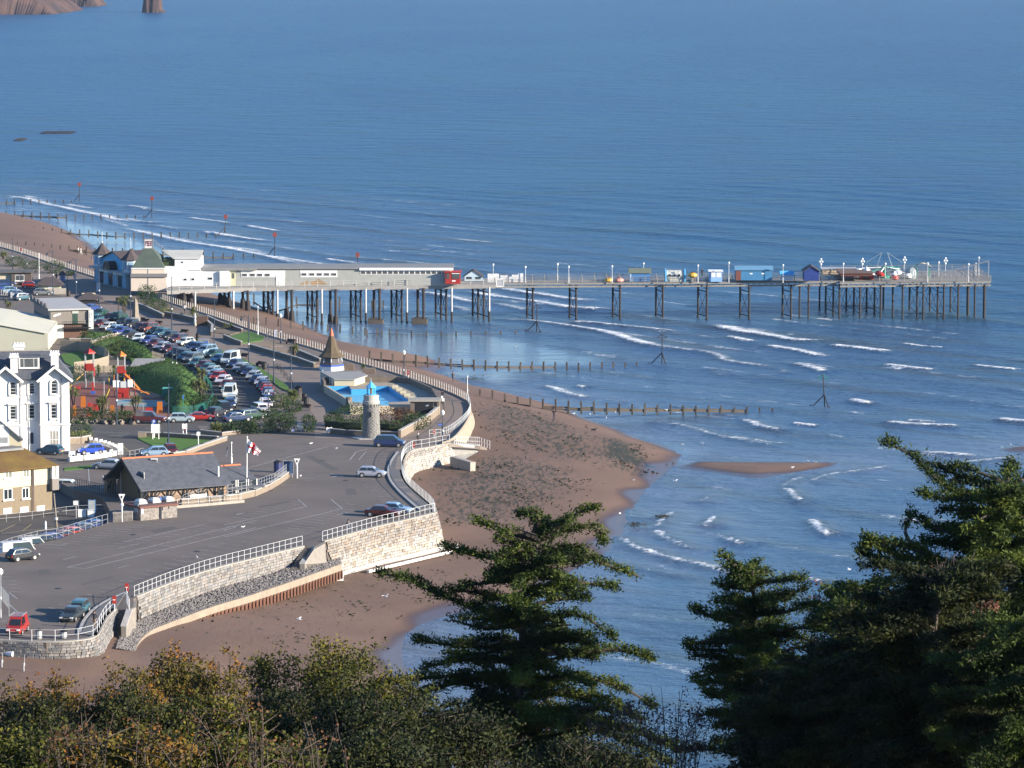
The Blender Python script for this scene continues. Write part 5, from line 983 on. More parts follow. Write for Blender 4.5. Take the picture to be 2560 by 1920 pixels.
p0=v('K',1195,200,hdp[0].y+10);root=thing('fairground_ride','folded fairground ride with green arms and white cars on the pier head','ride',(p0 .x,p0 .y,DZ));b=MB();b.lathe([(1.2,0),(1.2,.6),(.4,.8),(.3,2.6)],12);b.build('hub',greenp,root)
for k in range(9):
 an=k*.698+.3;c_,s_=math.cos(an),math.sin(an);b=MB();b.tube((0,0,2.3),(c_*4.6,s_*4.0,1.6+.5*math.sin(k*2.1)),.12,6);am=b.build('arm',greenp if k%2 else white,root);bb=MB();x_,y_,z_=c_*5.2,s_*4.6,1.1+.5*math.sin(k*2.1)
 bb.lathe([(.2,-.5),(.75,-.3),(.85,.1),(.5,.45),(.1,.5)],8,(x_,y_,z_));bb.build('car',[white,greenp,red,white][k%4],am)
b=MB()
for sx in(-1.6,1.6):b.tube((sx*1.2,0,1.5),(sx*.35,0,5.3),.07,5);b.tube((sx*.35,0,5.3),(sx*2.4,0,3.2),.06,5)
b.build('frame',mat('blue_grey_metal',(.2,.25,.28),r=.6),root)
p0=v('K',1270,205,hdp[0].y+3);root=thing('fairground_car','red and white kiddie ride car right of the folded ride','ride',(p0 .x,p0 .y,DZ));b=MB();b.lathe([(.3,.2),(.9,.5),(.8,1.0),(.3,1.4)],10);b.build('body',red,root);b=MB();b.lathe([(.5,1.2),(.6,1.4),(.05,2.1)],8);b.build('canopy',white,root)
p0=v('K',1475,195,hdp[0].y+9);root=thing('canopy_ride','small ride with striped cream awning near the seaward end','ride',(p0 .x,p0 .y,DZ));b=MB();h=v('K',1475,108,p0 .y).z-DZ
for sx in(-1,1):
 for sy in(-1,1):b.tube((sx*1.3,sy,0),(sx*1.3,sy,h-.8),.07,5)
b.build('posts',greenp,root);b=MB();vs=[(-1.9+3.8*i/8,y,h-.8+.75*math.sin(math.pi*i/8))for i in range(9)for y in(-1.4,1.4)];b.add(vs,[(2*i,2*i+1,2*i+3,2*i+2)[::-1]for i in range(8)]);b.m=[i%2 for i in range(8)];b.build('awning',[mat('awning_cream',(.7,.62,.4),r=.8),mat('awning_tan',(.45,.33,.18),r=.8)],root)
b=MB();b.lathe([(.9,0),(1.1,.8),(1.0,1.8),(.4,2.4)],10,(-2.4,0,0));b.build('capsule',mat('cage_grey',(.28,.32,.33),r=.6),root)
p0=v('K',1600,195,hdp[0].y+12);root=thing('track_ride','low grey track ride curving up toward the seaward end','ride',(p0 .x,p0 .y,DZ));pts=[(-11,0,1.1),(-6,0,1.2),(-2,0,1.0),(3,0,1.5),(7,0,2.6),(10,0,3.4)]
for yy in(-.6,.6):b=MB();b.path([(x_,yy,z_)for x_,_,z_ in pts],.1,5);b.build('rail',mat('track_grey',(.16,.19,.22),r=.6),root)
b=MB()
for x_,_,z_ in pts:b.tube((x_,-.6,0),(x_,-.6,z_),.07,5);b.tube((x_,.6,0),(x_,.6,z_),.07,5)
b.build('supports',MT['track_grey'],root)
b=MB()
for i in range(26):b.tube((-11.5+i*.85,-1.4,0),(-11.5+i*.85,-1.4,1.3+.2*math.sin(i*1.7)),.05,4)
b.path([(-11.5,-1.4,1.2),(9.7,-1.4,1.2)],.04,4);b.build('guard_fence',MT['track_grey'],root)
for x,y,lb,col_ in((1975,205,'small yellow kiddie car on the narrow pier right of the ribbed tunnel',yellow),(1340,275,'pink and yellow kiddie boat ride behind the narrow pier railing',mat('pink_paint',(.6,.25,.2),r=.5)),(1250,255,'yellow kiddie car left of the pink boat ride',yellow)):
 p0=v('J',x,y+10,Yk);root=thing('kiddie_ride',lb,'ride',(p0 .x,p0 .y,DZ if y>220 else DZ+1.0));b=MB();b.lathe([(.5,0),(1.0,.3),(.9,.7),(.4,1.0)],10);b.build('body',col_,root);b=MB();b.box((0,0,1.0),(.7,.6,.3));b.build('seat',black,root)
 if y<220:b=MB();b.box((0,0,-.5),(.5,.5,1.0));b.build('stand',greywood,root)
# ================================================================ buildings of the town side
class Face:
 def __init__(s,P0,a,root=None):s.P0=Vector(P0);s.a=a;s.u=Vector((math.cos(a),math.sin(a),0));s.n=Vector((s.u.y,-s.u.x,0));s.root=root
 def pt(s,f_,x,y,off=0):
  r=ray(f_,x,y);o=Vector((0,0,CAM_H));P=s.P0+s.n*off;t=(P-o).dot(s.n)/r.dot(s.n);p=o+r*t-s.P0;return p.dot(s.u),p.z
 def win(s,f_,x0,y0,x1,y1,bars=1,hbars=0,arch=False,frame=None,glass=None,sill=True,proud=.04,name='window',parent=None,fw=None,recess=.1):
  (a,zt),(c,zb)=s.pt(f_,x0,y0),s.pt(f_,x1,y1);w_,h=c-a,zt-zb;fw=fw or min(.09,w_*.13);b=MB();y0_,y1_=-proud,.06
  if arch:
   n=8;cx=a+w_/2;zc=zt-w_/2
   for r0,r1 in((w_/2-fw,w_/2),):
    vs=[];
    for i in range(n+1):t=math.pi*i/n;vs+=[(cx-r1*math.cos(t),y0_,zc+r1*math.sin(t)),(cx-r0*math.cos(t),y0_,zc+r0*math.sin(t)),(cx-r0*math.cos(t),y1_,zc+r0*math.sin(t))]
    b.add(vs,[(3*i,3*i+3,3*i+4,3*i+1)for i in range(n)]+[(3*i+1,3*i+4,3*i+5,3*i+2)for i in range(n)])
  else:zc=zt;b.bx((a,y0_,zt-fw),(c,y1_,zt))
  b.bx((a,y0_,zb),(a+fw,y1_,zc));b.bx((c-fw,y0_,zb),(c,y1_,zc));b.bx((a+fw,y0_,zb),(c-fw,y1_,zb+fw))
  for k in range(1,bars+1):x=a+w_*k/(bars+1);b.bx((x-fw*.35,y0_+.01,zb+fw),(x+fw*.35,y1_-.01,zt-fw*1.2))
  for k in range(1,hbars+1):z=zb+h*k/(hbars+1);b.bx((a+fw,y0_+.015,z-fw*.3),(c-fw,y1_-.015,z+fw*.3))
  o=b.build(name,frame or white,parent or s.root);g_=MB()
  if arch:pts=[(a+fw*.5,zb+fw*.5),(c-fw*.5,zb+fw*.5)]+[(cx+(w_/2-fw*.5)*math.cos(math.pi*i/n),zc+(w_/2-fw*.5)*math.sin(math.pi*i/n))for i in range(n+1)]
  else:pts=[(a+fw*.5,zb+fw*.5),(c-fw*.5,zb+fw*.5),(c-fw*.5,zt-fw*.5),(a+fw*.5,zt-fw*.5)]
  g_.add([(p[0],-proud+.03,p[1])for p in pts],[tuple(range(len(pts)))]);g_.build('pane',glass or paneglass,o)
  if sill:q_=MB();q_.bx((a-.12,-.22,zb-.14),(c+.12,.02,zb-.005));q_.build('sill',frame or white,o)
  return o
 def box(s,b,f_,x0,y0,x1,y1,d0,d1):(a,zt),(c,zb)=s.pt(f_,x0,y0),s.pt(f_,x1,y1);return b.bx((a,d0,zb),(c,d1,zt))
def building(label,f_,base,a,z=ZL,name='building',cat='building'):
 P0=g(f_,*base,z);root=thing(name,label,cat,tuple(P0),a);return Face(P0,a,root)
def hip(b,x0,x1,y0,y1,ze,zr,inset=None,e=.4,th=.12):
 d=(y1-y0)/2;k=d if inset is None else inset;x0-=e;x1+=e;y0-=e;y1+=e;ym=(y0+y1)/2
 T=[(x0,y0,ze),(x1,y0,ze),(x1,y1,ze),(x0,y1,ze),(x0+k,ym,zr),(x1-k,ym,zr)];B_=[(p[0],p[1],p[2]-th)for p in T[:4]]
 return b.add(T+B_,[(0,1,5,4),(1,2,5),(2,3,4,5),(3,0,4),(9,8,7,6),(0,6,7,1),(1,7,8,2),(2,8,9,3),(3,9,6,0)])
vil=building('tall white stucco villa with twin gabled bays, arched sash windows and slate roof','B',(607,1000),R(9),name='villa');F_=vil;r_=vil.root
stuc=mat('white_stucco',(.76,.74,.71),(.66,.64,.60),.35,.85,.12,3,contrast=.3)
_,ze=F_.pt('B',480,365);xr,_=F_.pt('B',605,900);xl,_=F_.pt('B',352,900);cl,_=F_.pt('B',178,900);ll,_=F_.pt('B',-70,900)
def bay(x0,x1,apf,nm):
 xa,za=F_.pt('B',*apf);b=MB();xm=(x0+x1)/2
 vs=[(x0,0,-.2),(x1,0,-.2),(x1,0,ze),(xm,0,za-.1),(x0,0,ze)];b.add(vs+[(p[0],9.5,p[2])for p in vs],[(0,1,2,3,4),(1,0,5,6),(2,1,6,7),(0,4,9,5)]);b.build('bay_wall',stuc,r_)
 rb=MB();e=.45;zo=.12
 for sx in(0,1):
  x_=x0-e if sx==0 else x1+e;zl=ze-e*(za-ze)/((x1-x0)/2)
  T=[(x_,-.7,zl+zo),(xm,-.7,za+zo),(xm,6,za+zo),(x_,6,zl+zo)];B_=[(p[0],p[1],p[2]-.14)for p in T];f_=[(0,1,2,3),(7,6,5,4),(0,4,5,1),(3,2,6,7),(0,3,7,4)]
  if sx==1:f_=[t[::-1]for t in f_]
  rb.add(T+B_,f_)
 rb.build('gable_roof',slate,r_)
 bg_=MB()
 for x_,in((x0-e,),(x1+e,)):
  zl=ze-e*(za-ze)/((x1-x0)/2);bg_.bar((x_,-.78,zl-.02),(xm,-.78,za-.02),.14,.32)
 bg_.build('bargeboard',white,r_);m_=MB();
 for y in(765,):_,z=F_.pt('B',480,y);m_.bx((x0-.12,-.18,z-.1),(x1+.12,-.005,z+.12));m_.bx((x0-.05,-.1,z-.35),(x1+.05,-.005,z-.27))
 _,z=F_.pt('B',480,520);m_.bx((x0-.06,-.1,z-.06),(x1+.06,-.005,z+.05));m_.build('string_course',stuc,r_)
bay(xl,xr,(480,262),'r');bay(ll,cl,(55,262)if False else(130-76/1,268),'l')
b=MB();b.bx((cl,.9,-.2),(xl,9,ze));b.build('centre_wall',stuc,r_)
rfb=MB();zr=F_.pt('B',515,122,-5)[1];x1_=F_.pt('B',655,325)[0];hip(rfb,ll-8,xr+.1,.7,9.6,ze+.02,zr-.0,2.9,.5);rfb.build('roof',slate,r_)
rd=MB();rd.bar((ll-4,5.15,zr+.02),(xr+.6-2.9,5.15,zr+.02),.3,.14);rd.build('ridge',concrete,r_)
for x0,y0,x1,y1,ar,bars in((85,395,140,510,1,0),(250,405,300,500,1,0),(440,383,492,500,1,0),(85,605,140,720,0,0),(248,595,300,712,0,0),(438,590,490,712,0,0)):
 F2=F_ if x0 not in(250,248)else Face(F_.P0+Vector((-F_.n.x,-F_.n.y,0))*.9,F_.a,r_);o=F2 .win('B',x0,y0,x1,y1,1 if x1-x0>60 else 0,3,bool(ar),glass=darkglass,fw=.085)
 if F2 is not F_:o.location=tuple(Matrix.Rotation(-F_.a,3,'Z')@(F2 .P0-F_.P0))
 (a,zt),(c,zb)=F2 .pt('B',x0,y0),F2 .pt('B',x1,y1);h_=MB()
 if ar and x0!=250:
  cx,rr,zc=(a+c)/2,(c-a)/2,zt-(c-a)/2
  h_.path([(a-.16,-.1,zb),(a-.16,-.1,zc)]+[(cx-(rr+.16)*math.cos(math.pi*i/8),-.1,zc+(rr+.16)*math.sin(math.pi*i/8))for i in range(9)]+[(c+.16,-.1,zb)],.07,5)
 else:h_.bx((a-.3,-.32,zt+.18),(c+.3,.0,zt+.34));h_.bx((a-.2,-.16,zt+.05),(c+.2,.0,zt+.18));h_.bx((a-.22,-.14,zb-.3),(a-.1,.0,zt+.05));h_.bx((c+.1,-.14,zb-.3),(c+.22,.0,zt+.05))
 hd_=h_.build('surround',stuc,o)
F_.win('B',425,815,512,975,2,1,False,glass=mat('curtained_glass',(.42,.39,.34),(.25,.23,.2),1.5,r=.25,band=(3,'X',.3)),fw=.12,name='french_window')
Fd=Face(F_.P0-F_.n*.9,F_.a,r_);o=Fd.win('B',248,822,302,940,0,0,True,frame=stuc,glass=navy,fw=.16,name='door',sill=False);o.location=tuple(Matrix.Rotation(-F_.a,3,'Z')@(Fd.P0-F_.P0))
dm=MB();(a,zt),(c,zb)=F_.pt('B',165,195),F_.pt('B',345,292);dm.bx((a,1.6,zb),(c,4.6,zt));d_=dm.build('dormer',white,r_)
t_=MB();t_.bx((a-.2,1.35,zt),(c+.2,4.8,zt+.14));t_.build('dormer_roof',slate,d_)
for k,(u0,u1)in enumerate(((.08,.24),(.28,.72),(.76,.92))):p_=MB();p_.bx((a+(c-a)*u0,1.56,zb+.25),(a+(c-a)*u1,1.6,zt-.2));p_.build('dormer_pane',paneglass,d_)
for x0,y0,x1,y1,yy in((80,160,162,285,1.2),(430,138,515,275,1.2),(112,68,215,135,6.5)):
 ch=MB();(a,zt),(c,zb)=F_.pt('B',x0,y0,-yy),F_.pt('B',x1,y1,-yy);w_=c-a;ch.bx((a+.15,yy,zb-1),(c-.15,yy+1.1,zt-.5));ch.bx((a-.05,yy-.2,zt-.5),(c+.05,yy+1.3,zt-.3));ch.bx((a+.05,yy-.1,zt-.3),(c-.05,yy+1.2,zt-.12));o=ch.build('chimney',stuc,r_)
 for k in range(4):p_=MB();p_.tube((a+w_*(k+.5)/4,yy+.5,zt-.12),(a+w_*(k+.5)/4,yy+.5,zt+.15),.13,8);p_.build('chimney_pot',stuc,o)
for x in(180,345,533):pi_=MB();s_,_=F_.pt('B',x,600);pi_.tube((s_,-.12 if x>500 else .75 if False else-.1,-.1),(s_,-.12 if x>500 else-.1,ze),.055,6);pi_.build('drainpipe',mat('grey_pipe',(.2,.2,.2),r=.6),r_)
ch_=building('cream and stone house with a mossy brown hipped roof beside the slipway','B',(452,1500),R(38),4.3,name='house',cat='house');F_=ch_;r_=ch_.root
crw=mat('cream_wall',(.52,.46,.32),(.46,.41,.28),.4,.85);bst=mat('buff_stone',(.215,.17,.115),(.17,.135,.09),2.2,.9,.3)
moss=mat('mossy_tiles',(.145,.098,.024),(.10,.055,.025),.45,.95,.4,5,contrast=.16)
_,ze=F_.pt('B',300,1135);_,zm=F_.pt('B',300,1290);xl=-18
b=MB();b.bx((xl,0,-.5),(0,8,zm));b.build('stone_wall',bst,r_);b=MB();b.bx((xl,-.06,zm),(.06,8.06,ze));b.build('upper_wall',crw,r_)
b=MB();hip(b,xl,.3,0,8,ze+.05,F_.pt('B',290,938,-4)[1],3.2,.55,.2);b.build('roof',moss,r_)
b=MB();zz=F_.pt('B',290,938,-4)[1];b.bx((xl,2.6,zz-.35),(-2.6,5.4,zz-.05));b.build('flat_crown',roofm,r_)
for x0,y0,x1,y1 in((35,1155,106,1225),(195,1145,252,1220)):F_.win('B',x0,y0,x1,y1,1,0,proud=.12,glass=mat('curtain_pane',(.09,.10,.085),(.26,.27,.22),1.5,.2),fw=.1)
for x0,y0,x1,y1 in((28,1322,108,1410),(188,1312,252,1400)):F_.win('B',x0,y0,x1,y1,1,0,glass=darkglass,fw=.1)
for x0,y0,x1,y1 in((28,1490,100,1530),(170,1480,243,1518),(315,1470,383,1508)):b=MB();F_.box(b,'B',x0,y0,x1,y1,-.08,.0);b.build('vent_panel',white,r_)
b=MB();(a,zt),(c,zb)=F_.pt('B',430,1122),F_.pt('B',545,1218);b.bx((a,-.7,zb),(a+.12,1.5,ze));b.bx((a,-.7,zb),(.55,-.6,zb+.12));b.bx((.45,-.7,zb),(.55,2,zb+.12))
for k in(0,.33,.66,1):xx=a+(.55-a)*k;b.bx((xx-.05,-.72,zb),(xx+.05,-.6,ze-.02))
b.bx((.45,-.7,zb),(.57,-.55,ze));b.bx((.45,1.85,zb),(.57,2,ze));bw=b.build('bay_window',white,r_);g_=MB();g_.bx((a+.1,-.66,zb+.1),(.49,-.62,ze-.02));g_.bx((.49,-.66,zb+.1),(.52,1.9,ze-.02));g_.build('pane',MT['curtain_pane'],bw)
b=MB();b.bx((a-.1,-.75,zb-1.5),(.6,2.2,zb));b.build('bay_panel',mat('taupe_panel',(.19,.17,.15),r=.8),r_)
for x in(272,286):s_,_=F_.pt('B',x,1300);b=MB();b.tube((s_,-.16,-.3),(s_,-.16,ze),.06,6);b.build('drainpipe',mat('brown_pipe',(.12,.08,.07),r=.6),r_)
gb=building('cream gable end with a dark verge rising behind the mossy roof','B',(190,1010),R(3),name='gabled_annexe');F_=gb
b=MB();P_=[F_.pt('B',x,y)for x,y in((-260,1000),(185,1010),(175,880),(0,735),(-80,670),(-260,860))];n=len(P_);b.add([(p[0],0,p[1])for p in P_]+[(p[0],7,p[1])for p in P_],[tuple(range(n))]+[((i+1)%n,i,n+i,n+(i+1)%n)for i in range(n)]);b.build('gable_wall',crw,F_.root)
b=MB();a_=F_.pt('B',196,892);c_=F_.pt('B',-80,660);b.add([(a_[0],-.3,a_[1]),(c_[0],-.3,c_[1]),(c_[0],7.5,c_[1]),(a_[0],7.5,a_[1]),(a_[0],-.3,a_[1]-.22),(c_[0],-.3,c_[1]-.22),(c_[0],7.5,c_[1]-.22),(a_[0],7.5,a_[1]-.22)],[(3,2,1,0),(4,5,6,7),(0,1,5,4),(0,4,7,3)]);b.build('roof',slate,F_.root)
b=MB();F_.box(b,'B',-20,862,78,905,-2.6,-1.6);b.build('roof_unit',galv,F_.root)
lb_=building('stone lifeboat house with a steep slate roof and terracotta ridge','O',(520,880),R(28),5.2,name='lifeboat_house');F_=lb_;r_=lb_.root
rub=mat('pink_rubble',(.33,.22,.15),(.19,.15,.115),1.6,.9,.45,4,contrast=.12);LW=10.6
ex,ze=F_.pt('O',552,725,.6);ex2,_=F_.pt('O',1335,682,.6);rx,zr=F_.pt('O',345,450,-LW/2);rx2,_=F_.pt('O',1275,388,-LW/2)
x0=0.0;x1=ex2-.3;zr=max(zr,ze+3.4)
b=MB();b.bx((x0,0,-1),(x1,LW,ze-.25));b.add([(x0,0,ze-.25),(x0,LW,ze-.25),(x0,LW/2,zr-.3)],[(0,2,1)]);b.build('walls',rub,r_)
b=MB();e=.9;xs0,xs1=x0-1.5,x1+.3
T=[(xs0,-e,ze),(xs1,-e,ze),(xs1,LW/2,zr),(xs0,LW/2,zr),(xs1,LW+e,ze),(xs0,LW+e,ze)];hh=.16
b.add(T+[(p[0],p[1],p[2]-hh)for p in T],[(0,1,2,3),(3,2,4,5),(9,8,7,6),(11,10,8,9),(0,6,7,1),(0,3,9,6),(3,5,11,9),(1,7,8,2),(2,8,10,4),(4,10,11,5)]);b.build('roof',slate,r_)
b=MB();b.bar((xs0-.03,LW/2,zr+.06),(xs1,LW/2,zr+.06),.34,.2);rdg=b.build('ridge_tiles',terracotta,r_)
b=MB();
for s_ in(0,1):b.bar((xs0-.05,-e-.05 if s_==0 else LW+e+.05,ze-.1),(xs0-.05,LW/2,zr-.08),.1,.3)
b.build('bargeboard',black,r_)
b=MB();b.bx((x0-.08,1.5,-.6),(x0-.01,LW-1.6,3.9));b.build('boathouse_door',mat('tan_boathouse_door',(.17,.12,.06),(.13,.095,.05),.6,.8,band=(1.2,'Y',.15)),r_)
b=MB();b.bx((x0-.14,1.2,3.9),(x0-.01,LW-1.3,4.15));b.bx((x0-.10,1.2,-.6),(x0-.01,1.5,3.9));b.bx((x0-.10,LW-1.6,-.6),(x0-.01,LW-1.3,3.9));b.build('door_frame',mat('grey_frame',(.35,.34,.32),r=.8),r_)
for yy in(-.5,LW+.3):
 b=MB();b.bx((xs0+.2,yy,-1),(xs0+.5,yy+.3,ze-.2));b.bar((xs0+.35,yy+.15,ze-1.4),(xs0+1.4,yy+.15,ze-.2),.15,.15);b.bar((xs0+.35,yy+.15,ze-1.4),(xs0+.35,yy+(1.2 if yy<0 else-1.0),ze-.1),.15,.15);b.build('porch_post',black,r_)
b=MB();b.bx((xs0+.1,LW+.2,-1),(x0,LW+1.2,2.6));b.build('side_pier',rub,r_)
for k in range(5):
 xx=x0+(x1-x0)*(k+.35)/5;b=MB();b.bx((xx-.12,-.55,-.6),(xx+.12,-.31,ze-.2));b.bar((xx,-.43,ze-1.3),(xx-.9,-.43,ze-.2),.12,.12);b.bar((xx,-.43,ze-1.3),(xx+.9,-.43,ze-.2),.12,.12);b.build('timber_bracket',black,r_)
for x_,y_,w_,h_ in((900,770,165,14),(895,815,165,14)):b=MB();F_.box(b,'O',x_,y_,x_+w_,y_+h_,-1.0,-.85);b.build('notice_rail',white,r_)
for x_,y_,x2_,y2_ in((1200,725,1262,800),(1095,735,1110,840)):b=MB();F_.box(b,'O',x_,y_,x2_,y2_,-.05,.02);b.build('window',darkglass,r_)
b=MB();xe=x1;b.bx((xe,1.2,-1),(xe+5.2,LW-.6,ze-1.0));b.build('extension_wall',rub,r_);b=MB();hip(b,xe-.6,xe+5.2,1.2,LW-.6,ze-.85,ze+1.5,.9,.5,.15);ext=b.build('extension_roof',slate,r_);b=MB();b.bar((xe+.3,(LW+.6)/2,ze+1.56),(xe+4.4,(LW+.6)/2,ze+1.56),.3,.18);b.build('ridge_tiles',terracotta,ext)
for k in range(3):b=MB();b.bx((xe+.6+k*1.5,1.13,.3),(xe+1.7+k*1.5,1.19,2.2));w_=b.build('window',darkglass,r_);q_=MB();q_.bx((xe+.5+k*1.5,1.09,.2),(xe+.6+k*1.5,1.18,2.3));q_.bx((xe+1.7+k*1.5,1.09,.2),(xe+1.8+k*1.5,1.18,2.3));q_.build('frame',white,w_)
b=MB();b.tube((x1-.9,.8,ze+.5),(x1-.9,.8,ze+2.2),.12,8);b.build('vent_pipe',white,r_)
tb=building('small stone building with a red edged flat roof and three white skylights','O',(442,1035),R(36),5.5,name='stone_kiosk_building');F_=tb;r_=tb.root
gst=mat('grey_rubble',(.27,.24,.21),(.14,.125,.115),2.4,.9,.45,6,contrast=.12);x1,zt=F_.pt('O',800,830);_,zt=F_.pt('O',442,895)
b=MB();b.bx((0,0,-1.5),(x1,4.6,zt-.25));b.build('walls',gst,r_);b=MB();b.bx((-.2,-.2,zt-.25),(x1+.15,4.8,zt));b.build('roof_slab',mat('oxide_roof',(.16,.065,.05),(.12,.06,.05),1,.8),r_)
b=MB();b.bx((.25,.25,zt),(x1-.3,4.3,zt+.03));b.build('roof_felt',mat('brown_felt',(.13,.08,.07),r=.9),r_)
for k in range(3):
 b=MB();cx=1.3+k*2.0;b.bx((cx-.6,1.5,zt+.03),(cx+.6,2.9,zt+.25));sk=b.build('skylight',galv,r_);d_=MB();d_.lathe([(1.05,0),(.95,.22),(.6,.38),(.05,.44)],4,(0,0,0));o=d_.build('skylight_dome',white,sk,loc=(cx,2.2,zt+.3));o.rotation_euler=(0,0,R(45));o.scale=(.55,.75,.8)
for x_,y_,x2_,y2_ in((652,898,660,932),(713,883,722,915)):b=MB();F_.box(b,'O',x_,y_,x2_,y2_,-.04,.02);b.build('slot_window',black,r_)
for x_ in(628,642):s_,_=F_.pt('O',x_,900);b=MB();b.tube((s_,-.08,0),(s_,-.08,zt-.3),.05,6);b.build('drainpipe',navy,r_)
b=MB();b.bx((-.06,.5,1.0),(-.01,1.5,2.1));b.build('poster_frame',mat('poster_grey',(.35,.38,.4),(.15,.2,.25),2,.6),r_);b=MB();F_.box(b,'O',445,915,466,965,-.05,.0);b.build('poster',mat('pale_blue_poster',(.55,.65,.75),r=.6),r_)
for i,(x_,y_,lb2)in enumerate(((215,1045,'small stone bin block left of the triangular sign by the stone building'),(318,1035,'small stone bin block right of the triangular sign by the stone building'))):p=g('O',x_,y_);b=MB();b.box((0,0,.55),(1.1,.7,1.1));o=thing('stone_block',lb2,'block',tuple(p));b.build('core',gst,o);q_=MB();q_.box((0,0,1.15),(1.2,.8,.12));q_.build('cap',concrete,o)
cf=building('grey flat roofed cafe on the seafront with a scalloped canopy edge','A',(440,990),R(15),name='cafe',cat='cafe');F_=cf;r_=cf.root
x1,zt=F_.pt('A',757,725);_,zf=F_.pt('A',445,868);dp=21
b=MB();b.bx((.0,0,zf),(x1,dp,zt-.3));b.build('upper_wall',mat('cafe_grey_wall',(.22,.195,.17),(.18,.16,.14),1,.85,band=(1.2,'X',.15)),r_)
b=MB();b.bx((.2,.3,-.3),(x1*.35,dp-.3,zf));b.build('lower_wall',mat('cafe_white_wall',(.55,.56,.54),r=.8),r_)
b=MB();b.bx((x1*.35,.5,-.3),(x1,dp-.3,zf-.2));b.build('lower_wall_dark',mat('brick_brown',(.13,.07,.05),(.1,.06,.045),2,.9),r_)
b=MB();b.bx((-.5,-.5,zt-.3),(x1+.6,dp+.3,zt));b.build('roof',mat('pale_grey_roof',(.40,.385,.37),(.33,.32,.31),.4,.85),r_)
for k in range(5):y0_=.2+k*dp/5;n=8;vs=[];[vs.extend([(-.52,y0_+(dp/5-.2)*i/n,zt-.3),(-.52,y0_+(dp/5-.2)*i/n,zt+.12+.75*math.sin(math.pi*i/n))])for i in range(n+1)];b=MB();b.add(vs+[(p[0]-.25,p[1],p[2])for p in vs],[(2*i,2*i+1,2*i+3,2*i+2)for i in range(n)]+[(2*i+1+18,2*i+18,2*i+2+18,2*i+3+18)for i in range(n)]+[(2*i+1,2*i+19,2*i+21,2*i+3)for i in range(n)]);b.build('scallop',mat('scallop_grey',(.16,.14,.13),r=.8),r_)
for k in range(12):b=MB();y0_=.4+k*(dp-.6)/12;b.bx((-.08,y0_,zf+.9),(-.01,y0_+1.45,zt-.7));w_=b.build('window',paneglass,r_);q_=MB();q_.bx((-.12,y0_-.12,zf+.3),(-.01,y0_,zt-.4));q_.build('mullion',mat('pale_mullion',(.5,.53,.52),r=.6),w_)
b=MB();F_.box(b,'A',628,770,672,862,-.06,.02);d_=b.build('door',mat('dark_green_door',(.02,.05,.035),r=.6),r_);b=MB();F_.box(b,'A',622,752,678,772,-.1,.0);b.build('door_sign',mat('sign_grey',(.35,.36,.33),r=.7),d_)
b=MB();P_=[F_.pt('A',x,y)for x,y in((455,798),(470,783),(522,768),(524,782),(472,800))];b.add([(p[0],-.08,p[1])for p in P_],[tuple(range(5))[::-1]]);b.build('arrow_sign',white,r_)
b=MB();F_.box(b,'A',763,752,797,818,-.5,-.35);sgn=b.build('hanging_sign',white,r_);(a,zt_),(c,zb_)=F_.pt('A',768,757),F_.pt('A',792,813);letters('CAFE',a,c,zb_,zt_,-.5,black,sgn,vertical=True)
b=MB();b.bx((x1+.1,-.35,zf-1.0),(x1+1.0,1.2,zt-.4));b.build('end_pier',mat('pale_pier',(.42,.44,.42),r=.8),r_)
b=MB();
for k in range(14):xx=x1*.3+k*.35;b.tube((xx,-.9,zf-.6),(xx,-.9,zf+.5),.025,4)
b.tube((x1*.3,-.9,zf+.5),(x1+.4,-.9,zf+.5),.035,4);b.bx((x1*.3,-1.0,zf-.75),(x1+.4,0,zf-.6));b.build('balcony',black,r_)
b=MB();b.add([(-3.6,5,zf-.5),(.0,2,zf-.3),(.0,16,zf-.3),(-3.6,16,zf-.5),(-3.6,5,zf-.7),(0,2,zf-.5)],[(0,1,2,3),(0,4,5,1)]);b.bx((-3.4,5.2,-.3),(-.05,15.8,zf-.6));b.build('side_lean_to',slate,r_)
hl=building('large cream corrugated hall with a gable end at the left edge','A',(413,1095),R(2),name='hall',cat='hall');F_=hl;r_=hl.root
P_=[F_.pt('A',x,y)for x,y in((413,945),(-10,868),(-480,800),(-950,868))];b=MB();vs=[(P_[0][0],0,-.5)]+[(p[0],0,p[1])for p in P_]+[(P_[3][0],0,-.5)];n=len(vs);b.add(vs+[(p[0],26,p[2])for p in vs],[tuple(range(n))[::-1]]+[(i,(i+1)%n,n+(i+1)%n,n+i)for i in range(n)][:1]);b.build('end_wall',mat('cream_corrugated',(.50,.49,.38),(.44,.43,.33),.5,.75,band=(2.4,'X',.35)),r_)
b=MB();
for(a,c)in((P_[0],P_[1]),(P_[1],P_[2]),(P_[2],P_[3])):b.add([(a[0],-.3,a[1]+.1),(c[0],-.3,c[1]+.1),(c[0],26,c[1]+.1),(a[0],26,a[1]+.1),(a[0],-.3,a[1]-.05),(c[0],-.3,c[1]-.05)],[(3,2,1,0)[::1],(0,1,5,4)])
b.build('roof',mat('cream_sheet_roof',(.58,.55,.44),(.5,.48,.38),.4,.75,band=(1.6,'Y',.15)),r_)
sy=building('pale yellow shelter with a dark hipped roof on the far green','A',(330,605),R(6),name='shelter',cat='shelter');F_=sy;x1,zt=F_.pt('A',528,525);b=MB();b.bx((0,0,0),(x1,5,zt));b.build('walls',mat('pale_yellow_wall',(.58,.55,.38),(.5,.47,.32),1,.8),F_.root);b=MB();hip(b,0,x1,0,5,zt,F_.pt('A',400,458,-2.5)[1],2.2,.7);b.build('roof',drk,F_.root)
b=MB();F_.box(b,'A',410,538,455,562,-.05,.02);b.build('window',white,F_.root);b=MB();b.bx((x1*.45,-.7,0),(x1+1,-.4,1.2));b.build('low_wall',concrete,F_.root)
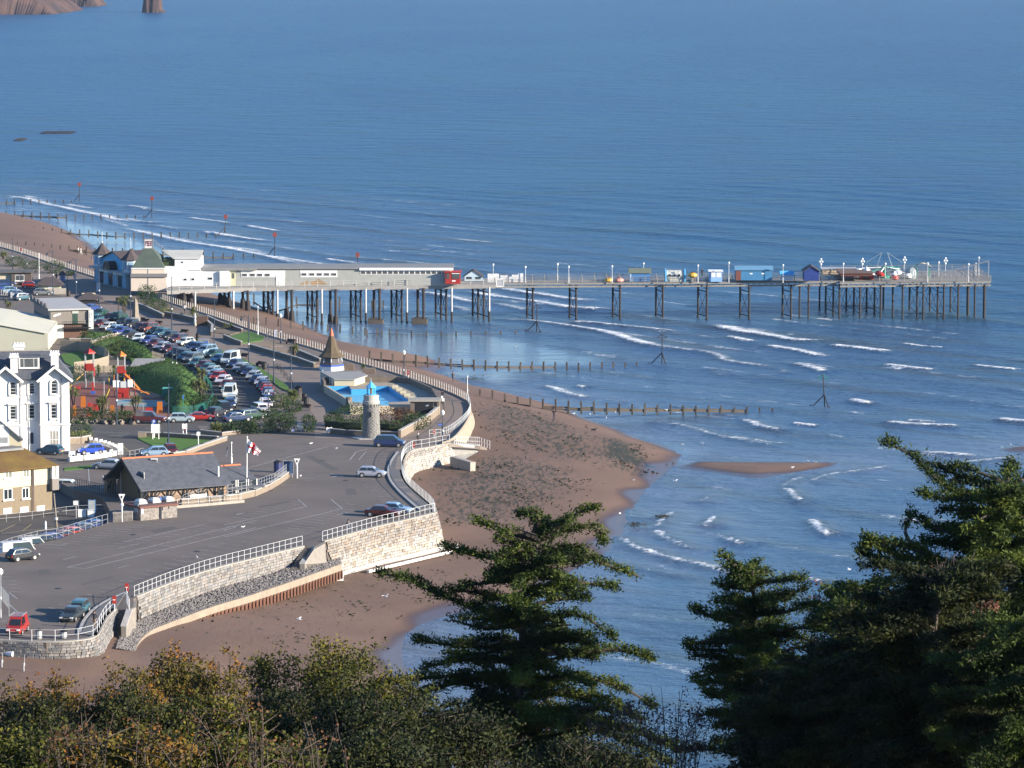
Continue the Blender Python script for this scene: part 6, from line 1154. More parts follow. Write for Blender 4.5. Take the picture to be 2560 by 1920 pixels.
so_=building('open sided shelter with a dark hipped roof and pale posts near the obelisk','A',(690,690),R(8),name='shelter',cat='shelter');F_=so_;x1,zt=F_.pt('A',850,645);b=MB();hip(b,0,x1,0,5.5,zt,F_.pt('A',760,590,-2.7)[1],2.4,.9);b.build('roof',drk,F_.root)
for k in range(6):
 for yy in(.1,5.3):b=MB();b.bx((x1*k/5-.09,yy,0),(x1*k/5+.09,yy+.18,zt));b.build('post',mat('cream_post',(.55,.5,.38),r=.8),F_.root)
b=MB();b.bx((.5,2.5,0),(x1-.5,2.8,1.9));b.build('partition',crw,F_.root);b=MB();b.bx((0,-.4,0),(x1,-.1,.7));b.build('bench_wall',black,F_.root)
dkk=building('dark kiosk with a wide window left of the yellow shelter','A',(100,528),R(4),name='kiosk',cat='kiosk');F_=dkk;x1,zt=F_.pt('A',270,420);b=MB();b.bx((0,0,0),(x1,5,zt));b.build('walls',mat('dark_brown_wall',(.09,.07,.06),r=.8),F_.root);b=MB();b.bx((-3,-.4,zt),(x1+.4,5.3,zt+.25));b.build('roof',mat('dark_roof_felt',(.1,.095,.09),r=.9),F_.root);F_.win('A',130,440,210,490,1,0,frame=white,fw=.08);b=MB();b.bx((-2.8,.6,0),(-.02,5,zt));b.build('pale_wing',crw,F_.root)
sh2=building('little lilac hut with a dark pointed roof on the far promenade','A',(517,492),R(4),name='hut',cat='hut');F_=sh2;x1,zt=F_.pt('A',562,435);b=MB();b.bx((0,0,0),(x1,2,zt));b.build('walls',mat('lilac_wall',(.4,.38,.5),r=.8),F_.root);b=MB();hip(b,0,x1,0,2,zt,F_.pt('A',540,405,-1)[1],1,.3);b.build('roof',drk,F_.root);b=MB();F_.box(b,'A',527,445,552,488,-.04,.02);b.build('door',mat('lilac_door',(.25,.24,.35),r=.7),F_.root)
bs=building('small stone store with a bright blue door beside the car queue','A',(1722,1062),R(8),name='store',cat='store');F_=bs;x1,zt=F_.pt('A',1805,1005);b=MB();b.bx((0,0,0),(x1,2.4,zt));b.build('walls',concrete,F_.root);b=MB();b.bx((-.15,-.15,zt),(x1+.15,2.6,zt+.12));b.build('roof',roofm,F_.root);b=MB();F_.box(b,'A',1752,1012,1800,1060,-.05,.02);b.build('door',blue,F_.root)
ws=building('white shed with a sloping grey roof by the grassy bank','M',(950,385),R(-4),name='shed',cat='shed');F_=ws;x1,zt=F_.pt('M',1075,300);b=MB();b.bx((0,0,0),(x1+2.6,4,zt));b.build('walls',wallwhite,F_.root);b=MB();b.add([(-.3,-.5,zt+.05),(x1+3,-.5,zt+.05),(x1+3.2,4.5,zt+.75),(-.3,4.5,zt+.75),(-.3,-.5,zt-.1),(x1+3,-.5,zt-.1),(x1+3.2,4.5,zt+.6),(-.3,4.5,zt+.6)],[(0,1,2,3),(7,6,5,4),(0,4,5,1),(1,5,6,2),(3,7,4,0)]);b.build('roof',mat('shed_roof',(.30,.28,.26),(.24,.23,.22),1,.9),F_.root);b=MB();F_.box(b,'M',990,300,1020,375,-.05,.02);b.build('door',mat('tan_door',(.25,.2,.15),r=.8),F_.root)
p=g('E',930,1262);Yk_=p.y;root=thing('conical_kiosk','kiosk with a tall witch hat tiled roof tipped in copper','kiosk',tuple(p));hz_=lambda y:v('E',930,y,Yk_).z-ZL;s_=3.456*px_of(p)
b=MB();b.lathe([(105/s_,0),(104/s_,hz_(1225))],8);b.build('white_base',white,root);b=MB();b.lathe([(106/s_,hz_(1225)),(103/s_,hz_(1210))],8);b.build('blue_band',blue,root);b=MB();b.lathe([(102/s_,hz_(1212)),(82/s_,hz_(1150))],8);b.build('shutters',mat('dark_shutter',(.07,.065,.07),(.1,.09,.09),2,.7),root)
b=MB();b.lathe([(112/s_,hz_(1148)),(112/s_,hz_(1142)),(76/s_,hz_(1110)),(52/s_,hz_(1060)),(30/s_,hz_(990)),(20/s_,hz_(965))],8);b.build('roof',mat('brown_shingle',(.115,.085,.05),(.08,.06,.04),1.5,.9,.4),root);b=MB();b.lathe([(21/s_,hz_(968)),(8/s_,hz_(915)),(1/s_,hz_(895))],8);b.build('copper_tip',terracotta,root)
for k in range(8):an=2*math.pi*k/8;b=MB();b.tube((105/s_*math.cos(an),105/s_*math.sin(an),0),(84/s_*math.cos(an),84/s_*math.sin(an),hz_(1150)),.08,4);b.build('corner_post',mat('pale_blue_post',(.45,.52,.58),r=.7),root)
lf=building('low cream building with a grey flat roof in front of the conical kiosk','E',(830,1312),R(-12),name='pavilion',cat='pavilion');F_=lf
P_=[g('E',x,y,7.6)-F_.P0 for x,y in((828,1272),(950,1340),(1130,1340),(1240,1305),(1180,1272))];Rm=Matrix.Rotation(-F_.a,3,'Z');P_=[Rm@q_ for q_ in P_];b=MB();b.prism([(q_.x,q_.y)for q_ in P_],1.9,2.1);b.build('roof',mat('pale_flat_roof',(.24,.23,.215),(.29,.28,.26),.6,.9),F_.root);ins=[Vector((q_.x,q_.y,0))for q_ in P_];c_=sum(ins,Vector())/5;b=MB();b.prism([((q_-c_)*.97+c_)[:2]for q_ in ins],0,1.9);b.build('walls',crw,F_.root)
for k in range(6):q0,q1_=ins[0],ins[1];q_=q0 .lerp(q1_,(k+.5)/6.2);b=MB();b.box((q_.x,q_.y,.95),(.2,.25,1.88));b.build('buttress',white,F_.root)
for x0_,y0_,x1_,y1_,lb2 in((1130,1365,1385,1340,'brown boarded low wall right of the flat roofed pavilion'),(1195,1300,1305,1290,'brown planter box on the promenade behind the pavilion'),(1040,1262,1120,1240,'brown planter behind the conical kiosk')):
 a,c=g('E',x0_,y0_ if x0_!=1130 else 1366),g('E',x1_,y0_ if x0_!=1130 else 1366);b=MB();o=thing('planter',lb2,'planter',tuple(a));b.bx((0,0,0),(c.x-a.x,2.2,.85));b.build('box',mat('brown_boards',(.15,.11,.085),(.11,.085,.07),1,.9),o);b=MB();b.bx((.15,.15,.86),(c.x-a.x-.15,2.05,.93));b.build('soil',soilm,o)
p=g('F',1272,742);Yl=p.y;root=thing('lighthouse','small grey stone lighthouse with a bright blue lantern','lighthouse',tuple(p));hz_=lambda y:v('F',1272,y,Yl).z-ZL;s_=3.456*px_of(p)
lst=mat('grey_tower_stone',(.25,.24,.22),(.17,.165,.155),2.2,.9,.35);core=MB();core.lathe([(73/s_,0),(71/s_,hz_(700)),(63/s_,hz_(470)),(63/s_,hz_(455))],24);core.build('tower_core',mortar,root)
bs_=block_mesh('stone',lst,9);rows=21;cnt=0
rest=MB()
for r_i in range(rows):
 z0_,z1_=hz_(742)+(hz_(460)-hz_(742))*r_i/rows,hz_(742)+(hz_(460)-hz_(742))*(r_i+1)/rows;rr=(74-10*r_i/rows)/s_;nb=14;h=z1_-z0_
 for k in range(nb):
  an=2*math.pi*(k+.5*(r_i%2)+random.uniform(-.08,.08))/nb;L_=2*math.pi*rr/nb;m_=Matrix.Translation((rr*math.cos(an),rr*math.sin(an),(z0_+z1_)/2))@Matrix.Rotation(an+math.pi/2,4,'Z')@Matrix.Diagonal((L_*.93,.14,h*.93,1));gg=random.uniform(.75,1.2)
  o=bpy.data.objects.new('stone',bs_);COL.objects.link(o);o.parent=root;o.matrix_local=m_;o.color=(gg,gg,gg,1)
for n_,m_ in(('tower_stone',lst),):pass
b=MB();b.lathe([(64/s_,hz_(462)),(73/s_,hz_(440)),(73/s_,hz_(422)),(65/s_,hz_(418)),(65/s_,hz_(372)),(60/s_,hz_(370))],24);b.build('gallery',mat('pale_gallery',(.42,.40,.35),(.32,.3,.27),1.5,.9,.2),root)
for k in range(18):an=2*math.pi*k/18;b=MB();b.box((70/s_*math.cos(an),70/s_*math.sin(an),hz_(455)),(.2,.16,.35),rz=an);b.build('corbel',lst,root)
b=MB();b.lathe([(38/s_,hz_(372)),(38/s_,hz_(362))],8);b.build('lantern_base',skyblue,root)
for k in range(8):an=2*math.pi*(k+.5)/8;b=MB();b.tube((35/s_*math.cos(an),35/s_*math.sin(an),hz_(365)),(35/s_*math.cos(an),35/s_*math.sin(an),hz_(302)),.08,6);b.build('lantern_post',skyblue,root)
b=MB();b.lathe([(9/s_,hz_(368)),(9/s_,hz_(305))],8);b.build('lamp',mat('brass_lamp',(.3,.15,.06),r=.5),root);b=MB();b.lathe([(49/s_,hz_(306)),(20/s_,hz_(275)),(5/s_,hz_(258)),(1/s_,hz_(240))],8);b.build('lantern_roof',skyblue,root);b=MB();b.tube((0,0,hz_(245)),(0,0,hz_(222)),.03,5);b.build('finial',whitemetal,root)
b=MB();b.bx((-.1,-1.36,3.2),(.1,-1.2,4.0));b.build('slit_window',black,root);b=MB();b.lathe([(150/s_,-.1),(150/s_,.12)],6,(-.4,0,0));b.build('step',kerbm,root)
root=thing('paddling_pool','empty bright blue paddling pool behind the lighthouse','pool',tuple(g('E',1250,1500)));O=root.location;zt_=1.0
deckp=[g('E',x,y,ZL+zt_)-O for x,y in((850,1372),(1200,1368),(1500,1368),(1610,1380),(1800,1465),(1858,1560),(1850,1590),(1550,1580),(1100,1590),(1080,1535),(870,1405))]
poolp=[g('E',x,y,ZL+zt_)-O for x,y in((888,1402),(1080,1398),(1100,1428),(1250,1425),(1262,1402),(1420,1400),(1612,1532),(1425,1540),(1420,1572),(1085,1532))]
b=MB();t=tessellate_polygon([[Vector((q_.x,q_.y,0))for q_ in deckp],[Vector((q_.x,q_.y,0))for q_ in poolp]]);allp=deckp+poolp;fs=[]
for A_,B_,C_ in t:
 a,c,d=allp[A_],allp[B_],allp[C_]
 fs.append((A_,B_,C_)if(c.x-a.x)*(d.y-a.y)-(c.y-a.y)*(d.x-a.x)>0 else(A_,C_,B_))
b.add([(q_.x,q_.y,zt_)for q_ in allp],fs);b.build('pool_deck',mat('beige_deck',(.34,.29,.22),(.27,.23,.18),.5,.9),root)
b=MB();n=len(poolp);b.add([(q_.x,q_.y,zt_-.01)for q_ in poolp]+[(q_.x,q_.y,.15)for q_ in poolp],[(i,(i+1)%n,n+(i+1)%n,n+i)for i in range(n)]);b.build('pool_side',mat('pool_blue_side',(.05,.28,.50),(.04,.24,.45),1,.5),root)
tri=tessellate_polygon([[Vector((q_.x,q_.y,0))for q_ in poolp]]);b=MB();b.add([(q_.x,q_.y,.16)for q_ in poolp],[tuple(k)for k in tri]);b.build('pool_floor',mat('pool_blue',(.14,.42,.56),(.11,.37,.52),.6,.35),root)
def wallpath(root_,pts,h,th,m,name='wall',z0=0):
 b=MB()
 for a,c in zip(pts,pts[1:]):a,c=Vector(a),Vector(c);d=(c-a).normalized()*th*.5;b.bar(Vector((a.x,a.y,z0+h/2))-d,Vector((c.x,c.y,z0+h/2))+d,th,h)
 return b.build(name,m,root_)
brw=mat('brown_block_wall',(.17,.135,.105),(.12,.10,.08),1.2,.9,.2);n=len(deckp)
wallpath(root,[deckp[i]for i in(10,0,1,2,3,4,5,6)],1.9,.35,brw,'outer_wall');wallpath(root,[deckp[6],deckp[7],deckp[8],deckp[9],deckp[10]],1.25,.35,mat('cream_block',(.44,.38,.28),(.36,.31,.23),1,.9),'front_wall')
for k in range(5):a=poolp[5].lerp(poolp[6],(k+.6)/5.5);b=MB();b.box((a.x+.7,a.y,zt_+.2),(.9,.9,.4));b.build('block_seat',crw,root)
b=MB();a=deckp[9];b.lathe([(.5,0),(.5,1.7)],10,(a.x,a.y,0));b.build('corner_drum',brw,root)
p=g('F',1790,540);root=thing('pump_house','small flat roofed brown building at the corner of the pool','building',tuple(p));b=MB();b.bx((-3.2,0,0),(1.2,3,2.0));b.build('walls',brw,root);b=MB();b.bx((-3.5,-.3,2.0),(1.5,3.2,2.25));b.build('roof',concrete,root);b=MB();b.bx((-2.4,-.05,0),(.3,.01,1.8));b.build('opening',black,root)
# ================================================================ vehicles
paint=mat('car_paint',(1,1,1),r=.25,spec=.6,oc=True);carglass=mat('car_glass',(.015,.02,.025),r=.06,spec=.8);tyre=mat('tyre',(.02,.02,.02),r=.9);rimm=mat('wheel_rim',(.5,.5,.5),r=.35,m=.5)
lampm=mat('headlamp',(.75,.75,.72),r=.15,spec=.8);tailm=mat('tail_lamp',(.40,.02,.015),r=.3);platey=mat('yellow_plate',(.65,.45,.05),r=.5);platew=mat('white_plate',(.7,.7,.66),r=.5);trim=mat('black_trim',(.025,.025,.027),r=.6)
KIND={
'hatch':(3.9,1.68,1.44,.90,.95,.25,-1.35,-1.80,.84,.88),'saloon':(4.5,1.72,1.40,.88,1.00,.30,-1.05,-1.60,.80,.90),'estate':(4.5,1.74,1.46,.90,1.05,.35,-1.85,-2.15,.82,.88),
'mpv':(4.4,1.78,1.68,.98,1.45,.65,-1.75,-2.12,.95,1.0),'offroad':(4.7,1.85,1.82,1.12,.95,.45,-2.05,-2.28,1.08,1.1),'van':(4.9,1.9,2.2,1.15,1.75,1.15,-2.3,-2.42,1.1,1.15),'coupe':(4.4,1.72,1.28,.84,.85,.05,-1.0,-1.75,.76,.86),'smallvan':(4.1,1.7,1.85,1.0,1.15,.45,-1.9,-2.02,.92,1.0)}
def car_proto(k):
 L,Wd,H,bl,wf,rf,rr,tg,bh,th=KIND[k];w=Wd/2;root_b=MB();bot=.24 if k!='offroad' else .38
 st=[(-L/2,w*.86,bot+.15,th*.80,th*.82),(-L/2+.12,w*.97,bot,th-.04,th),(tg,w,bot,th,th+.01),((tg+rr)/2,w,bot,bl,bl+.01),(rr,w,bot,bl,bl+.01),(rf,w,bot,bl,bl+.01),(wf,w*.99,bot,bl-.02,bl),(wf+(L/2-wf)*.55,w*.97,bot,bh-.04,bh),(L/2-.18,w*.92,bot+.02,bh-.16,bh-.12),(L/2,w*.78,bot+.14,bh-.32,bh-.30)]
 vs=[]
 for x,ww,z0,zb,zt in st:vs+=[(x,-ww*.9,z0),(x,-ww,z0+.22),(x,-ww*.985,zb),(x,-ww*.86,zt),(x,ww*.86,zt),(x,ww*.985,zb),(x,ww,z0+.22),(x,ww*.9,z0)]
 n=len(st);root_b.add(vs,[(8*i+j,8*i+8+j,8*i+8+(j+1)%8,8*i+(j+1)%8)[::-1]for i in range(n-1)for j in range(8)]+[tuple(range(8)),tuple(8*(n-1)+j for j in range(7,-1,-1))])
 wr=w*.74;g0=bl-.01;R0=[(tg,w*.84,max(bl,th)-.01),(rr,wr,H-.02),(rf,wr,H-.02),(wf,w*.84,bl-.01)];mx=(rf+rr)/2;R0=[R0[0],R0[1],(mx,wr*1.02,H),R0[2],R0[3]]
 v0=[];
 for x,ww,z in R0:v0+=[(x,-ww,z),(x,ww,z)]
 base=[(tg,w*.86,g0),(rr,w*.86,g0),(mx,w*.86,g0),(rf,w*.86,g0),(wf,w*.84,g0)]
 for x,ww,z in base:v0+=[(x,-ww,z),(x,ww,z)]
 root_b.add(v0,[(2*i,2*i+2,2*i+3,2*i+1)[::-1]for i in range(4)]+[(2*i,10+2*i,12+2*i,2*i+2)for i in range(4)]+[(2*i+1,2*i+3,12+2*i+1,10+2*i+1)for i in range(4)])
 root=thing('parked_car','x','car');body=root_b.build('body',paint,root,smooth=False);body['tint']=1
 def q4(name,m,P_,off):b=MB();n_=(Vector(P_[1])-Vector(P_[0])).cross(Vector(P_[-1])-Vector(P_[0])).normalized()*off;b.add([Vector(p)+n_ for p in P_],[tuple(range(len(P_)))]);return b.build(name,m,root)
 ins=lambda a,c,t:tuple(Vector(a).lerp(Vector(c),t))
 q4('windscreen',carglass,[ins((wf,-w*.84,bl),(wf,w*.84,bl),.07),ins((wf,-w*.84,bl),(wf,w*.84,bl),.93),ins((rf,-wr,H-.05),(rf,wr,H-.05),.93),ins((rf,-wr,H-.05),(rf,wr,H-.05),.07)],.012)
 zb_=max(bl,th)
 if k!='van':q4('rear_window',carglass,[ins((tg,w*.84,zb_+.03),(tg,-w*.84,zb_+.03),.1),ins((tg,w*.84,zb_+.03),(tg,-w*.84,zb_+.03),.9),ins((rr,wr,H-.08),(rr,-wr,H-.08),.9),ins((rr,wr,H-.08),(rr,-wr,H-.08),.1)],.012)
 segs=[(wf-.15,rf-.02,rf-.02-(rf-rr)*.45,rf-.02-(rf-rr)*.45),(rf-(rf-rr)*.5,rf-(rf-rr)*.5,rr+.05,tg+.18)]+([(wf-.15,rf-.02,rf-.5,rf-.5)]if 0 else[])
 if k in('van','smallvan'):segs=segs[:1]+([(-.2,-.2,-1.1,-1.1)]if k=='van' else[])
 for sx in(-1,1):
  for a,c,d,e in segs:
   z1,z0=H-.09,bl+.04;f1=(z1-bl)/(H-bl);yt=sx*(w*.86+(wr-w*.86)*f1);yb=sx*(w*.86+(wr-w*.86)*.06)
   P_=[(a,yb,z0),(c,yt,z1),(d,yt,z1),(e,yb,z0)];P_=P_ if sx<0 else P_[::-1];q4('side_window',carglass,P_,.014)
 b=MB();b.tube((0,-.11,0),(0,.11,0),.31 if k!='offroad' else .38,14);wm=b.mesh('wheel',tyre);b=MB();b.tube((0,-.125,0),(0,.125,0),.2,10);rm=b.mesh('rim',rimm);zr=.31 if k!='offroad' else .38
 for x in(L/2-.78,-L/2+.75):
  for sy in(-1,1):o=put('wheel',wm,root,(x,sy*(w-.09),zr));put('rim',rm,o)
  for sy in(-1,1):b=MB();b.tube((x,sy*(w-.02),zr+.02),(x,sy*(w+.004),zr+.02),zr+.06,12);b.build('wheel_arch',trim,root)
 for sy in(-1,1):
  b=MB();b.box((L/2-.09,sy*w*.66,bh-.26),(.22,.34,.15));b.build('headlight',lampm,root);b=MB();b.box((-L/2+.06,sy*w*.76,th-.2),(.14,.22,.26));b.build('tail_light',tailm,root)
  b=MB();b.box((wf-.12,sy*(w+.08),bl+.06),(.1,.16,.13));m_=b.build('mirror',paint,root);m_['tint']=1
 b=MB();b.box((-L/2-.005,0,.55),(.04,.5,.12));b.build('number_plate',platey,root);b=MB();b.box((L/2+.0,0,.45),(.05,.5,.12));b.build('number_plate',platew,root)
 b=MB();b.box((L/2-.03,0,bot+.17),(.14,w*1.45,.17));b.build('bumper',trim,root)
 return root
PROTO={}
CC=dict(white=(.55,.55,.54),silver=(.30,.33,.36),black=(.02,.022,.026),navy=(.022,.04,.10),red=(.30,.022,.018),maroon=(.085,.018,.02),green=(.02,.06,.045),teal=(.04,.10,.13),blue=(.03,.05,.20),lightblue=(.20,.30,.40),grey=(.13,.14,.16),dark=(.035,.04,.05),brown=(.18,.05,.03),brightblue=(.03,.07,.45))
def car(kind,col,f_,x,y,deg,label,group=None,z=ZL,name='parked_car',cat='car'):
 """x, y: where the middle of the car stands in the photograph; deg: heading, 0 = to the right, 90 = away"""
 p=g(f_,x,y,z)+Vector((0,0,.02));c=CC[col];c=tuple(min(1,a*random.uniform(.92,1.08))for a in c)
 if kind not in PROTO:r_=PROTO[kind]=car_proto(kind);r_.location=p;r_.rotation_euler=(0,0,R(deg));[setattr(k_,'color',c+(1,))for k_ in r_.children if k_.get('tint')]
 else:r_=copy_tree(PROTO[kind],p,R(deg),color=c)
 r_.name=name;r_['label']=label;r_['category']=cat
 if group:r_['group']=group
 elif 'group' in r_:del r_['group']
 return r_
car('mpv','navy','F',1430,818,-6,'dark navy people carrier passing the foot of the stone lighthouse')
car('hatch','silver','F',1275,1080,-6,'silver three door hatchback parked by the curved kerb')
car('saloon','maroon','F',1375,1420,-14,'dark red saloon parked nearest the bastion wall railing')
car('saloon','lightblue','F',1478,1395,-16,'pale blue saloon half hidden behind the dark red saloon')
car('hatch','black','C',195,555,40,'black hatchback standing alone at the left edge of the car park')
car('saloon','dark','C',622,1068,-100,'dark green saloon facing the sea wall by the lifebuoy steps')
car('hatch','teal','C',680,1015,-100,'dark blue green car parked behind the dark saloon near the quay corner')
sv_=car('smallvan','red','C',150,1185,-96,'red van parked at the left corner of the quay',name='parked_van',cat='van')
b=MB();[b.bar((-1.5+.9*k,-.7,1.95),(-1.5+.9*k,.7,1.95),.06,.05)for k in range(3)];b.bar((-1.7,-.65,1.97),(.6,-.65,1.97),.05,.05);b.bar((-1.7,.65,1.97),(.6,.65,1.97),.05,.05);b.build('roof_rack',galv,sv_)
for k_,c_,x,y,d_,lb in(('van','white',165,460,30,'long white van behind the slipway railing'),('smallvan','white',300,400,30,'rounded white van behind the slipway railing, right of the long one'),('hatch','black',400,368,30,'black car behind the slipway railing beside the rounded white van'),('hatch','blue',470,352,30,'blue car behind the slipway railing, left of the maroon one'),('saloon','maroon',560,325,30,'dark maroon car behind the slipway railing'),('hatch','red',645,300,30,'bright red car behind the slipway railing'),('hatch','navy',745,265,30,'navy car behind the slipway railing, right of the red one'),('saloon','blue',845,235,30,'mid blue car under the right end of the slipway railing')):
 c0_=car(k_,c_,'C',x,y,d_,lb,'vehicles behind the slipway railing',4.3,name='parked_van' if 'van' in k_ else 'parked_car',cat='van' if 'van' in k_ else 'car');q_=g('C',x,y-14,5.4 if 'van' not in k_ else 5.7);c0_.location=(q_.x,q_.y,4.32)
car('saloon','silver','B',940,1150,165,'silver saloon with its boot facing the lifeboat house')
car('estate','white','B',600,1335,-12,'white and cream estate car beside the cream house',z=4.35)
car('hatch','brightblue','B',785,1020,200,'bright blue hatchback in the white villa forecourt')
car('hatch','teal','B',432,1022,160,'teal car partly hidden by the mossy roof')
car('hatch','lightblue','B',1335,1040,193,'pale blue hatchback parked by the small lawn')
car('hatch','maroon','B',1475,1020,-75,'maroon hatchback parked beside the pale blue hatchback at the lawn')
car('offroad','maroon','B',1295,755,-4,'large maroon four by four on the road beside the playground')
car('hatch','silver','B',1570,745,4,'silver hatchback on the road behind the maroon four by four')
car('coupe','red','B',1738,728,6,'bright red coupe on the road at the foot of the car queue')
car('hatch','dark','B',1870,690,65,'dark blue hatchback turning out of the car queue')
car('saloon','navy','F',112,600,30,'navy saloon at the lower end of the hedge side row')
car('estate','green','F',240,578,40,'dark green estate car second from the lower end of the hedge side row')
for k_,c_,x,y,d_,lb in(('hatch','navy',55,530,15,'dark car beside the flat kiosk at the far left'),('hatch','red',268,545,5,'red car by the dark kiosk at the far left'),('hatch','grey',370,608,10,'grey car in front of the pale yellow shelter'),('hatch','navy',155,622,30,'navy car at the end of the fence near the cafe'),('hatch','teal',195,650,40,'teal car just behind the scalloped cafe roof'),('hatch','lightblue',100,592,20,'pale blue car behind the fence left of the cafe'),('saloon','blue',45,568,20,'blue car lowest at the left edge by the fence'),('hatch','blue',800,745,60,'blue car beside the cafe sign at the head of the queue')):
 car(k_,c_,'A',x,y+8,d_,lb)
rows={
'hedge side':[('saloon','green',865,790,70),('hatch','maroon',955,830,70),('mpv','green',1022,830,65),('hatch','dark',1070,868,60),('hatch','black',1130,885,60),('hatch','maroon',1215,915,55),('mpv','brown',1288,925,55),('hatch','green',1345,950,55),('hatch','teal',1402,965,55),('hatch','black',1465,990,55),('estate','maroon',1540,1015,55),('hatch','white',1602,1045,55),('hatch','navy',1672,1085,60),('hatch','navy',1722,1092,60),('mpv','lightblue',1788,1120,60),('hatch','green',1845,1150,60),('hatch','lightblue',1892,1192,60),('van','white',1990,1205,70),('hatch','navy',2030,1235,68),('hatch','silver',2082,1268,68),('hatch','dark',2120,1290,68),('hatch','navy',2155,1308,70),('hatch','silver',2192,1340,72),('hatch','navy',2220,1372,75),('hatch','silver',2260,1392,78),('hatch','navy',2275,1420,80),('hatch','maroon',2295,1440,82),('hatch','red',2310,1462,84),('hatch','navy',2312,1486,86),('hatch','silver',2325,1510,88),('hatch','maroon',2335,1530,92),('hatch','navy',2320,1552,98),('hatch','white',2298,1580,105),('estate','white',2255,1625,115)],
'middle':[('hatch','teal',830,845,70),('hatch','maroon',870,885,65),('hatch','white',935,912,62),('hatch','lightblue',992,935,60),('saloon','blue',1052,948,58),('saloon','black',1112,975,56),('hatch','white',1200,1010,80),('hatch','blue',1290,1030,60),('hatch','maroon',1345,1058,60),('hatch','silver',1402,1085,60),('hatch','maroon',1465,1105,60),('hatch','dark',1525,1135,60),('hatch','black',1580,1150,60),('hatch','teal',1605,1175,62),('mpv','grey',1668,1190,62),('hatch','teal',1702,1225,64),('hatch','maroon',1760,1250,64),('hatch','teal',1792,1275,64),('hatch','silver',1835,1298,66),('hatch','lightblue',1862,1325,66),('hatch','red',1882,1345,68),('hatch','white',1928,1378,70),('hatch','maroon',1962,1418,76),('hatch','teal',1972,1450,80),('van','white',1985,1500,86),('hatch','silver',2002,1550,94),('hatch','navy',1985,1580,100),('mpv','black',1938,1625,108)]}
pl_={'white':'white','silver':'silver','black':'black','navy':'navy','red':'red','maroon':'maroon','green':'dark green','teal':'teal','blue':'blue','lightblue':'pale blue','grey':'grey','dark':'dark','brown':'red brown'}
kn_={'hatch':'hatchback','saloon':'saloon','mpv':'people carrier','van':'van','estate':'estate car'}
for rn,L_ in rows.items():
 for i,(k_,c_,x,y,d_)in enumerate(L_):
  car(k_,c_,'A',x,y+4,d_+(180 if rn=='hedge side' else 180),f'{pl_[c_]} {kn_[k_]}, {ORD[i]} from the pier end of the {rn} row','vehicles queued along the seafront',name='queued_van' if k_=='van' else 'queued_car',cat='van' if k_=='van' else 'car')
# ================================================================ poles, lamps, signs
def pole(label,f_,base,top,r=.09,m=navy,name='pole',cat='pole',z=ZL,lantern=None,group=None,lean=True):
 p=g(f_,*base,z);t=v(f_,*(top if lean else(base[0],top[1])),p.y)-p;root=thing(name,label,cat,tuple(p),group=group)
 b=MB();b.tube((0,0,0),t,r,8,r*.7);b.build('shaft',m,root);b=MB();b.tube((0,0,0),(0,0,.9),r*1.8,8);b.build('base',m,root)
 if lantern=='lamp':b=MB();b.lathe([(.08,-.1),(.24,.1),(.26,.4),(.05,.65)],8,tuple(t));b.build('lantern',mat('lamp_glass',(.75,.75,.7),r=.3),root)
 elif lantern=='arm':b=MB();b.path([t*.93,t*.97+Vector((-.6,0,.2)),t*.93+Vector((-1.2,0,0))],.05,5);b.build('arm',m,root);b=MB();b.lathe([(.05,.25),(.25,0),(.22,-.2)],8,tuple(t*.93+Vector((-1.2,0,-.15))));b.build('lantern',navy,root)
 elif lantern=='head':b=MB();b.box(t+Vector((-.35,0,.05)),(.9,.35,.18));b.build('lantern',whitemetal,root)
 elif lantern=='finial':b=MB();b.lathe([(.02,0),(.14,.12),(.02,.3)],6,tuple(t));b.build('finial',m,root)
 b=MB();b.tube(t*.45-Vector((0,0,.12)),t*.45+Vector((0,0,.12)),r*1.7,8);b.build('collar',whitemetal,root)
 return root
GP='tall dark poles along the seafront'
for i,(bx_,by_,tx_,ty_,ln,lb)in enumerate(((110,400,108,130,0,'dark pole farthest left on the green'),(232,420,232,250,0,'thin dark pole behind the far kiosk'),(458,612,458,225,'arm','dark lamp pole rising in front of the yellow shelter'),(582,585,582,330,0,'thin dark pole right of the yellow shelter'),(658,665,658,300,'arm','dark lamp pole at the corner of the open shelter'),(857,750,856,358,0,'dark pole in front of the pavilion entrance'),(1128,838,1126,358,'arm','dark pole in front of the cream pier block'),(1483,948,1484,470,'finial','dark pole beside the row of benches'),(1850,1102,1853,665,0,'dark pole behind the white minibus'),(2148,1242,2147,785,'arm','dark pole between minibus and flower bed'),(1008,1738,1005,1258,0,'dark pole in the rock garden below the playground'),(1490,1310,1490,1058,0,'thin dark pole on the grassy bank, left of a pair'),(1525,1315,1524,1060,0,'thin dark pole on the grassy bank, right of a pair'),(1455,1908,1456,1395,0,'dark blue pole on the small lawn'))):
 pole(lb,'A',(bx_,by_),(tx_,ty_),.1 if ln!=0 or i in(5,8,10,13)else .06,navy,'lamp_post' if ln else 'pole','lamp post' if ln else 'pole',lantern=ln or 'finial',group=GP)
for bx_,by_,tx_,ty_,ln,lb in((430,1375,430,925,'arm','dark lamp post right of the palms on the promenade path'),(580,1470,579,1068,0,'dark pole beside the bench on the path'),(383,1665,383,1220,0,'dark pole in the shrubs at the bend of the queue')):
 pole(lb,'E',(bx_,by_),(tx_,ty_),.1,navy,'lamp_post' if ln else 'pole','lamp post' if ln else 'pole',lantern=ln or 'finial',group=GP)
for f_,bs_,tp_,lb in(('A',(337,472),(337,262),'white flagpole on the far green'),('E',(293,962),(293,720),'white flagpole between the beach posts and flower bed'),('E',(2103,1530),(2103,1325),'white pole on the parapet at the promenade bend'),('B',(2000,1100),(2000,932),'thin white pole behind the lifeboat house roof'),('A',(885,260),(885,160),'white mast behind the left turret')):
 pole(lb,f_,bs_,tp_,.07,white,'flagpole','flagpole',lantern='finial')
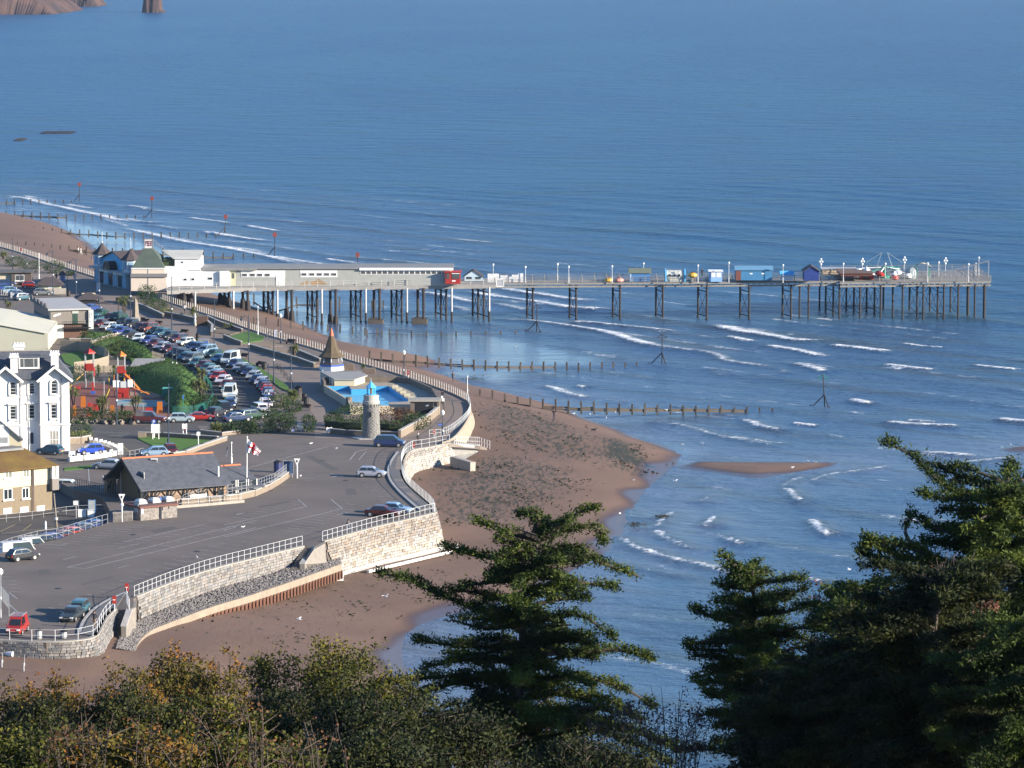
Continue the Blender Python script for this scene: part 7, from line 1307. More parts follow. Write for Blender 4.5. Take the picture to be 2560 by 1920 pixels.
for f_,bs_,tp_,lb in(('E',(490,1032),(490,805),'white headed lamp on the beach promenade near the hotel palms'),('E',(1550,1372),(1555,1125),'white headed lamp on the promenade beside the pool'),('F',(1890,790),(1890,540),'white headed lamp on the promenade bend above the ramp'),('F',(1790,-10),(1790,-25),'x')):
 if lb!='x':pole(lb,f_,bs_,tp_,.07,navy,'lamp_post','lamp post',lantern='lamp')
pl_s=pole('grey street lamp standing in front of the lifeboat house roof','B',(1353,1392),(1355,1065),.1,galv,'lamp_post','lamp post',lantern='head')
pole('leaning grey wooden pole beside the cream house','C',(498,358),(466,-5),.14,mat('grey_wood_pole',(.2,.17,.14),r=.9),'pole','pole',lantern='finial',z=4.3)
pole('short white post in the sunken lane','C',(393,285),(393,215),.08,white,'post','post',z=4.3)
pole('thin post with a round white head by the black fence','B',(890,1372),(889,1225),.05,galv,'post','post',lantern='finial',z=4.6)
pole('dark thin pole at the left edge of the quay','C',(5,1050),(6,675),.07,galv,'pole','pole',lantern='lamp')
p=g('F',195,1212);root=thing('flagpole','tall white flagpole beside the stone kerb of the lifeboat house','flagpole',tuple(p));ht=v('F',200,742,p.y).z-ZL;tx=v('F',200,742,p.y).x-p.x
b=MB();b.tube((0,0,0),(tx,0,ht),.085,8,.05);b.build('shaft',white,root);b=MB();b.lathe([(.02,0),(.14,.1),(.02,.25)],8,(tx,0,ht));b.build('finial',white,root)
O=p;nx,nz_=16,12;a,c=v('F',203,755,p.y)-O,v('F',203,862,p.y)-O;e,f2=v('F',318,858,p.y)-O,v('F',290,893,p.y)-O;top=lambda t:a.lerp(v('F',270,795,p.y)-O,min(1,t*1.7))if t<.6 else(v('F',270,795,p.y)-O).lerp(e,(t-.6)/.4)
botm=lambda t:c.lerp(v('F',262,885,p.y)-O,min(1,t/.6))if t<.6 else(v('F',262,885,p.y)-O).lerp(f2+Vector((.1,0,0)),(t-.6)/.4)
b=MB();vs=[tuple(top(i/nx).lerp(botm(i/nx),j/nz_)+Vector((0,.28*math.sin(i*.9+j*.3)-.1*i/nx,0)))for i in range(nx+1)for j in range(nz_+1)];b.add(vs,[(i*(nz_+1)+j,i*(nz_+1)+j+1,(i+1)*(nz_+1)+j+1,(i+1)*(nz_+1)+j)for i in range(nx)for j in range(nz_)]);ms=[]
for i in range(nx):
 for j in range(nz_):ms.append(1 if(5<=j<=6 or 6<=i<=8)else 2 if(6<=abs(i-7.5)+abs(j-5.5)*.6<4.2)else 3 if(i>8 and j in(2,9)and i%2)else 0)
b.m=ms;fl_=b.build('flag',[mat('flag_white',(.75,.73,.72),r=.9),mat('flag_red',(.50,.03,.03),r=.9),yellow,mat('flag_red2',(.45,.05,.04),r=.9)],None);fl_.location=tuple(p);tag(fl_,'white flag with a red cross flying from the tall flagpole','flag')
def tri_sign(label,f_,base,top,plate=True):
 p=g(f_,*base);h=v(f_,*top,p.y).z-ZL;root=thing('triangle_sign',label,'sign',tuple(p),group='white triangular car park signs');b=MB();b.tube((0,0,0),(0,0,h-.3),.09,8);b.build('post',white,root)
 b=MB();b.add([(-.42,-.1,h),(.42,-.1,h),(0,-.1,h-1.0),(-.42,.0,h),(.42,.0,h),(0,.0,h-1.0)],[(0,2,1),(3,4,5),(0,1,4,3),(1,2,5,4),(2,0,3,5)]);b.build('triangle',white,root);b=MB();b.add([(-.15,-.11,h-.25),(.12,-.11,h-.22),(.02,-.11,h-.6)],[(0,2,1)]);b.bx((-.12,-.115,h-.5),(-.06,-.108,h-.2));b.build('mark',black,root)
 if plate:b=MB();b.lathe([(.2,-.15),(.24,0),(.2,.15)],8,(0,0,h-1.35));b.build('ball',white,root)
tri_sign('white triangular sign by the stone building with skylights','B',(1055,1605),(1057,1365));tri_sign('white triangular sign in front of the lifeboat house wall','O',(743,815),(748,672));tri_sign('white triangular sign by the blue board at the end of the kerb','F',(632,1090),(632,920),False)
def board(label,f_,base,x0,y0,x1,y1,m=white,posts=(0,1),name='sign_board',cat='sign',z=ZL,pm=white,text=None,tm=None,legh=True):
 p=g(f_,*base,z);a,c=v(f_,x0,y1,p.y)-p,v(f_,x1,y0,p.y)-p;root=thing(name,label,cat,tuple(p));b=MB();b.bx((a.x,-.05,a.z),(c.x,.03,c.z));b.build('panel',m,root)
 for t in posts:x=a.x+(c.x-a.x)*(.12+.76*t);b=MB();b.tube((x,.09,0),(x,.09,c.z+.1),.06,6);b.build('post',pm,root)
 if text:letters(text,a.x+.15,c.x-.15,a.z+(c.z-a.z)*.55,c.z-.15,-.055,tm or navy,root)
 b=MB();fr=.05;[b.bx(*k)for k in(((a.x-fr,-.07,a.z-fr),(c.x+fr,.05,a.z)),((a.x-fr,-.07,c.z),(c.x+fr,.05,c.z+fr)),((a.x-fr,-.07,a.z),(a.x,.05,c.z)),((c.x,-.07,a.z),(c.x+fr,.05,c.z)))];b.build('frame',pm,root);return root,a,c
r1,a,c=board('large blank white board on two posts at the small lawn','B',(1345,898),1310,765,1378,836);
pole('blue and white parking disc on a white post behind the white board','B',(1330,885),(1330,745),.06,white,'parking_sign','sign');p=g('B',1330,885);z_=v('B',1330,742,p.y).z;b=MB();b.tube((0,-.1,0),(0,0,0),.38,14);o=b.build('disc',blue,bpy.data.objects['parking_sign']);o.location=(0,0,z_-ZL)
b=MB();
for q_ in(((-.12,-.22),(-.05,.24)),((-.05,.16),(.14,.24)),((-.05,-.02),(.14,.06)),((.08,.06),(.15,.16))):b.bx((q_[0][0],-.12,q_[0][1]),(q_[1][0],-.104,q_[1][1]))
o2=b.build('letter',white,bpy.data.objects['parking_sign']);o2 .location=(0,0,z_-ZL)
r2,a,c=board('white notice on two posts beside the road with a red strip below','B',(1594,852),1577,762,1614,798);b=MB();b.bx((a.x+.25,-.02,.6),(c.x-.25,.02,a.z-.1));b.build('red_strip',red,r2)
board('small white sign on one post at the right of the lawn','B',(1710,975),1702,832,1727,858,posts=(.4,))
board('white route sign outside the shrub bed near the lighthouse','F',(908,705),888,655,932,684,posts=(0,1),text='P',tm=navy)
board('large map board in front of the dark shrubs','F',(665,690),632,608,698,675,mat('map_board',(.38,.36,.42),(.2,.3,.28),2,.6),pm=navy)
board('small blue information board left of the map board','F',(605,690),583,655,612,690,mat('blue_notice',(.25,.3,.45),(.4,.42,.5),3,.6),pm=navy)
board('big blue backed board at the end of the stone kerb','F',(557,1085),515,942,598,1050,mat('blue_back_board',(.05,.09,.17),(.04,.07,.13),2,.5),pm=galv)
board('white finger sign on the promenade lamp post','F',(1890,792),1848,618,1887,636,mat('blue_sign_face',(.1,.16,.4),r=.5),posts=(1,),pm=navy)
board('white A shaped stall board beside the blue frame shelter','Q',(1215,1495),1165,1390,1270,1490,z=4.3)
board('white noticeboard leaning below the blue frame shelter','Q',(1345,1500),1305,1390,1390,1495,z=4.3)
board('small white twin box sign on a grey post in the lane','Q',(1125,1510),1090,1258,1160,1315,z=4.3,posts=(.5,),pm=galv)
bf,a,c=board('tall blue framed poster stand beside the slipway','Q',(1360,1500),1312,1248,1412,1390,mat('poster_face',(.4,.43,.42),(.25,.28,.27),1.5,.5),pm=mat('frame_blue',(.06,.16,.36),r=.5),z=4.3)
board('white kiosk sign with a pointed top near the pavilion','A',(848,588),834,505,866,585,mat('sign_pale',(.55,.58,.62),r=.6),pm=mat('sign_brown',(.15,.1,.08),r=.8))
board('small blue sign on twin posts at the stone building corner','O',(637,985),622,800,655,832,mat('blue_sign2',(.12,.2,.5),r=.5),pm=navy)
board('blue tipped white parking post among the road side shrubs','B',(1583,662),1578,510,1590,545,mat('blue_tab',(.08,.14,.45),r=.5),posts=(.4,),pm=greenp)
board('beach sign on the promenade beside the posts','E',(450,985),441,918,456,980,mat('bluewhite',(.4,.45,.6),(.08,.12,.4),1.2,.6),posts=(.5,))
def bin_(label,f_,x,y,m,h=1.2,w=.6,name='litter_bin',z=ZL):
 p=g(f_,x,y,z);root=thing(name,label,'bin',tuple(p));b=MB();b.lathe([(w*.42,0),(w*.5,h*.15),(w*.5,h*.8)],10);b.build('body',m,root);b=MB();b.lathe([(w*.55,h*.8),(w*.55,h*.88),(w*.15,h)],10);b.build('lid',black,root)
bin_('dark blue bin by the blue backed board','F',465,1040,mat('bin_blue',(.02,.03,.1),r=.5),1.7,1.1)
for f_,x,y,lb in(('E',350,1255,'dark bin beside the long bench on the path'),('E',695,1530,'dark bin at the kerb by the benches near the lighthouse'),('E',712,1560,'second dark bin lower down by the path edge'),('A',1710,1003,'dark bin on the path by the blue doored store'),('A',592,625,'dark round bin near the yellow shelter')):bin_(lb,f_,x,y,mat('bin_dark',(.03,.025,.025),r=.6),1.3,.8)
for f_,x,y,lb,h in(('C',335,1235,'grey bin by the lower railing of the quay corner',1.1),('C',550,1230,'grey bollard box by the lower railing',.9)):bin_(lb,f_,x,y,galv,h,.7)
def lifebuoy(label,f_,x,y,z=ZL):
 p=g(f_,x,y,z);root=thing('lifebuoy_post',label,'lifebuoy',tuple(p),group='red lifebuoy housings');b=MB();b.tube((0,0,0),(0,0,1.3),.06,6);b.build('post',whitemetal,root);b=MB();b.box((0,-.12,1.35),(.42,.22,.85));b.build('housing',red,root);b=MB();b.bx((-.12,-.242,1.3),(.12,-.232,1.4));b.build('label',platew,root);root.scale=(1,1,1)if f_=='C' else(.7,.7,.8)
lifebuoy('red lifebuoy housing on the railing left of the corner steps','C',990,1000);lifebuoy('smaller red lifebuoy housing right of the corner steps','C',1097,890)
for f_,x,y,lb in(('E',725,1062,'red lifebuoy housing above the nearer flower bed'),('E',1592,1340,'red lifebuoy housing beside the promenade railing by the pool'),('F',1815,750,'red lifebuoy housing at the bend of the parapet'),('F',1640,868,'red lifebuoy housing on the railing above the white bay'),('A',1350,640,'red lifebuoy housing under the pier entrance'),('A',185,260,'red lifebuoy housing on the far promenade')):lifebuoy(lb,f_,x,y)
def bench(label,f_,x,y,deg,name='bench'):
 p=g(f_,x,y);root=thing(name,label,'bench',tuple(p),R(deg),'dark benches on the seafront path');dk_=mat('dark_bench_wood',(.06,.04,.035),r=.8)
 b=MB();b.bx((-.9,-.25,.42),(.9,.25,.48));b.build('seat',dk_,root);b=MB();b.bx((-.9,.22,.5),(.9,.28,.95));b.build('backrest',dk_,root)
 for sx in(-.8,.8):b=MB();b.bx((sx-.04,-.25,0),(sx+.04,.28,.95 if 0 else .7));b.build('leg',dk_,root)
for f_,x,y,d_,lb in(('A',1365,880,-35,'dark bench left of the semicircle paving'),('A',1590,955,-35,'dark bench below the semicircle paving'),('A',1215,850,-30,'bench at the foot of the obelisk'),('A',1250,862,-30,'second bench right of the obelisk foot'),('A',2112,1165,-40,'small bench by the white minibus'),('E',640,1450,-60,'dark bench by the path opposite the pool'),('E',310,1235,-50,'dark bench near the bin and parked bicycle'),('E',700,1610,-20,'dark bench among the shrubs left of the path end'),('E',1620,1395,-30,'bench on the promenade at the pool corner'),('E',575,1040,-30,'bench by the promenade rail near the palms')):bench(lb,f_,x,y,d_)
for i,(x,y)in enumerate(((395,1225),(420,1235),(445,1262),(470,1300),(500,1340),(525,1375))):
 p=g('E',x+60,y+30);root=thing('bicycle',f'{ORD[i]} parked bicycle counting along the hedge from the pier side','bicycle',tuple(p),R(-60),'bicycles parked along the low hedge');dkm=mat('bike_frame',(.05,.05,.06),r=.5)
 for sx in(-.5,.5):b=MB();b.path([(sx+.33*math.cos(t*.785),0,.34+.33*math.sin(t*.785))for t in range(9)],.03,4);b.build('wheel',tyre,root)
 b=MB();b.path([(-.5,0,.34),(-.15,0,.8),(.4,0,.85),(.0,0,.36),(-.5,0,.34)],.025,4);b.path([(.5,0,.34),(.38,0,.98)],.025,4);b.build('frame',dkm,root);b=MB();b.path([(.38,-.25,1.0),(.38,.25,1.0)],.02,4);b.build('handlebar',dkm,root);b=MB();b.box((-.18,0,.9),(.22,.12,.06));b.build('saddle',black,root)
p=g('A',1172,850);h=v('A',1168,640,p.y).z-ZL;root=thing('obelisk','weathered stone obelisk beside the car queue','monument',tuple(p));b=MB();b.box((0,0,.5),(1.7,1.7,1.0));b.build('plinth',kerbm,root);b=MB();b.lathe([(.72,1.0),(.45,h-.8),(.03,h)],4);b.build('shaft',mat('obelisk_stone',(.25,.21,.16),(.17,.145,.12),1.5,.9,.4),root)
def lawn(label,f_,pts,h=.12,m=lawnm,name='lawn'):P_=gs(f_,pts);o=sheet(name,[(q_.x,q_.y)for q_ in P_],ZL+h,m,h,kind='structure',label=label);return o
def lowwall(label,f_,pts,h,th,m,z=ZL,cap=True,name='low_wall'):
 P_=[g(f_,x,y,z)for x,y in pts];root=thing(name,label,'wall',tuple(P_[0]));O=P_[0];Q_=[p-O for p in P_];wallpath(root,Q_,h,th,m,'wall_body')
 if cap:wallpath(root,Q_,.1,th+.08,kerbm if cap is True else cap,'coping',h)
 return root
lawn('triangular lawn beside the car park road','B',[(1185,888),(1230,872),(1860,905),(1900,920),(1540,1030),(1500,1030),(1420,1000)])
buff=mat('buff_kerb_stone',(.26,.205,.15),(.17,.14,.11),2,.9,.3)
lowwall('buff stone wall along the right side of the triangular lawn','B',[(1500,1045),(1600,1028),(1750,970),(1945,905)],.55,.5,buff)
lowwall('dark stone wall along the back of the triangular lawn','B',[(1210,868),(1400,872),(1640,890),(1870,905)],.6,.4,mat('dark_stone_wall',(.13,.11,.095),(.09,.08,.07),2,.9,.3))
b=MB();b.box((0,0,.4),(1.1,1.1,.8));tag(b.build('stone_pier',buff,loc=tuple(g('B',1228,880))),'buff stone pier at the left end of the lawn wall','pier')
lowwall('low kerb wall of the yucca bed beside the road','B',[(1740,840),(1920,862),(2075,842)],.45,.4,buff)
lowwall('stone kerb wall curving beside the lifeboat house','O',[(860,880),(1100,862),(1260,850),(1400,828),(1560,790),(1700,730),(1800,670),(1890,605)],.75,.6,buff)
lowwall('white concrete ramp edge below the lifeboat house','O',[(805,910),(1150,882),(1450,855)],.35,.3,concrete,cap=False)
for f_,pts,lb in(('A',[(1420,775),(1600,790),(1900,830),(1720,770)],'x'),):
 pass
lawn('small bed of soil with shrubs by the cream pier block','A',[(1010,660),(1180,640),(1350,640),(1480,700),(1560,770),(1400,800)],.1,soilm,'flower_bed')
lowwall('low wall round the shrub bed facing the pier entrance','A',[(1010,668),(1100,690),(1250,740),(1410,815)],.8,.35,brw)
lowwall('low wall behind the benches with a stone pier end','A',[(1430,795),(1560,820),(1690,850)],.8,.35,brw)
lawn('round bed of gravel and flowers with a white statue','A',[(1560,765),(1760,790),(1980,870),(2100,930),(1990,960),(1850,940),(1790,880),(1640,830)],.1,soilm,'flower_bed')
lowwall('curved wall enclosing the round flower bed','A',[(1690,850),(1790,870),(1835,905),(1830,965)],.8,.35,brw)
lowwall('low wall along the sea side of the round flower bed','A',[(1790,820),(1900,870),(2090,935)],.6,.3,brw)
b=MB();b.box((0,0,.8),(2.2,2,1.6));tag(b.build('brick_shelter',mat('brown_brick',(.11,.065,.045),(.08,.05,.035),3,.9),loc=tuple(g('A',1745,875))),'small brown brick block behind the round flower bed','shelter')
p=g('A',1685,885);root=thing('statue','small white statue beside the brown brick block','statue',tuple(p));b=MB();b.lathe([(.3,0),(.3,.6)],8);b.build('pedestal',concrete,root);b=MB();b.lathe([(.18,.6),(.25,1.0),(.15,1.5),(.28,1.8),(.12,2.1),(.17,2.3),(.05,2.5)],8);b.build('figure',mat('statue_stone',(.45,.46,.46),r=.8),root)
lawn('green bed right of the white flagpole','E',[(20,980),(210,930),(350,975),(330,1010),(150,1035)])
lowwall('low wall along the path side of the green beds','E',[(0,990),(70,1022),(150,1050)],.7,.3,brw);lowwall('long low wall of the sunny flower bed by the conical kiosk','E',[(230,1075),(420,1130),(640,1190),(780,1240)],.7,.3,brw)
lawn('sandy bed beside the conical kiosk','E',[(240,1065),(500,1075),(640,1120),(820,1190),(830,1225),(760,1235),(520,1160)],.12,mat('sandy_soil',(.26,.185,.12),(.2,.15,.1),.6,.95),'flower_bed')
lowwall('low wall on the sea side of the sandy bed','E',[(640,1115),(760,1165),(830,1195)],.6,.3,brw)
lawn('pale ground between the beds and railing','E',[(160,1050),(330,1015),(450,1000),(560,1050),(400,1065)],.05,mat('sandy_soil',(.26,.185,.12),(.2,.15,.1),.6,.95),'flower_bed')
lawn('dark green verge between the car queue and the path','A',[(800,742),(900,755),(1000,790),(1300,880),(1600,975),(1880,1085),(2050,1140),(2212,1230),(2330,1300),(2480,1400),(2510,1460),(2420,1420),(2330,1350),(2212,1275),(2050,1185),(1900,1135),(1700,1040),(1500,955),(1200,880),(900,785)],.15)
lawn('big rounded grass bank inside the queue bend','A',[(700,960),(940,960),(1100,1000),(1250,1070),(1320,1150),(1600,1250),(1620,1290),(1500,1330),(1200,1310),(1050,1290),(1150,1240),(1130,1180),(950,1120),(800,1060)],.35)
lawn('small lawn beside the cafe wall','A',[(690,960),(760,940),(900,945),(960,985),(800,1015),(680,1000)],.2)
lawn('lawn enclosed by the curved timber fence','A',[(520,1130),(700,1100),(860,1130),(900,1180),(850,1215),(620,1230),(560,1200)],.1)
lowwall('pale low wall beside the small cafe lawn','A',[(790,1055),(870,1020),(960,990),(1055,980)],.8,.35,buff);lowwall('brown sunken wall by the cafe steps','A',[(610,1050),(700,1048),(785,1050)],1.2,.4,brw)
# ================================================================ plants
def leafmat(name,c1,c2,c3=None,sc=.9,r=.7):
 m=bpy.data.materials.new(name);m.use_nodes=True;n=m.node_tree.nodes;l=m.node_tree.links;P_=n['Principled BSDF'];P_.inputs['Roughness'].default_value=r;P_.inputs['Specular IOR Level'].default_value=.25
 tc=n.new('ShaderNodeTexCoord');z=n.new('ShaderNodeTexNoise');z.inputs['Scale'].default_value=sc;z.inputs['Detail'].default_value=6;z.inputs['Roughness'].default_value=.75;l.new(tc.outputs['Object'],z.inputs['Vector'])
 cr=n.new('ShaderNodeValToRGB');l.new(z.outputs[0],cr.inputs[0]);e=cr.color_ramp.elements;e[0].position=.36;e[0].color=c1+(1,);e[1].position=.62;e[1].color=(c3 or c2)+(1,)
 if c3:k=e.new(.5);k.color=c2+(1,)
 tr=n.new('ShaderNodeBsdfTranslucent');l.new(cr.outputs[0],tr.inputs[0]);mx=n.new('ShaderNodeMixShader');mx.inputs[0].default_value=.18;l.new(P_.outputs[0],mx.inputs[1]);l.new(tr.outputs[0],mx.inputs[2]);l.new(mx.outputs[0],n['Material Output'].inputs[0]);l.new(cr.outputs[0],P_.inputs['Base Color']);return m
bark=mat('dark_bark',(.055,.042,.032),(.09,.075,.06),3,.95,.5);twigm=mat('pale_twig',(.10,.078,.06),(.05,.038,.03),2,.9)
cyp=leafmat('cypress_foliage',(.009,.018,.004),(.034,.056,.008),(.095,.118,.015),.5)
autumn=leafmat('autumn_leaves',(.022,.030,.005),(.105,.085,.011),(.27,.095,.014),.55);greenl=leafmat('green_yellow_leaves',(.018,.028,.004),(.062,.068,.007),(.16,.13,.012),.6)  # autumn tints; bright clumps also paint sunlit tips, dark ones the shaded gaps
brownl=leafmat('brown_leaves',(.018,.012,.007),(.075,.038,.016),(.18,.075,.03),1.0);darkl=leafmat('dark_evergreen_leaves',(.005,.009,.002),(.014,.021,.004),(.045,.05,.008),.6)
shrubl=leafmat('shrub_leaves',(.02,.045,.012),(.05,.08,.018),(.12,.13,.03),.9);palml=leafmat('palm_leaves',(.05,.08,.02),(.13,.15,.045),(.24,.22,.08),1.5);hedgel=leafmat('hedge_leaves',(.018,.04,.01),(.035,.07,.014),None,1.5)
def flecks(pos,dirs,L_,wd,jit=.5,quad=False):
 n=len(pos);d=dirs+rng.normal(0,jit,(n,3));d/=np.linalg.norm(d,axis=1)[:,None]+1e-9;s_=np.cross(d,rng.normal(0,1,(n,3)));s_/=np.linalg.norm(s_,axis=1)[:,None]+1e-9;ln=L_*rng.uniform(.6,1.3,(n,1));w_=wd*rng.uniform(.6,1.3,(n,1))
 if quad:V=np.stack([pos,pos+d*ln*.5+s_*w_*.5,pos+d*ln,pos+d*ln*.5-s_*w_*.5],1).reshape(-1,3);return V,np.arange(4*n).reshape(-1,4)
 V=np.stack([pos-s_*w_*.5,pos+s_*w_*.5,pos+d*ln],1).reshape(-1,3);return V,np.arange(3*n).reshape(-1,3)
def foliage(name,pos,dirs,L_,wd,m,parent,jit=.5,quad=False):
 V,Fc=flecks(np.array(pos),np.array(dirs),L_,wd,jit,quad);o=put(name,arrmesh(name,V,Fc,m),parent);return tag(o,kind='stuff')
def bez(a,b,c,n):return[a.lerp(b,i/(n-1)).lerp(b.lerp(c,i/(n-1)),i/(n-1))for i in range(n)]
def conifer(label,trunk,limbs,D,fill=30,dens=1.0,m=cyp,r0=.22,name='conifer',fl=(1.2,3.0),drop_to=None,low=None):
 """trunk and limbs are drawn by sight line at distance D; limbs get a random lean towards or away from the viewer"""
 T=[v('p',x,y,D)for x,y in trunk];gz=float(hill_h(np.array([[T[-1].x]]),np.array([[D]]))[0,0]);T.append(Vector((T[-1].x,D,gz-1)));O=Vector((T[-1].x,D,gz));root=thing(name,label,'tree',tuple(O));T=[p-O for p in T]
 b=MB();n_=len(T)
 for i in range(n_-1):b.tube(T[i],T[i+1],.03+r0*.6*(i)/(n_-1),7,.03+r0*.6*(i+1)/(n_-1))
 b.build('trunk',bark,root);bb=MB();pos,dr=[],[]
 def limb(P_,w0,spread):
  n=len(P_)
  for i in range(n-1):bb.tube(P_[i],P_[i+1],w0*(1-i/n)+.015,5,w0*(1-(i+1)/n)+.015)
  Lt=sum((c-a).length for a,c in zip(P_,P_[1:]));k=max(4,int(Lt/.14*dens));
  for j in range(k):
   t=.12+.88*j/(k-1);q_=t*(n-1);i=min(int(q_),n-2);p=P_[i].lerp(P_[i+1],q_-i);d=(P_[i+1]-P_[i]).normalized();side=d.cross(Vector((0,0,1))).normalized()
   for sg in(-1,1):
    tw=spread*(.25+.75*(1-t)**.7)*random.uniform(.4,1.2)*(.35+.65*min(1,t*3));dd=(side*sg+d*random.uniform(.2,.9)+Vector((0,0,random.uniform(-.15,.3)))).normalized();m_=max(2,int(tw/.075))
    for u in range(m_):f_=(u+random.random())/m_;pp=p+dd*tw*f_+Vector((random.uniform(-.05,.05),random.uniform(-.05,.05),.10*math.sin(f_*3)-.12*f_*f_+random.uniform(-.04,.06)));pos.append(pp[:]);dr.append((dd*.8+Vector((0,0,.25)))[:])
   pos.append(p[:]);dr.append((d+Vector((0,0,.4)))[:])
 for lm in limbs:
  P_=[v('p',x,y,D)-O for x,y in lm];dy=random.uniform(-1.2,1.2);L_=smooth_path([p+Vector((0,dy*i/(len(P_)-1),0))for i,p in enumerate(P_)],1);limb(L_,.075,.22*(P_[-1]-P_[0]).length**.75)
 H_=T[0].z-T[n_-2].z
 for k in range(fill):
  t=random.random()**.8;zt=T[0].z-H_*t;
  for i in range(n_-2):
   if T[i].z>=zt>=T[i+1].z:base=T[i].lerp(T[i+1],(T[i].z-zt)/max(T[i].z-T[i+1].z,1e-6));break
  else:base=T[n_-2]
  an=random.uniform(0,6.283);Ln=(fl[0]+(fl[1]-fl[0])*t)*random.uniform(.6,1.15);e=base+Vector((math.cos(an)*Ln,math.sin(an)*Ln,random.uniform(-.1,.35)*Ln));mid=(base+e)/2+Vector((0,0,.12*Ln));limb(bez(base,mid,e,6),.05,.24*Ln**.8)
 tag(bb.build('branches',bark,root),kind='stuff');a_=np.array(pos);lum=np.array([noise.noise(Vector(p)*1.4)for p in pos])if len(pos)else 0;kp=lum>-.42;a_=a_[kp];d_=np.array(dr)[kp];k6=10;P_=np.repeat(a_,k6,0)+rng.normal(0,1,(len(a_)*k6,3))*np.array([[.09,.09,.065]]);foliage('foliage',P_,np.repeat(d_,k6,0),.125,.055,m,root,.6);return root
centre=[[(1340,1350),(1400,1320),(1450,1278),(1492,1270)],[(1345,1350),(1262,1330),(1192,1303)],[(1345,1345),(1290,1318),(1245,1330)],[(1345,1335),(1390,1308),(1425,1285)],[(1343,1385),(1285,1368),(1235,1392)],[(1343,1395),(1400,1378),(1455,1402)],[(1335,1425),(1275,1418),(1225,1445)],[(1335,1425),(1385,1420),(1430,1455)],[(1345,1310),(1320,1290),(1300,1300)],[(1340,1365),(1420,1330),(1500,1320),(1508,1372)],[(1335,1400),(1200,1398),(1111,1376)],[(1340,1390),(1450,1385),(1530,1425),(1600,1450)],[(1320,1450),(1240,1452),(1155,1462)],[(1320,1440),(1440,1455),(1540,1472)],[(1305,1545),(1195,1528),(1090,1486),(1010,1450),(951,1441)],[(1305,1570),(1380,1540),(1450,1524),(1533,1582)],[(1300,1620),(1160,1612),(1040,1590)],[(1300,1640),(1450,1630),(1560,1625),(1626,1646)],[(1295,1700),(1450,1690),(1560,1720),(1630,1765)],[(1295,1690),(1100,1690),(930,1720)],[(1295,1780),(1500,1800),(1700,1880)],[(1295,1800),(1100,1820),(920,1835)],[(1300,1600),(1400,1590),(1500,1610)],[(1310,1500),(1220,1500),(1180,1540)],[(1300,1650),(1180,1640),(1060,1660)],[(1295,1750),(1420,1735),(1540,1790)],[(1295,1860),(1480,1880),(1620,1930)],[(1295,1870),(1120,1880),(980,1900)],[(1335,1330),(1350,1290),(1330,1275)],[(1300,1560),(1220,1580),(1130,1560)],[(1297,1700),(1180,1700),(1050,1745),(960,1770)],[(1297,1720),(1420,1730),(1520,1745),(1600,1800)],[(1297,1740),(1200,1760),(1080,1810),(940,1790)],[(1297,1790),(1400,1800),(1560,1850),(1680,1920)],[(1297,1830),(1200,1850),(1050,1870),(900,1870)],[(1297,1830),(1400,1850),(1520,1900)],[(1300,1610),(1220,1625),(1120,1640)],[(1300,1590),(1400,1640),(1490,1660)],[(1300,1660),(1400,1670),(1480,1700)],[(1310,1480),(1380,1480),(1440,1500)],[(1303,1540),(1240,1545),(1190,1565)],[(1297,1700),(1240,1720),(1180,1760)],[(1297,1700),(1340,1730),(1400,1780)],[(1305,1520),(1400,1500),(1470,1500)]]
conifer('large spreading dark conifer alone in front of the beach at the centre',[(1345,1300),(1348,1380),(1312,1456),(1306,1557),(1297,1768),(1295,1930)],centre,122,fill=80,dens=.95,fl=(1.3,3.4))
rr_=lambda L_:[[q('R',x,y)for x,y in l_]for l_ in L_]
conifer('small pointed dark conifer left of the tall ones at the right',[q('R',430,660),q('R',440,760),q('R',460,1100),q('R',480,1500),q('R',490,1680)],rr_([[(430,730),(360,660),(285,592)],[(440,740),(560,720),(672,690)],[(440,780),(340,760),(268,745)],[(445,850),(580,830),(705,778)],[(445,930),(350,900),(260,880)],[(440,950),(250,930),(152,888)],[(450,1050),(250,1020),(110,1030)],[(450,1090),(260,1080),(128,1072)],[(460,900),(560,880),(690,830)],[(460,1150),(380,1160),(270,1155)],[(470,1270),(350,1300),(232,1310)],[(470,1380),(350,1400),(250,1425)],[(480,1500),(360,1500),(240,1490)],[(460,1000),(600,960),(740,940)],[(470,1200),(620,1150),(760,1130)],[(480,1400),(620,1360),(760,1380)]]),118,fill=90,fl=(.7,3.1),m=cyp)
conifer('tallest conifer at the right edge with a long bare tipped top branch',[q('R',1700,250),q('R',1680,400),q('R',1640,800),q('R',1620,1300),q('R',1620,1680)],rr_([[(1650,330),(1450,310),(1330,220),(1240,130),(1113,72)],[(1650,290),(1500,240),(1370,195)],[(1700,270),(1800,230),(1900,240)],[(1650,330),(1400,330),(1262,295)],[(1640,420),(1500,390),(1380,400)],[(1640,520),(1400,500),(1270,440)],[(1400,640),(1200,560),(1080,520),(968,540)],[(1300,600),(1180,520),(1228,405)],[(1640,650),(1300,640),(1120,600),(992,505)],[(1640,700),(1250,700),(1080,660),(995,622)],[(1640,800),(1400,780),(1200,800)],[(1640,380),(1800,360),(1900,400)],[(1640,950),(1300,930),(1100,960)],[(1640,450),(1780,500),(1900,540)]]),112,fill=150,fl=(1.6,4.4))
conifer('low bushy conifer between the small pointed one and the tallest',[q('R',1000,780),q('R',1010,1000),q('R',1000,1680)],rr_([[(1000,860),(860,860),(800,780)],[(1000,820),(1100,740),(1200,690)],[(1000,950),(880,960),(780,960)],[(1000,800),(960,760),(900,745)],[(1010,900),(1150,850),(1280,830)],[(1000,1100),(850,1060),(720,1080)]]),110,fill=125,fl=(1.4,3.8),m=cyp)
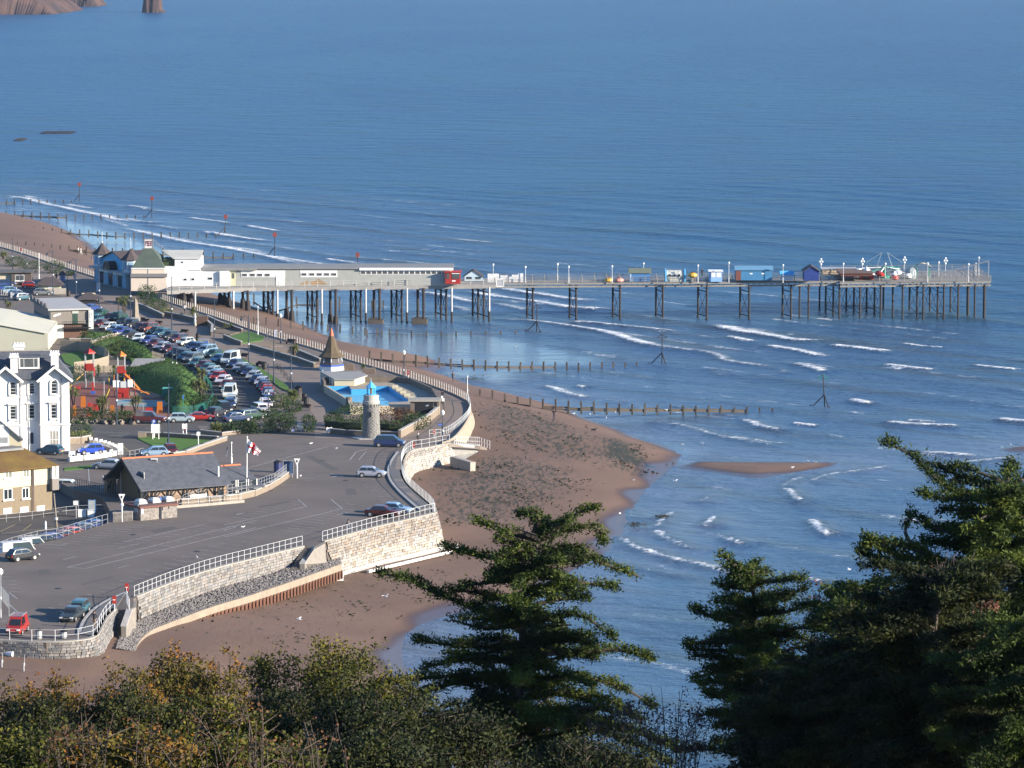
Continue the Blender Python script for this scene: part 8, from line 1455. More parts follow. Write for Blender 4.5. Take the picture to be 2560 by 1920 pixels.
conifer('shadowy conifer filling the bottom right corner',[q('R',1350,700),q('R',1340,1000),q('R',1300,1680)],rr_([[(1340,900),(1200,860),(1100,830)],[(1340,1000),(1500,950),(1640,960)]]),104,fill=130,fl=(1.8,4.0),m=darkl)
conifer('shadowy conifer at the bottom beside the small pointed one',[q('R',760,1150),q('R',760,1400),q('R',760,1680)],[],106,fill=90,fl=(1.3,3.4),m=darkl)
conifer('dark conifer at the far right edge',[q('R',1790,900),q('R',1790,1200),q('R',1780,1700)],[],100,fill=70,fl=(1.6,3.2),m=cyp)
def shrub(label,cx,ty,hw,D,m,n,leaf=.085,stems=60,bot=1990,name='shrub',bare=0,lean=0,m2=None,dense=.6):
 T_=v('p',cx,ty,D);Bt=v('p',cx,bot,D);rx=hw*D/F;gz=float(hill_h(np.array([[T_.x]]),np.array([[D]]))[0,0]);O=Vector((T_.x,D,gz));H_=T_.z-gz;hb=max(0,Bt.z-gz);root=thing(name,label,'shrub',tuple(O));b=MB();pos,dr=[],[]
 per=max(1,int(n*(6 if not bare else 2.2)/stems/10));rx*=1.12
 for k in range(stems):
  an=random.uniform(0,6.283);rad=rx*math.sqrt(random.random());ex,ey=rad*math.cos(an),rad*math.sin(an)*.9;hh=H_-(H_-hb)*(.02+.42*(rad/rx)**2+random.uniform(0,.14));P_=bez(Vector((ex*.5,ey*.5,hb*.6)),Vector((ex*random.uniform(.0,1.3)+random.gauss(0,.3),ey*random.uniform(.2,1.1),hb+(hh-hb)*.4)),Vector((ex*random.uniform(.8,1.25),ey*1.1,hh)),7)
  for i in range(6):b.tube(P_[i],P_[i+1],.019*(1-i/7)+.004,4,.019*(1-(i+1)/7)+.004)
  for s_ in range(10):
   t=random.uniform(.15,1)**.8;q_=t*6;i=min(5,int(q_));p=P_[i].lerp(P_[i+1],q_-i);tw=Vector((random.gauss(0,1),random.gauss(0,1),random.uniform(.1,1.1)))*rx*.22;b.tube(p,p+tw,.011,3,.004)
   c=per if not bare or random.random()>bare else 1
   for _ in range(c):f_=random.random()**.6;pos.append((p+tw*f_+Vector((random.gauss(0,.13),random.gauss(0,.13),random.gauss(0,.11)))*rx*(dense if not bare else .5))[:]);dr.append((random.gauss(0,1),random.gauss(0,1),random.gauss(.2,.7)))
 b.build('stems',twigm if bare or stems>20 else bark,root);foliage('foliage',pos,dr,leaf,leaf*.7,m,root,.3,True);return root
for a in(('rust and orange leaved shrub at the left edge below the quay',30,1692,120,96,autumn,2600),('red orange topped shrub second from the left edge',165,1652,90,97,autumn,2600),('mixed green and rust shrub third from the left',318,1650,95,95,autumn,2600),('tall yellow green shrub with orange tips under the cobbled terrace',440,1604,120,98,autumn,5000),('orange tipped shrub between the two yellow green ones',545,1606,85,96,autumn,2600),('open yellow green shrub with bare upright twigs',690,1592,105,100,greenl,2400),('broad yellow green shrub left of the big conifer',850,1578,150,99,greenl,5600),('green and rust shrub just left of the big conifer',985,1650,110,97,greenl,3000),
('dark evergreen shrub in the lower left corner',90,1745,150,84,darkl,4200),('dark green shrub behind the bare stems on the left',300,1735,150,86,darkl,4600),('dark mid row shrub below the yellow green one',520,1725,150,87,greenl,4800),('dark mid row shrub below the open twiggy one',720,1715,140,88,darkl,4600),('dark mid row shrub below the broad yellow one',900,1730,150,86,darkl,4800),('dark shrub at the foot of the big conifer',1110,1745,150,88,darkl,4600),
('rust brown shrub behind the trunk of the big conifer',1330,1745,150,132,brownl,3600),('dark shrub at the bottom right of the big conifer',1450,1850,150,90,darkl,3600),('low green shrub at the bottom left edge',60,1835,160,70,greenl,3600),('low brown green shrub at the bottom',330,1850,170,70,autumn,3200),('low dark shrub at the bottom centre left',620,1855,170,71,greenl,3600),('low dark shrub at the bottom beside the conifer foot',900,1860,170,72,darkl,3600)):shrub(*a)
shrub('bare stemmed shrub with withered brown leaves, left of the pair',250,1740,130,66,brownl,900,.07,16,bare=.5);shrub('bare stemmed shrub with withered brown leaves, right of the pair',600,1745,170,65,brownl,1200,.07,20,bare=.5);shrub('sparse bare twigged shrub below the broad yellow one',800,1770,90,68,brownl,400,.07,12,bare=.6)
shrub('leafless dark twiggy shrub against the sea right of the big conifer',1650,1690,120,112,leafmat('dead_dark_leaves',(.02,.015,.015),(.05,.03,.025),(.09,.05,.04),1.5),1900,.09,46,bare=.3,bot=1960);shrub('dark low twiggy shrub left of the leafless one',1540,1720,90,114,MT.get('x')or brownl,1300,.08,30,bare=.3)
shrub('dead reddish brown shrub poking up beside the low bushy conifer',2065,1440,60,111,leafmat('dead_red_leaves',(.07,.03,.02),(.13,.05,.03),(.2,.09,.06),1.5),700,.10,16,bare=.3,bot=1620);shrub('bare grey twigs in front of the tallest conifer',2400,1350,70,108,brownl,120,.06,26,bare=.9,bot=1560);shrub('patch of dead red foliage on the right',2430,1440,70,107,bpy.data.materials['dead_red_leaves'],900,.12,14,bare=.2,bot=1640)
def bush(label,f_,x,y,w_,h,m=shrubl,n=500,leaf=.22,name='bush',z=ZL,dy=1.0,group=None):
 p=g(f_,x,y,z);root=thing(name,label,'bush',tuple(p),group=group);n=int(n);u=rng.normal(0,1,(n,3));u/=np.linalg.norm(u,axis=1)[:,None];rad=rng.uniform(.55,1.0,(n,1));lump=1+.22*np.sin(u[:,:1]*5+x)*np.cos(u[:,1:2]*4+y);P_=u*rad*lump*np.array([[w_/2,w_/2*dy,h*.55]])+np.array([[0,0,h*.5]]);P_[:,2]=np.abs(P_[:,2])
 foliage('foliage',P_,u,leaf,leaf*.7,m,root,.6,True);b=MB()
 for k in range(5):an=k*1.26;b.tube((0,0,-.1),(math.cos(an)*w_*.28,math.sin(an)*w_*.28*dy,h*.7),.05,4,.02)
 b.build('stems',bark,root);return root
def palm(label,f_,x,y,h,heads=3,spread=1.5,z=ZL,trunk=True,n=46,m=palml):
 p=g(f_,x,y,z);root=thing('palm',label,'palm',tuple(p));b=MB();V_,F_=[],[]
 for k in range(heads):
  an=6.283*k/heads+x;hx,hy,hz_=math.cos(an)*.5*(heads>1),math.sin(an)*.5*(heads>1),h*random.uniform(.75,1);b.path([(0,0,0),(hx*.6,hy*.6,hz_*.6),(hx,hy,hz_)],.12,6)
  for i in range(n):
   a2=random.uniform(0,6.283);el=random.uniform(-.5,1.4);L_=spread*random.uniform(.7,1.1)*.75;d=Vector((math.cos(a2)*math.cos(el),math.sin(a2)*math.cos(el),math.sin(el)));s_=Vector((-math.sin(a2),math.cos(a2),0))*.06;o=len(V_);c=Vector((hx,hy,hz_));m1=c+d*L_*.55;e=c+d*L_+Vector((0,0,-.25*L_));V_+=[tuple(c-s_),tuple(c+s_),tuple(m1+s_),tuple(m1-s_),tuple(e)];F_+=[(o,o+1,o+2,o+3),(o+3,o+2,o+4)]
 b.build('trunk',bark,root);b=MB();b.add(V_,F_);tag(b.build('fronds',m,root),kind='stuff');return root
for a in(('palm right of the climbing frame in the playground','B',880,735,3.2,5,1.8),('palm left of the four by four in the playground','B',1175,690,2.6,4,1.5),('palm at the left edge of the playground beside the villa','B',640,640,3.0,3,1.5),('small palm between the two big playground palms','B',1055,680,1.3,1,.9),('small palm in the lower playground rocks','B',780,690,1.2,1,1.0),('little palm behind the slide tower','A',850,1330,1.8,2,1.1),('little palm behind the climbing tower','A',985,1320,1.6,2,1.0),('tall palm cluster at the queue bend','A',1745,1560,3.6,5,1.7),('low palm cluster inside the queue bend','A',1690,1500,2.4,4,1.6),('third palm of the cluster inside the queue bend','A',1740,1450,3.6,4,1.4),('spiky yucca bed at the road corner','B',1870,835,.7,6,2.0),('cabbage palm on the path near the obelisk','A',1075,830,4.0,3,1.7),('thin palm on the path left of the cabbage palm','A',1025,800,3.2,1,1.2),('stout palm by the beach posts','A',1670,825,1.8,2,1.8),('spiky palm in the bed right of the round flower bed','A',1970,910,.8,2,1.5),('palm in the sandy bed by the conical kiosk','E',605,1150,1.6,4,1.5),('dark little palm behind the flat roofed pavilion','E',1205,1280,1.0,2,1.1),('yellow green palm clump beside the path bend','E',600,1540,1.2,6,1.9),('palm near the hall at the left edge','A',75,790,2.6,3,1.3),('palm on the far green at the left edge','A',30,305,1.2,4,1.6)):palm(*a[:4],a[4],a[5],a[6])
for a in(('dark bush on the far green by the first pole','A',130,365,5,2.2),('wide bush on the far green','A',270,410,5,2.4),('bush on the far green left of the lilac hut','A',465,425,5,2.6),('small bush right of the lilac hut','A',605,448,1.8,1),('tall dark bush beside the cream pier block','A',1270,700,4.2,4.0),('low grey green bush in front of the tall dark one','A',1360,745,4.2,2.2),('yellow green bush by the wall pier','A',1440,785,2.6,1.2),('rounded bush at the wall by the pier entrance','A',1090,680,3,1.4),('round bush on the cafe lawn','A',770,1000,3.4,1.6),('big pale green bush on the grass bank','A',930,1120,6,3.6),('low bush at the foot of the bank','A',1080,1170,4,1.6),
('dark bush along the road beside the path, leftmost','F',60,690,4,1.2),('dark bush along the road beside the path','F',180,700,4.5,1.5),('big dark bush at the road side by the map board','F',330,700,5,2.6),('dark bush behind the map board','F',480,690,4.6,2.4),('tall bush left of the path opening','F',545,640,3,2.0),('pale bush above the road side bushes','F',480,480,4,2.0),('round bush below the bicycles','F',590,520,3.4,1.6),('dark bush by the palms','F',390,560,4,1.2),('bush right of the map board','F',735,690,2.2,2.6),
('tall hedge bush behind the lighthouse, left','F',1100,640,5.5,3.2),('reddish bush behind the lighthouse, right','F',1430,640,6.0,2.8),('reddish bush nearer the promenade wall','F',1560,640,4.2,2.6),('round bush at the end of the promenade wall','F',1660,670,4.6,2.4),('bush left of the lighthouse bed','F',940,640,3,2.2),
('dark rounded bush in the villa garden','B',665,865,4.5,2.4),('yellow green shrubs in the villa garden','B',690,905,4.2,1.4),('dark planting under the playground rocks, left','B',700,730,6,1.8),('dark planting under the playground rocks, middle','B',950,740,7,1.8),('dark planting under the playground rocks, right','B',1090,745,5,1.6),('dark shrubs behind the playground, left','A',700,1350,6,2.4),('dark shrubs behind the playground, middle','A',1120,1350,7,2.2),('dark shrub under the queue bend palms','A',1650,1600,5,2.4),('low shrubs by the green fence','A',1780,1590,4,2.0),('planting by the yucca bed','B',2080,830,6,1.6)):
 bush(*a,m=(palml if 'yellow' in a[0]else brownl if 'reddish' in a[0]else shrubl if 'pale' in a[0]else hedgel),n=420+70*a[4]*a[5])
def hedge(label,f_,pts,w_,h,m=hedgel,dn=70,z=ZL):
 P_=resample([g(f_,x,y,z)for x,y in pts],.6);root=thing('hedge',label,'hedge',tuple(P_[0]));O=P_[0];pos=[]
 for p in P_:
  for _ in range(int(dn*w_*h*.3)):a_,c_=random.uniform(-1,1),random.uniform(0,1);e=random.choice((0,1,2));x_=(a_,-1 if e==0 else 1,a_)[e];z_=c_ if e<2 else 1;pos.append((p.x-O.x+random.uniform(-.35,.35)+.0,p.y-O.y+x_*w_/2,z_*h+random.uniform(-.08,.1)))
 foliage('foliage',pos,[(0,0,1)]*len(pos),.2,.14,m,root,1.0,True);b=MB();b.path([p-O+Vector((0,0,h*.45))for p in P_],min(w_,h)*.4,6);b.build('inner_mass',mat('hedge_core',(.02,.03,.01),r=1),root)
hedge('long clipped hedge in front of the lighthouse garden, left part','F',[(890,668),(1050,682),(1200,690)],2.2,1.6);hedge('long clipped hedge in the lighthouse garden, right part','F',[(1345,690),(1430,698),(1540,700)],2.2,1.6)
lawn('small lawn in the lighthouse garden','F',[(1340,690),(1360,655),(1620,665),(1530,720),(1340,722)],.1)
lowwall('brown wall in front of the lighthouse garden','F',[(930,705),(1060,720),(1200,725)],.7,.35,brw);lowwall('brown wall right of the lighthouse','F',[(1345,728),(1500,735)],.7,.35,brw);lowwall('sunny buff wall along the promenade below the pool','F',[(1520,742),(1650,670),(1785,592)],1.1,.4,buff);lowwall('buff wall at the promenade corner by the pump house','F',[(1790,585),(1850,535),(1855,480)],1.1,.4,buff)
b=MB()
def dome(label,f_,pts,h,m,z=ZL):
 P_=gs(f_,pts);xs=[p.x for p in P_];ys=[p.y for p in P_];X,Y,Qd=grid(min(xs)-1,max(xs)+1,.7,min(ys)-1,max(ys)+1,.9);d=sdist(X,Y,P_);Z=z+h*np.sqrt(np.clip(d/3.2,0,1))+.12*(vnoise(X,Y,1.2,9)-.5)*(d>0);k=(d.ravel()>-.4)[Qd].any(1);V,Q2,_=compact(np.stack([X.ravel(),Y.ravel(),np.where(d>0,Z,z-.1).ravel()],1),Qd[k],{});o=put('grass_bank',arrmesh('grass_bank',V,Q2,m,True),None);tag(o,label,'bank');kk=rng.integers(0,len(V),5200);P0_=V[kk]+rng.uniform(-.4,.4,(len(kk),3))*np.array([[1,1,.05]]);foliage('grass_tufts',P0_,np.tile([[0,0,1.]],(len(kk),1)),.26,.12,hedgel,o,.5);return o
dome('large rounded hedge bank with a shaded face above the playground','A',[(1120,1400),(1240,1335),(1400,1320),(1600,1325),(1720,1370),(1740,1440),(1700,1560),(1600,1640),(1500,1640),(1420,1480),(1280,1440)],2.6,mat('clipped_bank',(.04,.09,.015),(.06,.12,.02),1.2,.95,.8,6))
dome('smaller grass bank behind the large one','A',[(1060,1300),(1200,1270),(1330,1225),(1420,1180),(1560,1230),(1610,1275),(1500,1320),(1250,1322)],1.5,MT['clipped_bank'])
dome('grass bank below the queue with a scalloped shaded edge','A',[(940,1080),(1000,1040),(1150,1050),(1260,1090),(1330,1160),(1300,1180),(1200,1190),(1000,1120)],1.4,MT['clipped_bank'])
# ================================================================ playground, fences, people, gulls
sheet('play_surface',[(p.x,p.y)for p in gs('A',[(610,1400),(700,1375),(1000,1380),(1250,1405),(1400,1450),(1440,1500),(1420,1560),(1500,1640),(1480,1690),(1100,1700),(610,1700)])],ZL+.02,mat('rust_rubber',(.20,.07,.048),(.17,.065,.045),.5,.9),label='rust red rubber playground surface')
sheet('play_surface',[(p.x,p.y)for p in gs('A',[(1020,1440),(1120,1420),(1400,1470),(1380,1500),(1250,1500),(1100,1480)])],ZL+.026,mat('tan_rubber',(.36,.22,.14),(.3,.18,.12),.5,.9));sheet('play_surface',[(p.x,p.y)for p in gs('A',[(700,1590),(1300,1580),(1460,1630),(1400,1690),(650,1690)])],ZL+.026,mat('orange_rubber',(.26,.12,.07),(.2,.095,.06),.5,.9));sheet('play_surface',[(p.x,p.y)for p in gs('A',[(1000,1520),(1100,1515),(1550,1530),(1540,1565),(1250,1585),(1010,1570)])],ZL+.032,mat('blue_rubber',(.12,.26,.34),(.35,.30,.2),.35,.9,contrast=.08))
def tower(label,f_,x,y,h,cap,slide=None,panel=red,w_=1.3):
 p=g(f_,x,y);root=thing('play_tower',label,'play frame',tuple(p))
 for sx in(-1,1):
  for sy in(-1,1):b=MB();b.tube((sx*w_/2,sy*w_/2,0),(sx*w_/2,sy*w_/2,h),.07,6);b.build('post',galv,root)
 b=MB();b.box((0,0,h*.52),(w_*1.1,w_*1.1,h*.02));b.build('platform',panel,root);b=MB();b.box((0,-w_*.56,h*.62),(w_*1.15,.08,h*.2));b.build('panel',panel,root);b=MB();b.box((w_*.6,0,h*.46),(.08,w_*1.1,h*.26));b.build('side_panel',panel,root);b=MB();b.lathe([(w_*.8,h),(w_*.75,h+.2),(.05,h+.8)],4);b.build('cap',cap,root)
 if slide:b=MB();P_=bez(Vector((slide[0]*.5,slide[1]*.5,h*.5)),Vector((slide[0]*1.6,slide[1]*1.6,h*.35)),Vector((slide[0]*3.2,slide[1]*3.2,.25)),7);[b.bar(a,c,.55,.1)for a,c in zip(P_,P_[1:])];b.build('slide',slide[2],root)
tower('tall red slide tower with a yellow slide in the playground','A',775,1415,5.6,red,(-1,-.5,yellow));tower('red and orange climbing tower behind the white panelled frame','A',1050,1440,5.6,orange,(1,-.6,orange),w_=1.1)
p=g('A',1040,1500);root=thing('climbing_frame','white and red climbing frame in the middle of the playground','play frame',tuple(p))
for i,(x_,z_,w_,h_,m_)in enumerate(((-.6,2.2,1.1,1.1,white),(.6,2.1,1.1,1.0,mat('pale_panel',(.5,.52,.5),r=.7)),(1.6,2.3,.8,1.2,white),(.5,.8,1.7,1.5,red))):b=MB();b.box((x_,-.1*i,z_),(w_,.12,h_));b.build('panel',m_,root)
for k in range(7):b=MB();b.tube((-2.6+k*.8,.3,0),(-2.6+k*.8,.3,2.6+(k%3)*.5),.07,6);b.build('post',(galv,yellow,orange)[k%3],root)
b=MB();b.bar((2,0,1.6),(4.6,-.5,.6),.6,.1);b.build('slide',orange,root);b=MB();b.bar((-1.8,-.4,1.4),(-2.3,-.9,.2),.5,.1);b.build('yellow_slide',yellow,root)
def item(label,f_,x,y,boxes,name='play_item'):
 p=g(f_,x,y);root=thing(name,label,'play item',tuple(p))
 for nm,c,d,m_ in boxes:b=MB();b.box((c[0],c[1],c[2]*.8),(d[0]*.75,d[1]*.75,d[2]*.8),taper=.8);b.build(nm,m_,root)
item('orange play panel by the left playground palm','B',720,615,[('panel',(0,0,1.1),(1.1,.15,2.2),orange),('seat',(1.0,0,.5),(.8,.5,.8),red)]);item('red play wall behind the big palm','B',835,645,[('panel',(0,0,.7),(1.9,.15,1.2),red),('edge',(1.1,0,.7),(.15,.2,1.4),galv)]);item('orange and red panels right of the big palm','B',970,665,[('panel',(0,0,.8),(.9,.12,1.4),orange),('post',(-.7,0,.9),(.12,.12,1.8),galv)]);item('red ramp and orange tower at the right of the playground','B',1290,665,[('ramp',(0,0,.55),(1.6,.2,1.0),red),('tower',(1.6,0,1.1),(1.2,.5,2.2),orange),('post',(-.9,0,.9),(.12,.12,1.9),galv)]);item('orange arch at the lower left corner of the playground','B',645,690,[('arch',(0,0,1),(.7,.3,2.1),orange),('frame',(2.4,0,.4),(1.4,.3,.8),red)]);item('red spring cone with a blue foot near the slide tower','B',803,500,[('cone',(0,0,1.4),(.5,.5,1.8),red),('foot',(0,0,.3),(.9,.9,.6),blue)]);item('red spinning bowl below the yellow slide','B',668,462,[('bowl',(0,0,.4),(1.4,1,.5),red)]);item('dark blue boarded box at the side of the playground','B',1120,540,[('post',(-.9,0,.9),(.12,.12,1.9),red),('rail',(0,0,1.8),(1.9,.12,.12),red),('post',(.9,0,.9),(.12,.12,1.9),red)]);item('green hut shaped bin store under the bank','B',1450,530,[('body',(0,0,.9),(2.6,1.2,1.8),greenp),('lid',(0,0,1.9),(2.4,1.3,.2),mat('teal_lid',(.1,.35,.28),r=.5))]);item('yellow seesaw beam in the playground','B',1265,512,[('beam',(0,0,.6),(2.6,.25,.15),yellow),('pivot',(0,0,.3),(.3,.3,.6),red)]);item('small yellow hydrant marker on the bank','A',1562,1312,[('body',(0,0,.4),(.35,.35,.8),yellow)])
rk=[block_mesh('rock',mat('pale_rock',(.26,.21,.165),(.12,.10,.08),1.2,.95,.6),30+i)for i in range(3)];root=thing('rockery','low rockery wall of pale boulders along the playground road','rockery',tuple(g('B',620,745)))
for k in range(110):t=random.random();x=615+560*t;y=742+random.uniform(-8,16)+8*t;pp=g('B',x,y)-root.location;s_=random.uniform(.35,.8);o=put('rock',random.choice(rk),root,tuple(pp+Vector((0,0,s_*.2))),scale=(s_,s_*.8,s_*.7));o.rotation_euler=(random.random(),random.random(),random.random()*6)
def fence(label,f_,pts,h,m,slat=.16,gap=.02,rails=2,name='fence',posts=None,z=ZL,th=.04):
 P_=resample([g(f_,x,y,z)for x,y in pts],slat+gap);root=thing(name,label,'fence',tuple(P_[0]));O=P_[0];b=MB();b.box((0,0,h/2),(slat,th,h));me=b.mesh('slat',m);rest=MB();n=len(P_)-1;st=max(1,math.ceil(n/300))
 for i in range(n):
  a,c=P_[i],P_[i+1];d=c-a;p=(a+c)/2-O;an=math.atan2(d.y,d.x)
  if i%st==0 and i<300*st:o=put('slat',me,root,tuple(p),rz=an)
  else:rest.box(p+Vector((0,0,h/2)),(slat,th,h),rz=an)
 if rest.v:tag(rest.build('slats',m,root),kind='stuff')
 for k in range(rails):b=MB();b.path([p-O+Vector((0,.05,h*(.25+.5*k)))for p in P_[::6]+[P_[-1]]],.03,4);b.build('rail',m,root)
 return root
tf=mat('pale_timber_fence',(.30,.255,.19),(.22,.18,.135),1,.9)
fence('curved timber screen fence enclosing the lawn behind the villa','A',[(520,1090),(680,1095),(800,1115),(900,1150),(942,1190),(935,1225),(850,1250),(720,1270),(640,1280)],1.7,tf,.3,.03);fence('grey timber fence along the back of the playground','A',[(640,1290),(800,1285),(960,1280),(1140,1275)],1.1,tf,.25,.05)
gm=mat('green_mesh',(.03,.16,.13),(.02,.12,.10),2,.6);fence('green fence curving round the queue bend of the bank','A',[(1740,1340),(1790,1380),(1830,1440),(1840,1520),(1800,1590),(1700,1630),(1560,1640),(1490,1640)],1.2,gm,.06,.14)
railing('pale wooden handrail on the grass bank','A' and[g('A',1315,1175),g('A',1410,1205)],1.6,.7,(1,.6,.3),tf,.06,.04);bk_=mat('black_rail',(.02,.02,.022),r=.5)
railing('black railings along the villa side road',[g('B',555,1105),g('B',700,1095),g('B',860,1085),g('B',1100,1065)],1.1,.32,(1,.1),bk_,.02,.025);railing('black mesh fence beside the small green strip',[g('B',650,1330),g('B',760,1350),g('B',900,1385),g('B',1000,1400)],1.5,.5,(1,.5,.1),bk_,.03,.025);railing('grey road railing left of the pale blue hatchback',[g('B',1045,1060),g('B',1140,1060),g('B',1240,1035)],1.1,1.2,(1,.5),galv);railing('pale lane railing in front of the cream house',[g('C',-60,235,4.3),g('C',250,205,4.3),g('C',640,150,4.3),g('C',930,140,4.3)],1.0,2.0,(1,.5),galv);railing('white fence rails at the left edge by the parked cars',[g('A',-20,612),g('A',60,620),g('A',130,655)],1.2,.6,(1,.5,.1),whitemetal)
def crenel(label,pts,h=.7):
 P_=resample([g('B',x,y)for x,y in pts],.75);root=thing('crenellated_wall',label,'wall',tuple(P_[0]));O=P_[0];wallpath(root,[p-O for p in P_],h,.4,white,'wall_body')
 for i,p in enumerate(P_[::1]):
  if i%2==0:b=MB();q_=p-O;b.box((q_.x,q_.y,h+.14),(.42,.45,.3));b.build('merlon',white,root)
crenel('white toothed wall below the blue hatchback in the villa forecourt',[(605,1085),(640,1080),(800,1065),(900,1052),(990,1035)]);crenel('white toothed wall along the right of the villa forecourt',[(785,920),(860,935),(960,965),(1035,1005)],.5)
b=MB();b.box((0,0,.8),(.7,.7,1.6));tag(b.build('gate_pier',white,loc=tuple(g('B',1040,1025))),'white pier at the mouth of the villa forecourt','pier');b=MB();b.box((0,0,.6),(.8,.8,1.2));tag(b.build('gate_pier',white,loc=tuple(g('B',622,1070))),'white pier at the left end of the toothed wall','pier')
lowwall('buff garden wall in front of the villa shrubs','B',[(610,935),(700,930),(770,915)],.9,.4,buff);lawn('green strip in the side car park','B',[(555,1140),(700,1125),(850,1110),(1100,1105),(1090,1115),(850,1130),(700,1150),(555,1165)],.06)
lawn('gritty forecourt of the white villa','B',[(590,1005),(610,940),(770,920),(860,940),(1030,1010),(990,1030),(620,1080)],.02,palepath,'forecourt')
b=MB();b.lathe([(.28,-.5),(.3,.5)],12);tag(b.build('concrete_pipe',white,loc=tuple(g('C',82,1388,3.9)+Vector((0,0,.3))),smooth=False),'white pipe end lying under the quay wall at the left','pipe').rotation_euler=(R(90),0,R(60))
for k_,(x,y,t)in enumerate(((15,1490,1350),(205,1520,1370))):pole(f'thin pale stake {"at the left edge" if k_ == 0 else "in the gravel"} below the quay corner','C',(x,y),(x+8,t),.05,galv,'stake','stake',z=3.9)
BODY={}
def body_mesh(kind):
 J={'pelvis':(0,0,.93,.135),'waist':(0,0,1.08,.12),'chest':(0,-.01,1.32,.15),'neck':(0,0,1.5,.06),'chin':(0,-.02,1.58,.075),'head':(0,-.01,1.68,.1)}
 st={'stand':(0,0),'walk':(.28,-.26),'lean':(.1,.0)}[kind];E=[('pelvis','waist'),('waist','chest'),('chest','neck'),('neck','chin'),('chin','head')]
 for s_,k in((1,'r'),(-1,'l')):
  y=st[0]if s_>0 else st[1];J[k+'hip']=(s_*.1,0,.88,.09);J[k+'knee']=(s_*.1,-y*.5-.02,.48,.062);J[k+'ankle']=(s_*.1,-y+(.05 if y<0 else 0),.09,.045);J[k+'toe']=(s_*.11,-y-.15,.04,.04);J[k+'sh']=(s_*.19,0,1.43,.06);a_={'stand':.03,'walk':-y*.8,'lean':-.3}[kind];J[k+'elb']=(s_*.27,-(a_*.4)if kind!='lean' else-.12,1.16,.045);J[k+'wr']=(s_*.24 if kind!='lean' else s_*.08,-a_*.6-.08 if kind!='lean' else-.28,.92 if kind!='lean' else 1.22,.032);J[k+'hand']=(J[k+'wr'][0],J[k+'wr'][1]-.03,J[k+'wr'][2]-.1 if kind!='lean' else 1.28,.035)
  E+=[('pelvis',k+'hip'),(k+'hip',k+'knee'),(k+'knee',k+'ankle'),(k+'ankle',k+'toe'),('chest',k+'sh'),(k+'sh',k+'elb'),(k+'elb',k+'wr'),(k+'wr',k+'hand')]
 names=list(J);me=bpy.data.meshes.new('sk');me.from_pydata([J[n][:3]for n in names],[(names.index(a),names.index(c))for a,c in E],[]);o=bpy.data.objects.new('sk',me);COL.objects.link(o);md=o.modifiers.new('s','SKIN');
 for i,n in enumerate(names):me.skin_vertices[0].data[i].radius=(J[n][3],)*2;me.skin_vertices[0].data[i].use_root=n=='pelvis'
 sb=o.modifiers.new('b','SUBSURF');sb.levels=1;dg=bpy.context.evaluated_depsgraph_get();m2=bpy.data.meshes.new_from_object(o.evaluated_get(dg));bpy.data.objects.remove(o);return m2
skin=mat('skin',(.42,.24,.17),r=.6);CL={}
def person(label,f_,x,y,z,kind,face,coat,legs,hair=(.05,.03,.02),h=1.0,group=None):
 if kind not in BODY:BODY[kind]=body_mesh(kind)
 me=BODY[kind].copy();me.materials.clear()
 for m_ in(skin,mat('cloth_%02d%02d%02d'%tuple(int(99*c)for c in coat),coat,r=.9),mat('cloth_%02d%02d%02d'%tuple(int(99*c)for c in legs),legs,r=.9),black):me.materials.append(m_)
 for p_ in me.polygons:c=p_.center;p_.material_index=0 if c.z>1.5 else(0 if(abs(c.x)>.2 and c.z<1.0)or(kind=='lean' and c.y<-.25 and c.z>.9)else 1 if c.z>.93 else 3 if c.z<.1 else 2)
 me.shade_smooth();p=g(f_,x,y,z);root=put('person',me,None,tuple(p),scale=(h,h,h),rz=R(face));tag(root,label,'person',group)
 b=MB();b.lathe([(.02,1.84),(.09,1.82),(.118,1.74),(.115,1.66),(.09,1.62)],10,(0,.025,0),cap=True);b.build('hair',mat('hair_%02d'%int(99*hair[0]),hair,r=.9),root,smooth=True);b=MB();b.tube((0,-.1,1.66),(0,-.135,1.64),.014,5,.01);[b.box((sx*.035,-.1,1.685),(.02,.012,.012))for sx in(-1,1)];b.build('face',mat('face_detail',(.2,.1,.08),r=.7),root)
dkc,tanc=(.02,.02,.025),(.22,.15,.1)
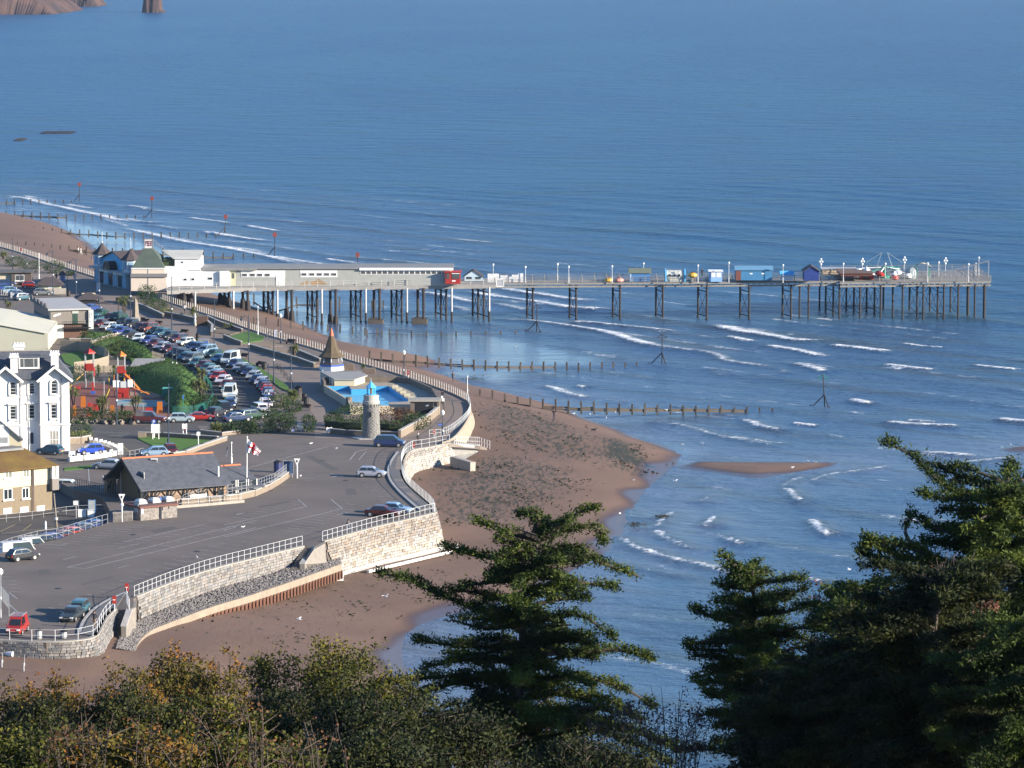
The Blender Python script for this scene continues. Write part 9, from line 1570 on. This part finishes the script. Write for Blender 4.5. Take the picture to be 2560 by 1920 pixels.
for a in(('person in a dark jacket and tan trousers walking the quay corner','C',815,1135,5.62,'walk',0,dkc,tanc),('person in a grey jacket leaning at the bastion wall railing','F',1075,1570,5.5,'lean',180,(.12,.12,.14),(.1,.12,.16)),('person in dark clothes with pale hair at the promenade gate','F',1678,810,5.5,'stand',20,(.04,.045,.04),(.04,.04,.05),(.5,.5,.48)),('person in black walking alone on the weedy sand','H',1340,968,2.9,'stand',10,(.015,.015,.03),(.03,.03,.06)),('person in a grey coat striding on the beach below the promenade','H',643,705,2.9,'walk',150,(.1,.1,.1),(.06,.06,.07)),('person in a white top on the promenade before the pier','G',1445,1232,5.6,'walk',160,(.6,.6,.6),dkc),('walker in a light top, left of a pair on the far beach','A',676,262,4.4,'walk',60,(.4,.38,.36),dkc),('walker in white trousers, right of a pair on the far beach','A',699,268,4.4,'walk',60,(.35,.33,.32),(.6,.58,.55)),('person in a dark coat on the beach near the pavilion turret','A',795,345,4.6,'stand',0,(.1,.09,.15),tanc),('person on the far beach at the left edge','N',40,402,1.8,'stand',30,(.2,.2,.22),(.12,.12,.14)),('person in a pale blue top on the far promenade','A',645,497,5.6,'stand',0,(.3,.32,.5),(.3,.3,.45)),('person in dark clothes by the lilac hut','A',487,492,5.6,'stand',40,dkc,dkc),('dark figure on the sand among the beach posts','E',290,880,4.3,'stand',0,(.05,.03,.03),dkc),('person beside the farther white pier post','E',-85,745,2.5,'stand',0,(.1,.14,.16),dkc),('dark figure standing on the pier behind the railing','J',2058,250,9.0,'stand',0,dkc,dkc)):person(*a)
p=g('F',1888,440);root=thing('scooter','white and black scooter ridden along the promenade bend','scooter',tuple(p),R(100));b=MB();[b.tube((sx,-.06,.25),(sx,.06,.25),.25,10)for sx in(-.55,.6)];tag(b.build('wheels',tyre,root));b=MB();b.box((-.35,0,.55),(.8,.35,.45));b.box((.1,0,.3),(.6,.3,.1));b.bar((.55,0,.3),(.42,0,1.05),.3,.12);b.build('fairing',white,root)
person('rider in black seated upright on the scooter','F',1889,425,5.62,'lean',190,dkc,dkc,(.02,.02,.02),.98)
def dog(label,f_,x,y,z,c):
 p=g(f_,x,y,z);b=MB();b.lathe([(.03,-.36),(.12,-.3),(.13,0),(.16,.22),(.06,.34)],8);vs=[(z_,x_,y_+.42)for x_,y_,z_ in b.v];b.v=vs
 for sx in(-.26,.24):
  for sy in(-.08,.08):b.tube((sx,sy,.38),(sx-.03,sy,.2),.045,5,.035);b.tube((sx-.03,sy,.2),(sx,sy,0),.032,5,.028)
 b.tube((.3,0,.48),(.42,0,.62),.07,6,.06);b.tube((.38,0,.62),(.58,0,.6),.075,6,.035);b.tube((-.34,0,.5),(-.5,0,.68),.025,5,.01);b.tube((.4,.05,.68),(.38,.06,.76),.03,4,.01);b.tube((.4,-.05,.68),(.38,-.06,.76),.03,4,.01)
 tag(b.build('dog',mat('dog_coat_%d'%int(c[0]*100),c,r=.9),None,loc=tuple(p)),label,'dog')
dog('small brown dog on the sand below the groyne','H',1205,1028,2.8,(.10,.06,.04));dog('small black dog near the dark weed patch','H',1615,1052,2.0,(.015,.015,.015))
gw,gg_=mat('gull_white',(.78,.78,.76),r=.8),mat('gull_grey',(.38,.40,.43),r=.8);GU={}
def gull(label,f_,x,y,z,fly=0,lift=0):
 if fly not in GU:
  b=MB();b.lathe([(.01,-.28),(.06,-.2),(.085,0),(.07,.13),(.03,.22)],8);b.v=[(z_,x_,y_+.2)for x_,y_,z_ in b.v];b.tube((.16,0,.24),(.27,0,.31),.05,6,.045);b.tube((.31,0,.31),(.38,0,.29),.015,4,.004)
  if fly:[b.add([(.1,0,.24),(-.1,0,.24),(-.12,sy*.6,.42),(.06,sy*.35,.4),(0,sy*.72,.36)],[(0,1,2,3),(3,2,4)])for sy in(-1,1)]
  else:[b.tube((0,sy,.16),(0,sy,0),.008,4)for sy in(-.03,.03)]
  for f__ in range(len(b.f)):b.m[f__]=0
  GU[fly]=b.mesh('gull',gw);c=MB();c.box((-.06,0,.27),(.3,.13,.03));GU['w']=c.mesh('wing_back',gg_)
 o=put('gull',GU[fly],None,tuple(g(f_,x,y,z)+Vector((0,0,lift))),rz=random.uniform(0,6.28),scale=(.95,)*3);put('wing_back',GU['w'],o);tag(o,label,'gull','gulls around the beach')
for a in(('gull flying low over the sand below the sheet piles','L',372,1218,3,1),('gull flying over the sand left of the big conifer','L',1118,1020,2,1),('gull on the car park left of the lighthouse','F',750,800,5.5),('gull on the car park beside the people carrier shadow','F',967,842,5.5),('gull by the foot of the right triangular sign','F',662,1080,5.5),('gull on the car park by the long bay line','C',2098,278,5.5),('gull on the car park near the left lines','C',1703,540,5.5),('gull flapping in the shallows left of the sand spit','I',203,935,.3,1),('gull on the middle of the sand spit','I',878,855,.5),('gull at the sea edge of the spit','I',968,818,.5),('gull right of the one at the spit edge','I',1010,824,.5),('gull in the shallow wash above the spit','I',358,716,.1),('gull at the tip of the beach','I',244,722,.2),('gull standing on the far right sandbank','I',2135,724,.6),('gull on the tip of the far right sandbank','I',2083,742,.3),('gull feeding at the groyne pool, first from the left','H',1468,902,.5),('gull feeding at the groyne pool, second from the left','H',1476,930,.5),('gull feeding at the groyne pool, third from the left','H',1596,935,.4),('gull feeding at the groyne pool, fourth from the left','H',1703,958,.3),('gull feeding at the groyne pool, fifth from the left','H',1765,918,.3),('gull in the wet sand near the spit','H',1885,1392,.4),('gull in the reflecting shallows below the pier','H',1075,466,.1),('gull on a post of the nearest groyne','H',2117,905,.9),('gull on the roof of the pump house','E',1752,1580,7.6),('gull on the bottom sand right of the piles','T',1540,158,.5),('gull over the water far out','p',2243,79,0,1),('gull among the right conifers over the sea','I',1203,1446,2,1)):gull(*a)
for i,(f_,x,y,w_,lb)in enumerate((('H',790,680,3.0,'long clump of dark wrack beside the promenade pool'),('T',1640,215,1.5,'dark wrack clump in the bay shallows'),('T',1800,170,1.2,'small wrack clump farther out in the bay shallows'),('I',130,1133,1.0,'dark wrack fleck in the near shallows'))):
 p=g(f_,x,y,.3);n=160;P_=rng.normal(0,1,(n,3))*np.array([[w_*.4,w_*.5,.05]]);o=put('seaweed',arrmesh('seaweed',*flecks(P_,rng.normal(0,1,(n,3))*np.array([[1,1,.2]]),.35,.12,.2,True),mat('wrack',(.025,.022,.012),(.04,.04,.02),2,.8)),None,tuple(p));tag(o,lb,'seaweed',kind='stuff')
n=15000;P_=[];
X_=rng.uniform(-60,30,120000);Y_=rng.uniform(430,640,120000);dn_=weed_density(X_,Y_)*(vnoise(X_*1.5+Y_*.6,Y_*.45-X_*.3,2.6,77)>.62)*(vnoise(X_,Y_,9,78)*1.3);k_=rng.random(120000)<dn_;X_,Y_=X_[k_][:n],Y_[k_][:n];Z_=beach_h(X_,Y_)[0]+.03
o=put('seaweed',arrmesh('seaweed',*flecks(np.stack([X_,Y_,Z_],1),rng.normal(0,1,(len(X_),3))*np.array([[1,1,.1]]),.42,.24,.3,True),mat('dry_wrack',(.012,.016,.007),(.03,.034,.014),1,.9)),None);tag(o,'scattered dark green weed strewn over the red sand','seaweed',kind='stuff')
# ================================================================ the air between here and the far cliffs
b=MB();b.bx((-60000,-20000,-6),(60000,60000,130));hm=bpy.data.materials.new('haze');hm.use_nodes=True;nn=hm.node_tree.nodes;nn.remove(nn['Principled BSDF']);pv_=nn.new('ShaderNodeVolumePrincipled');pv_.inputs['Color'].default_value=(.55,.68,.9,1);pv_.inputs['Density'].default_value=.00003;pv_.inputs['Anisotropy'].default_value=.2
hm.node_tree.links.new(pv_.outputs[0],nn['Material Output'].inputs['Volume']);tag(b.build('haze',hm),'thin blue sea haze',kind='stuff')
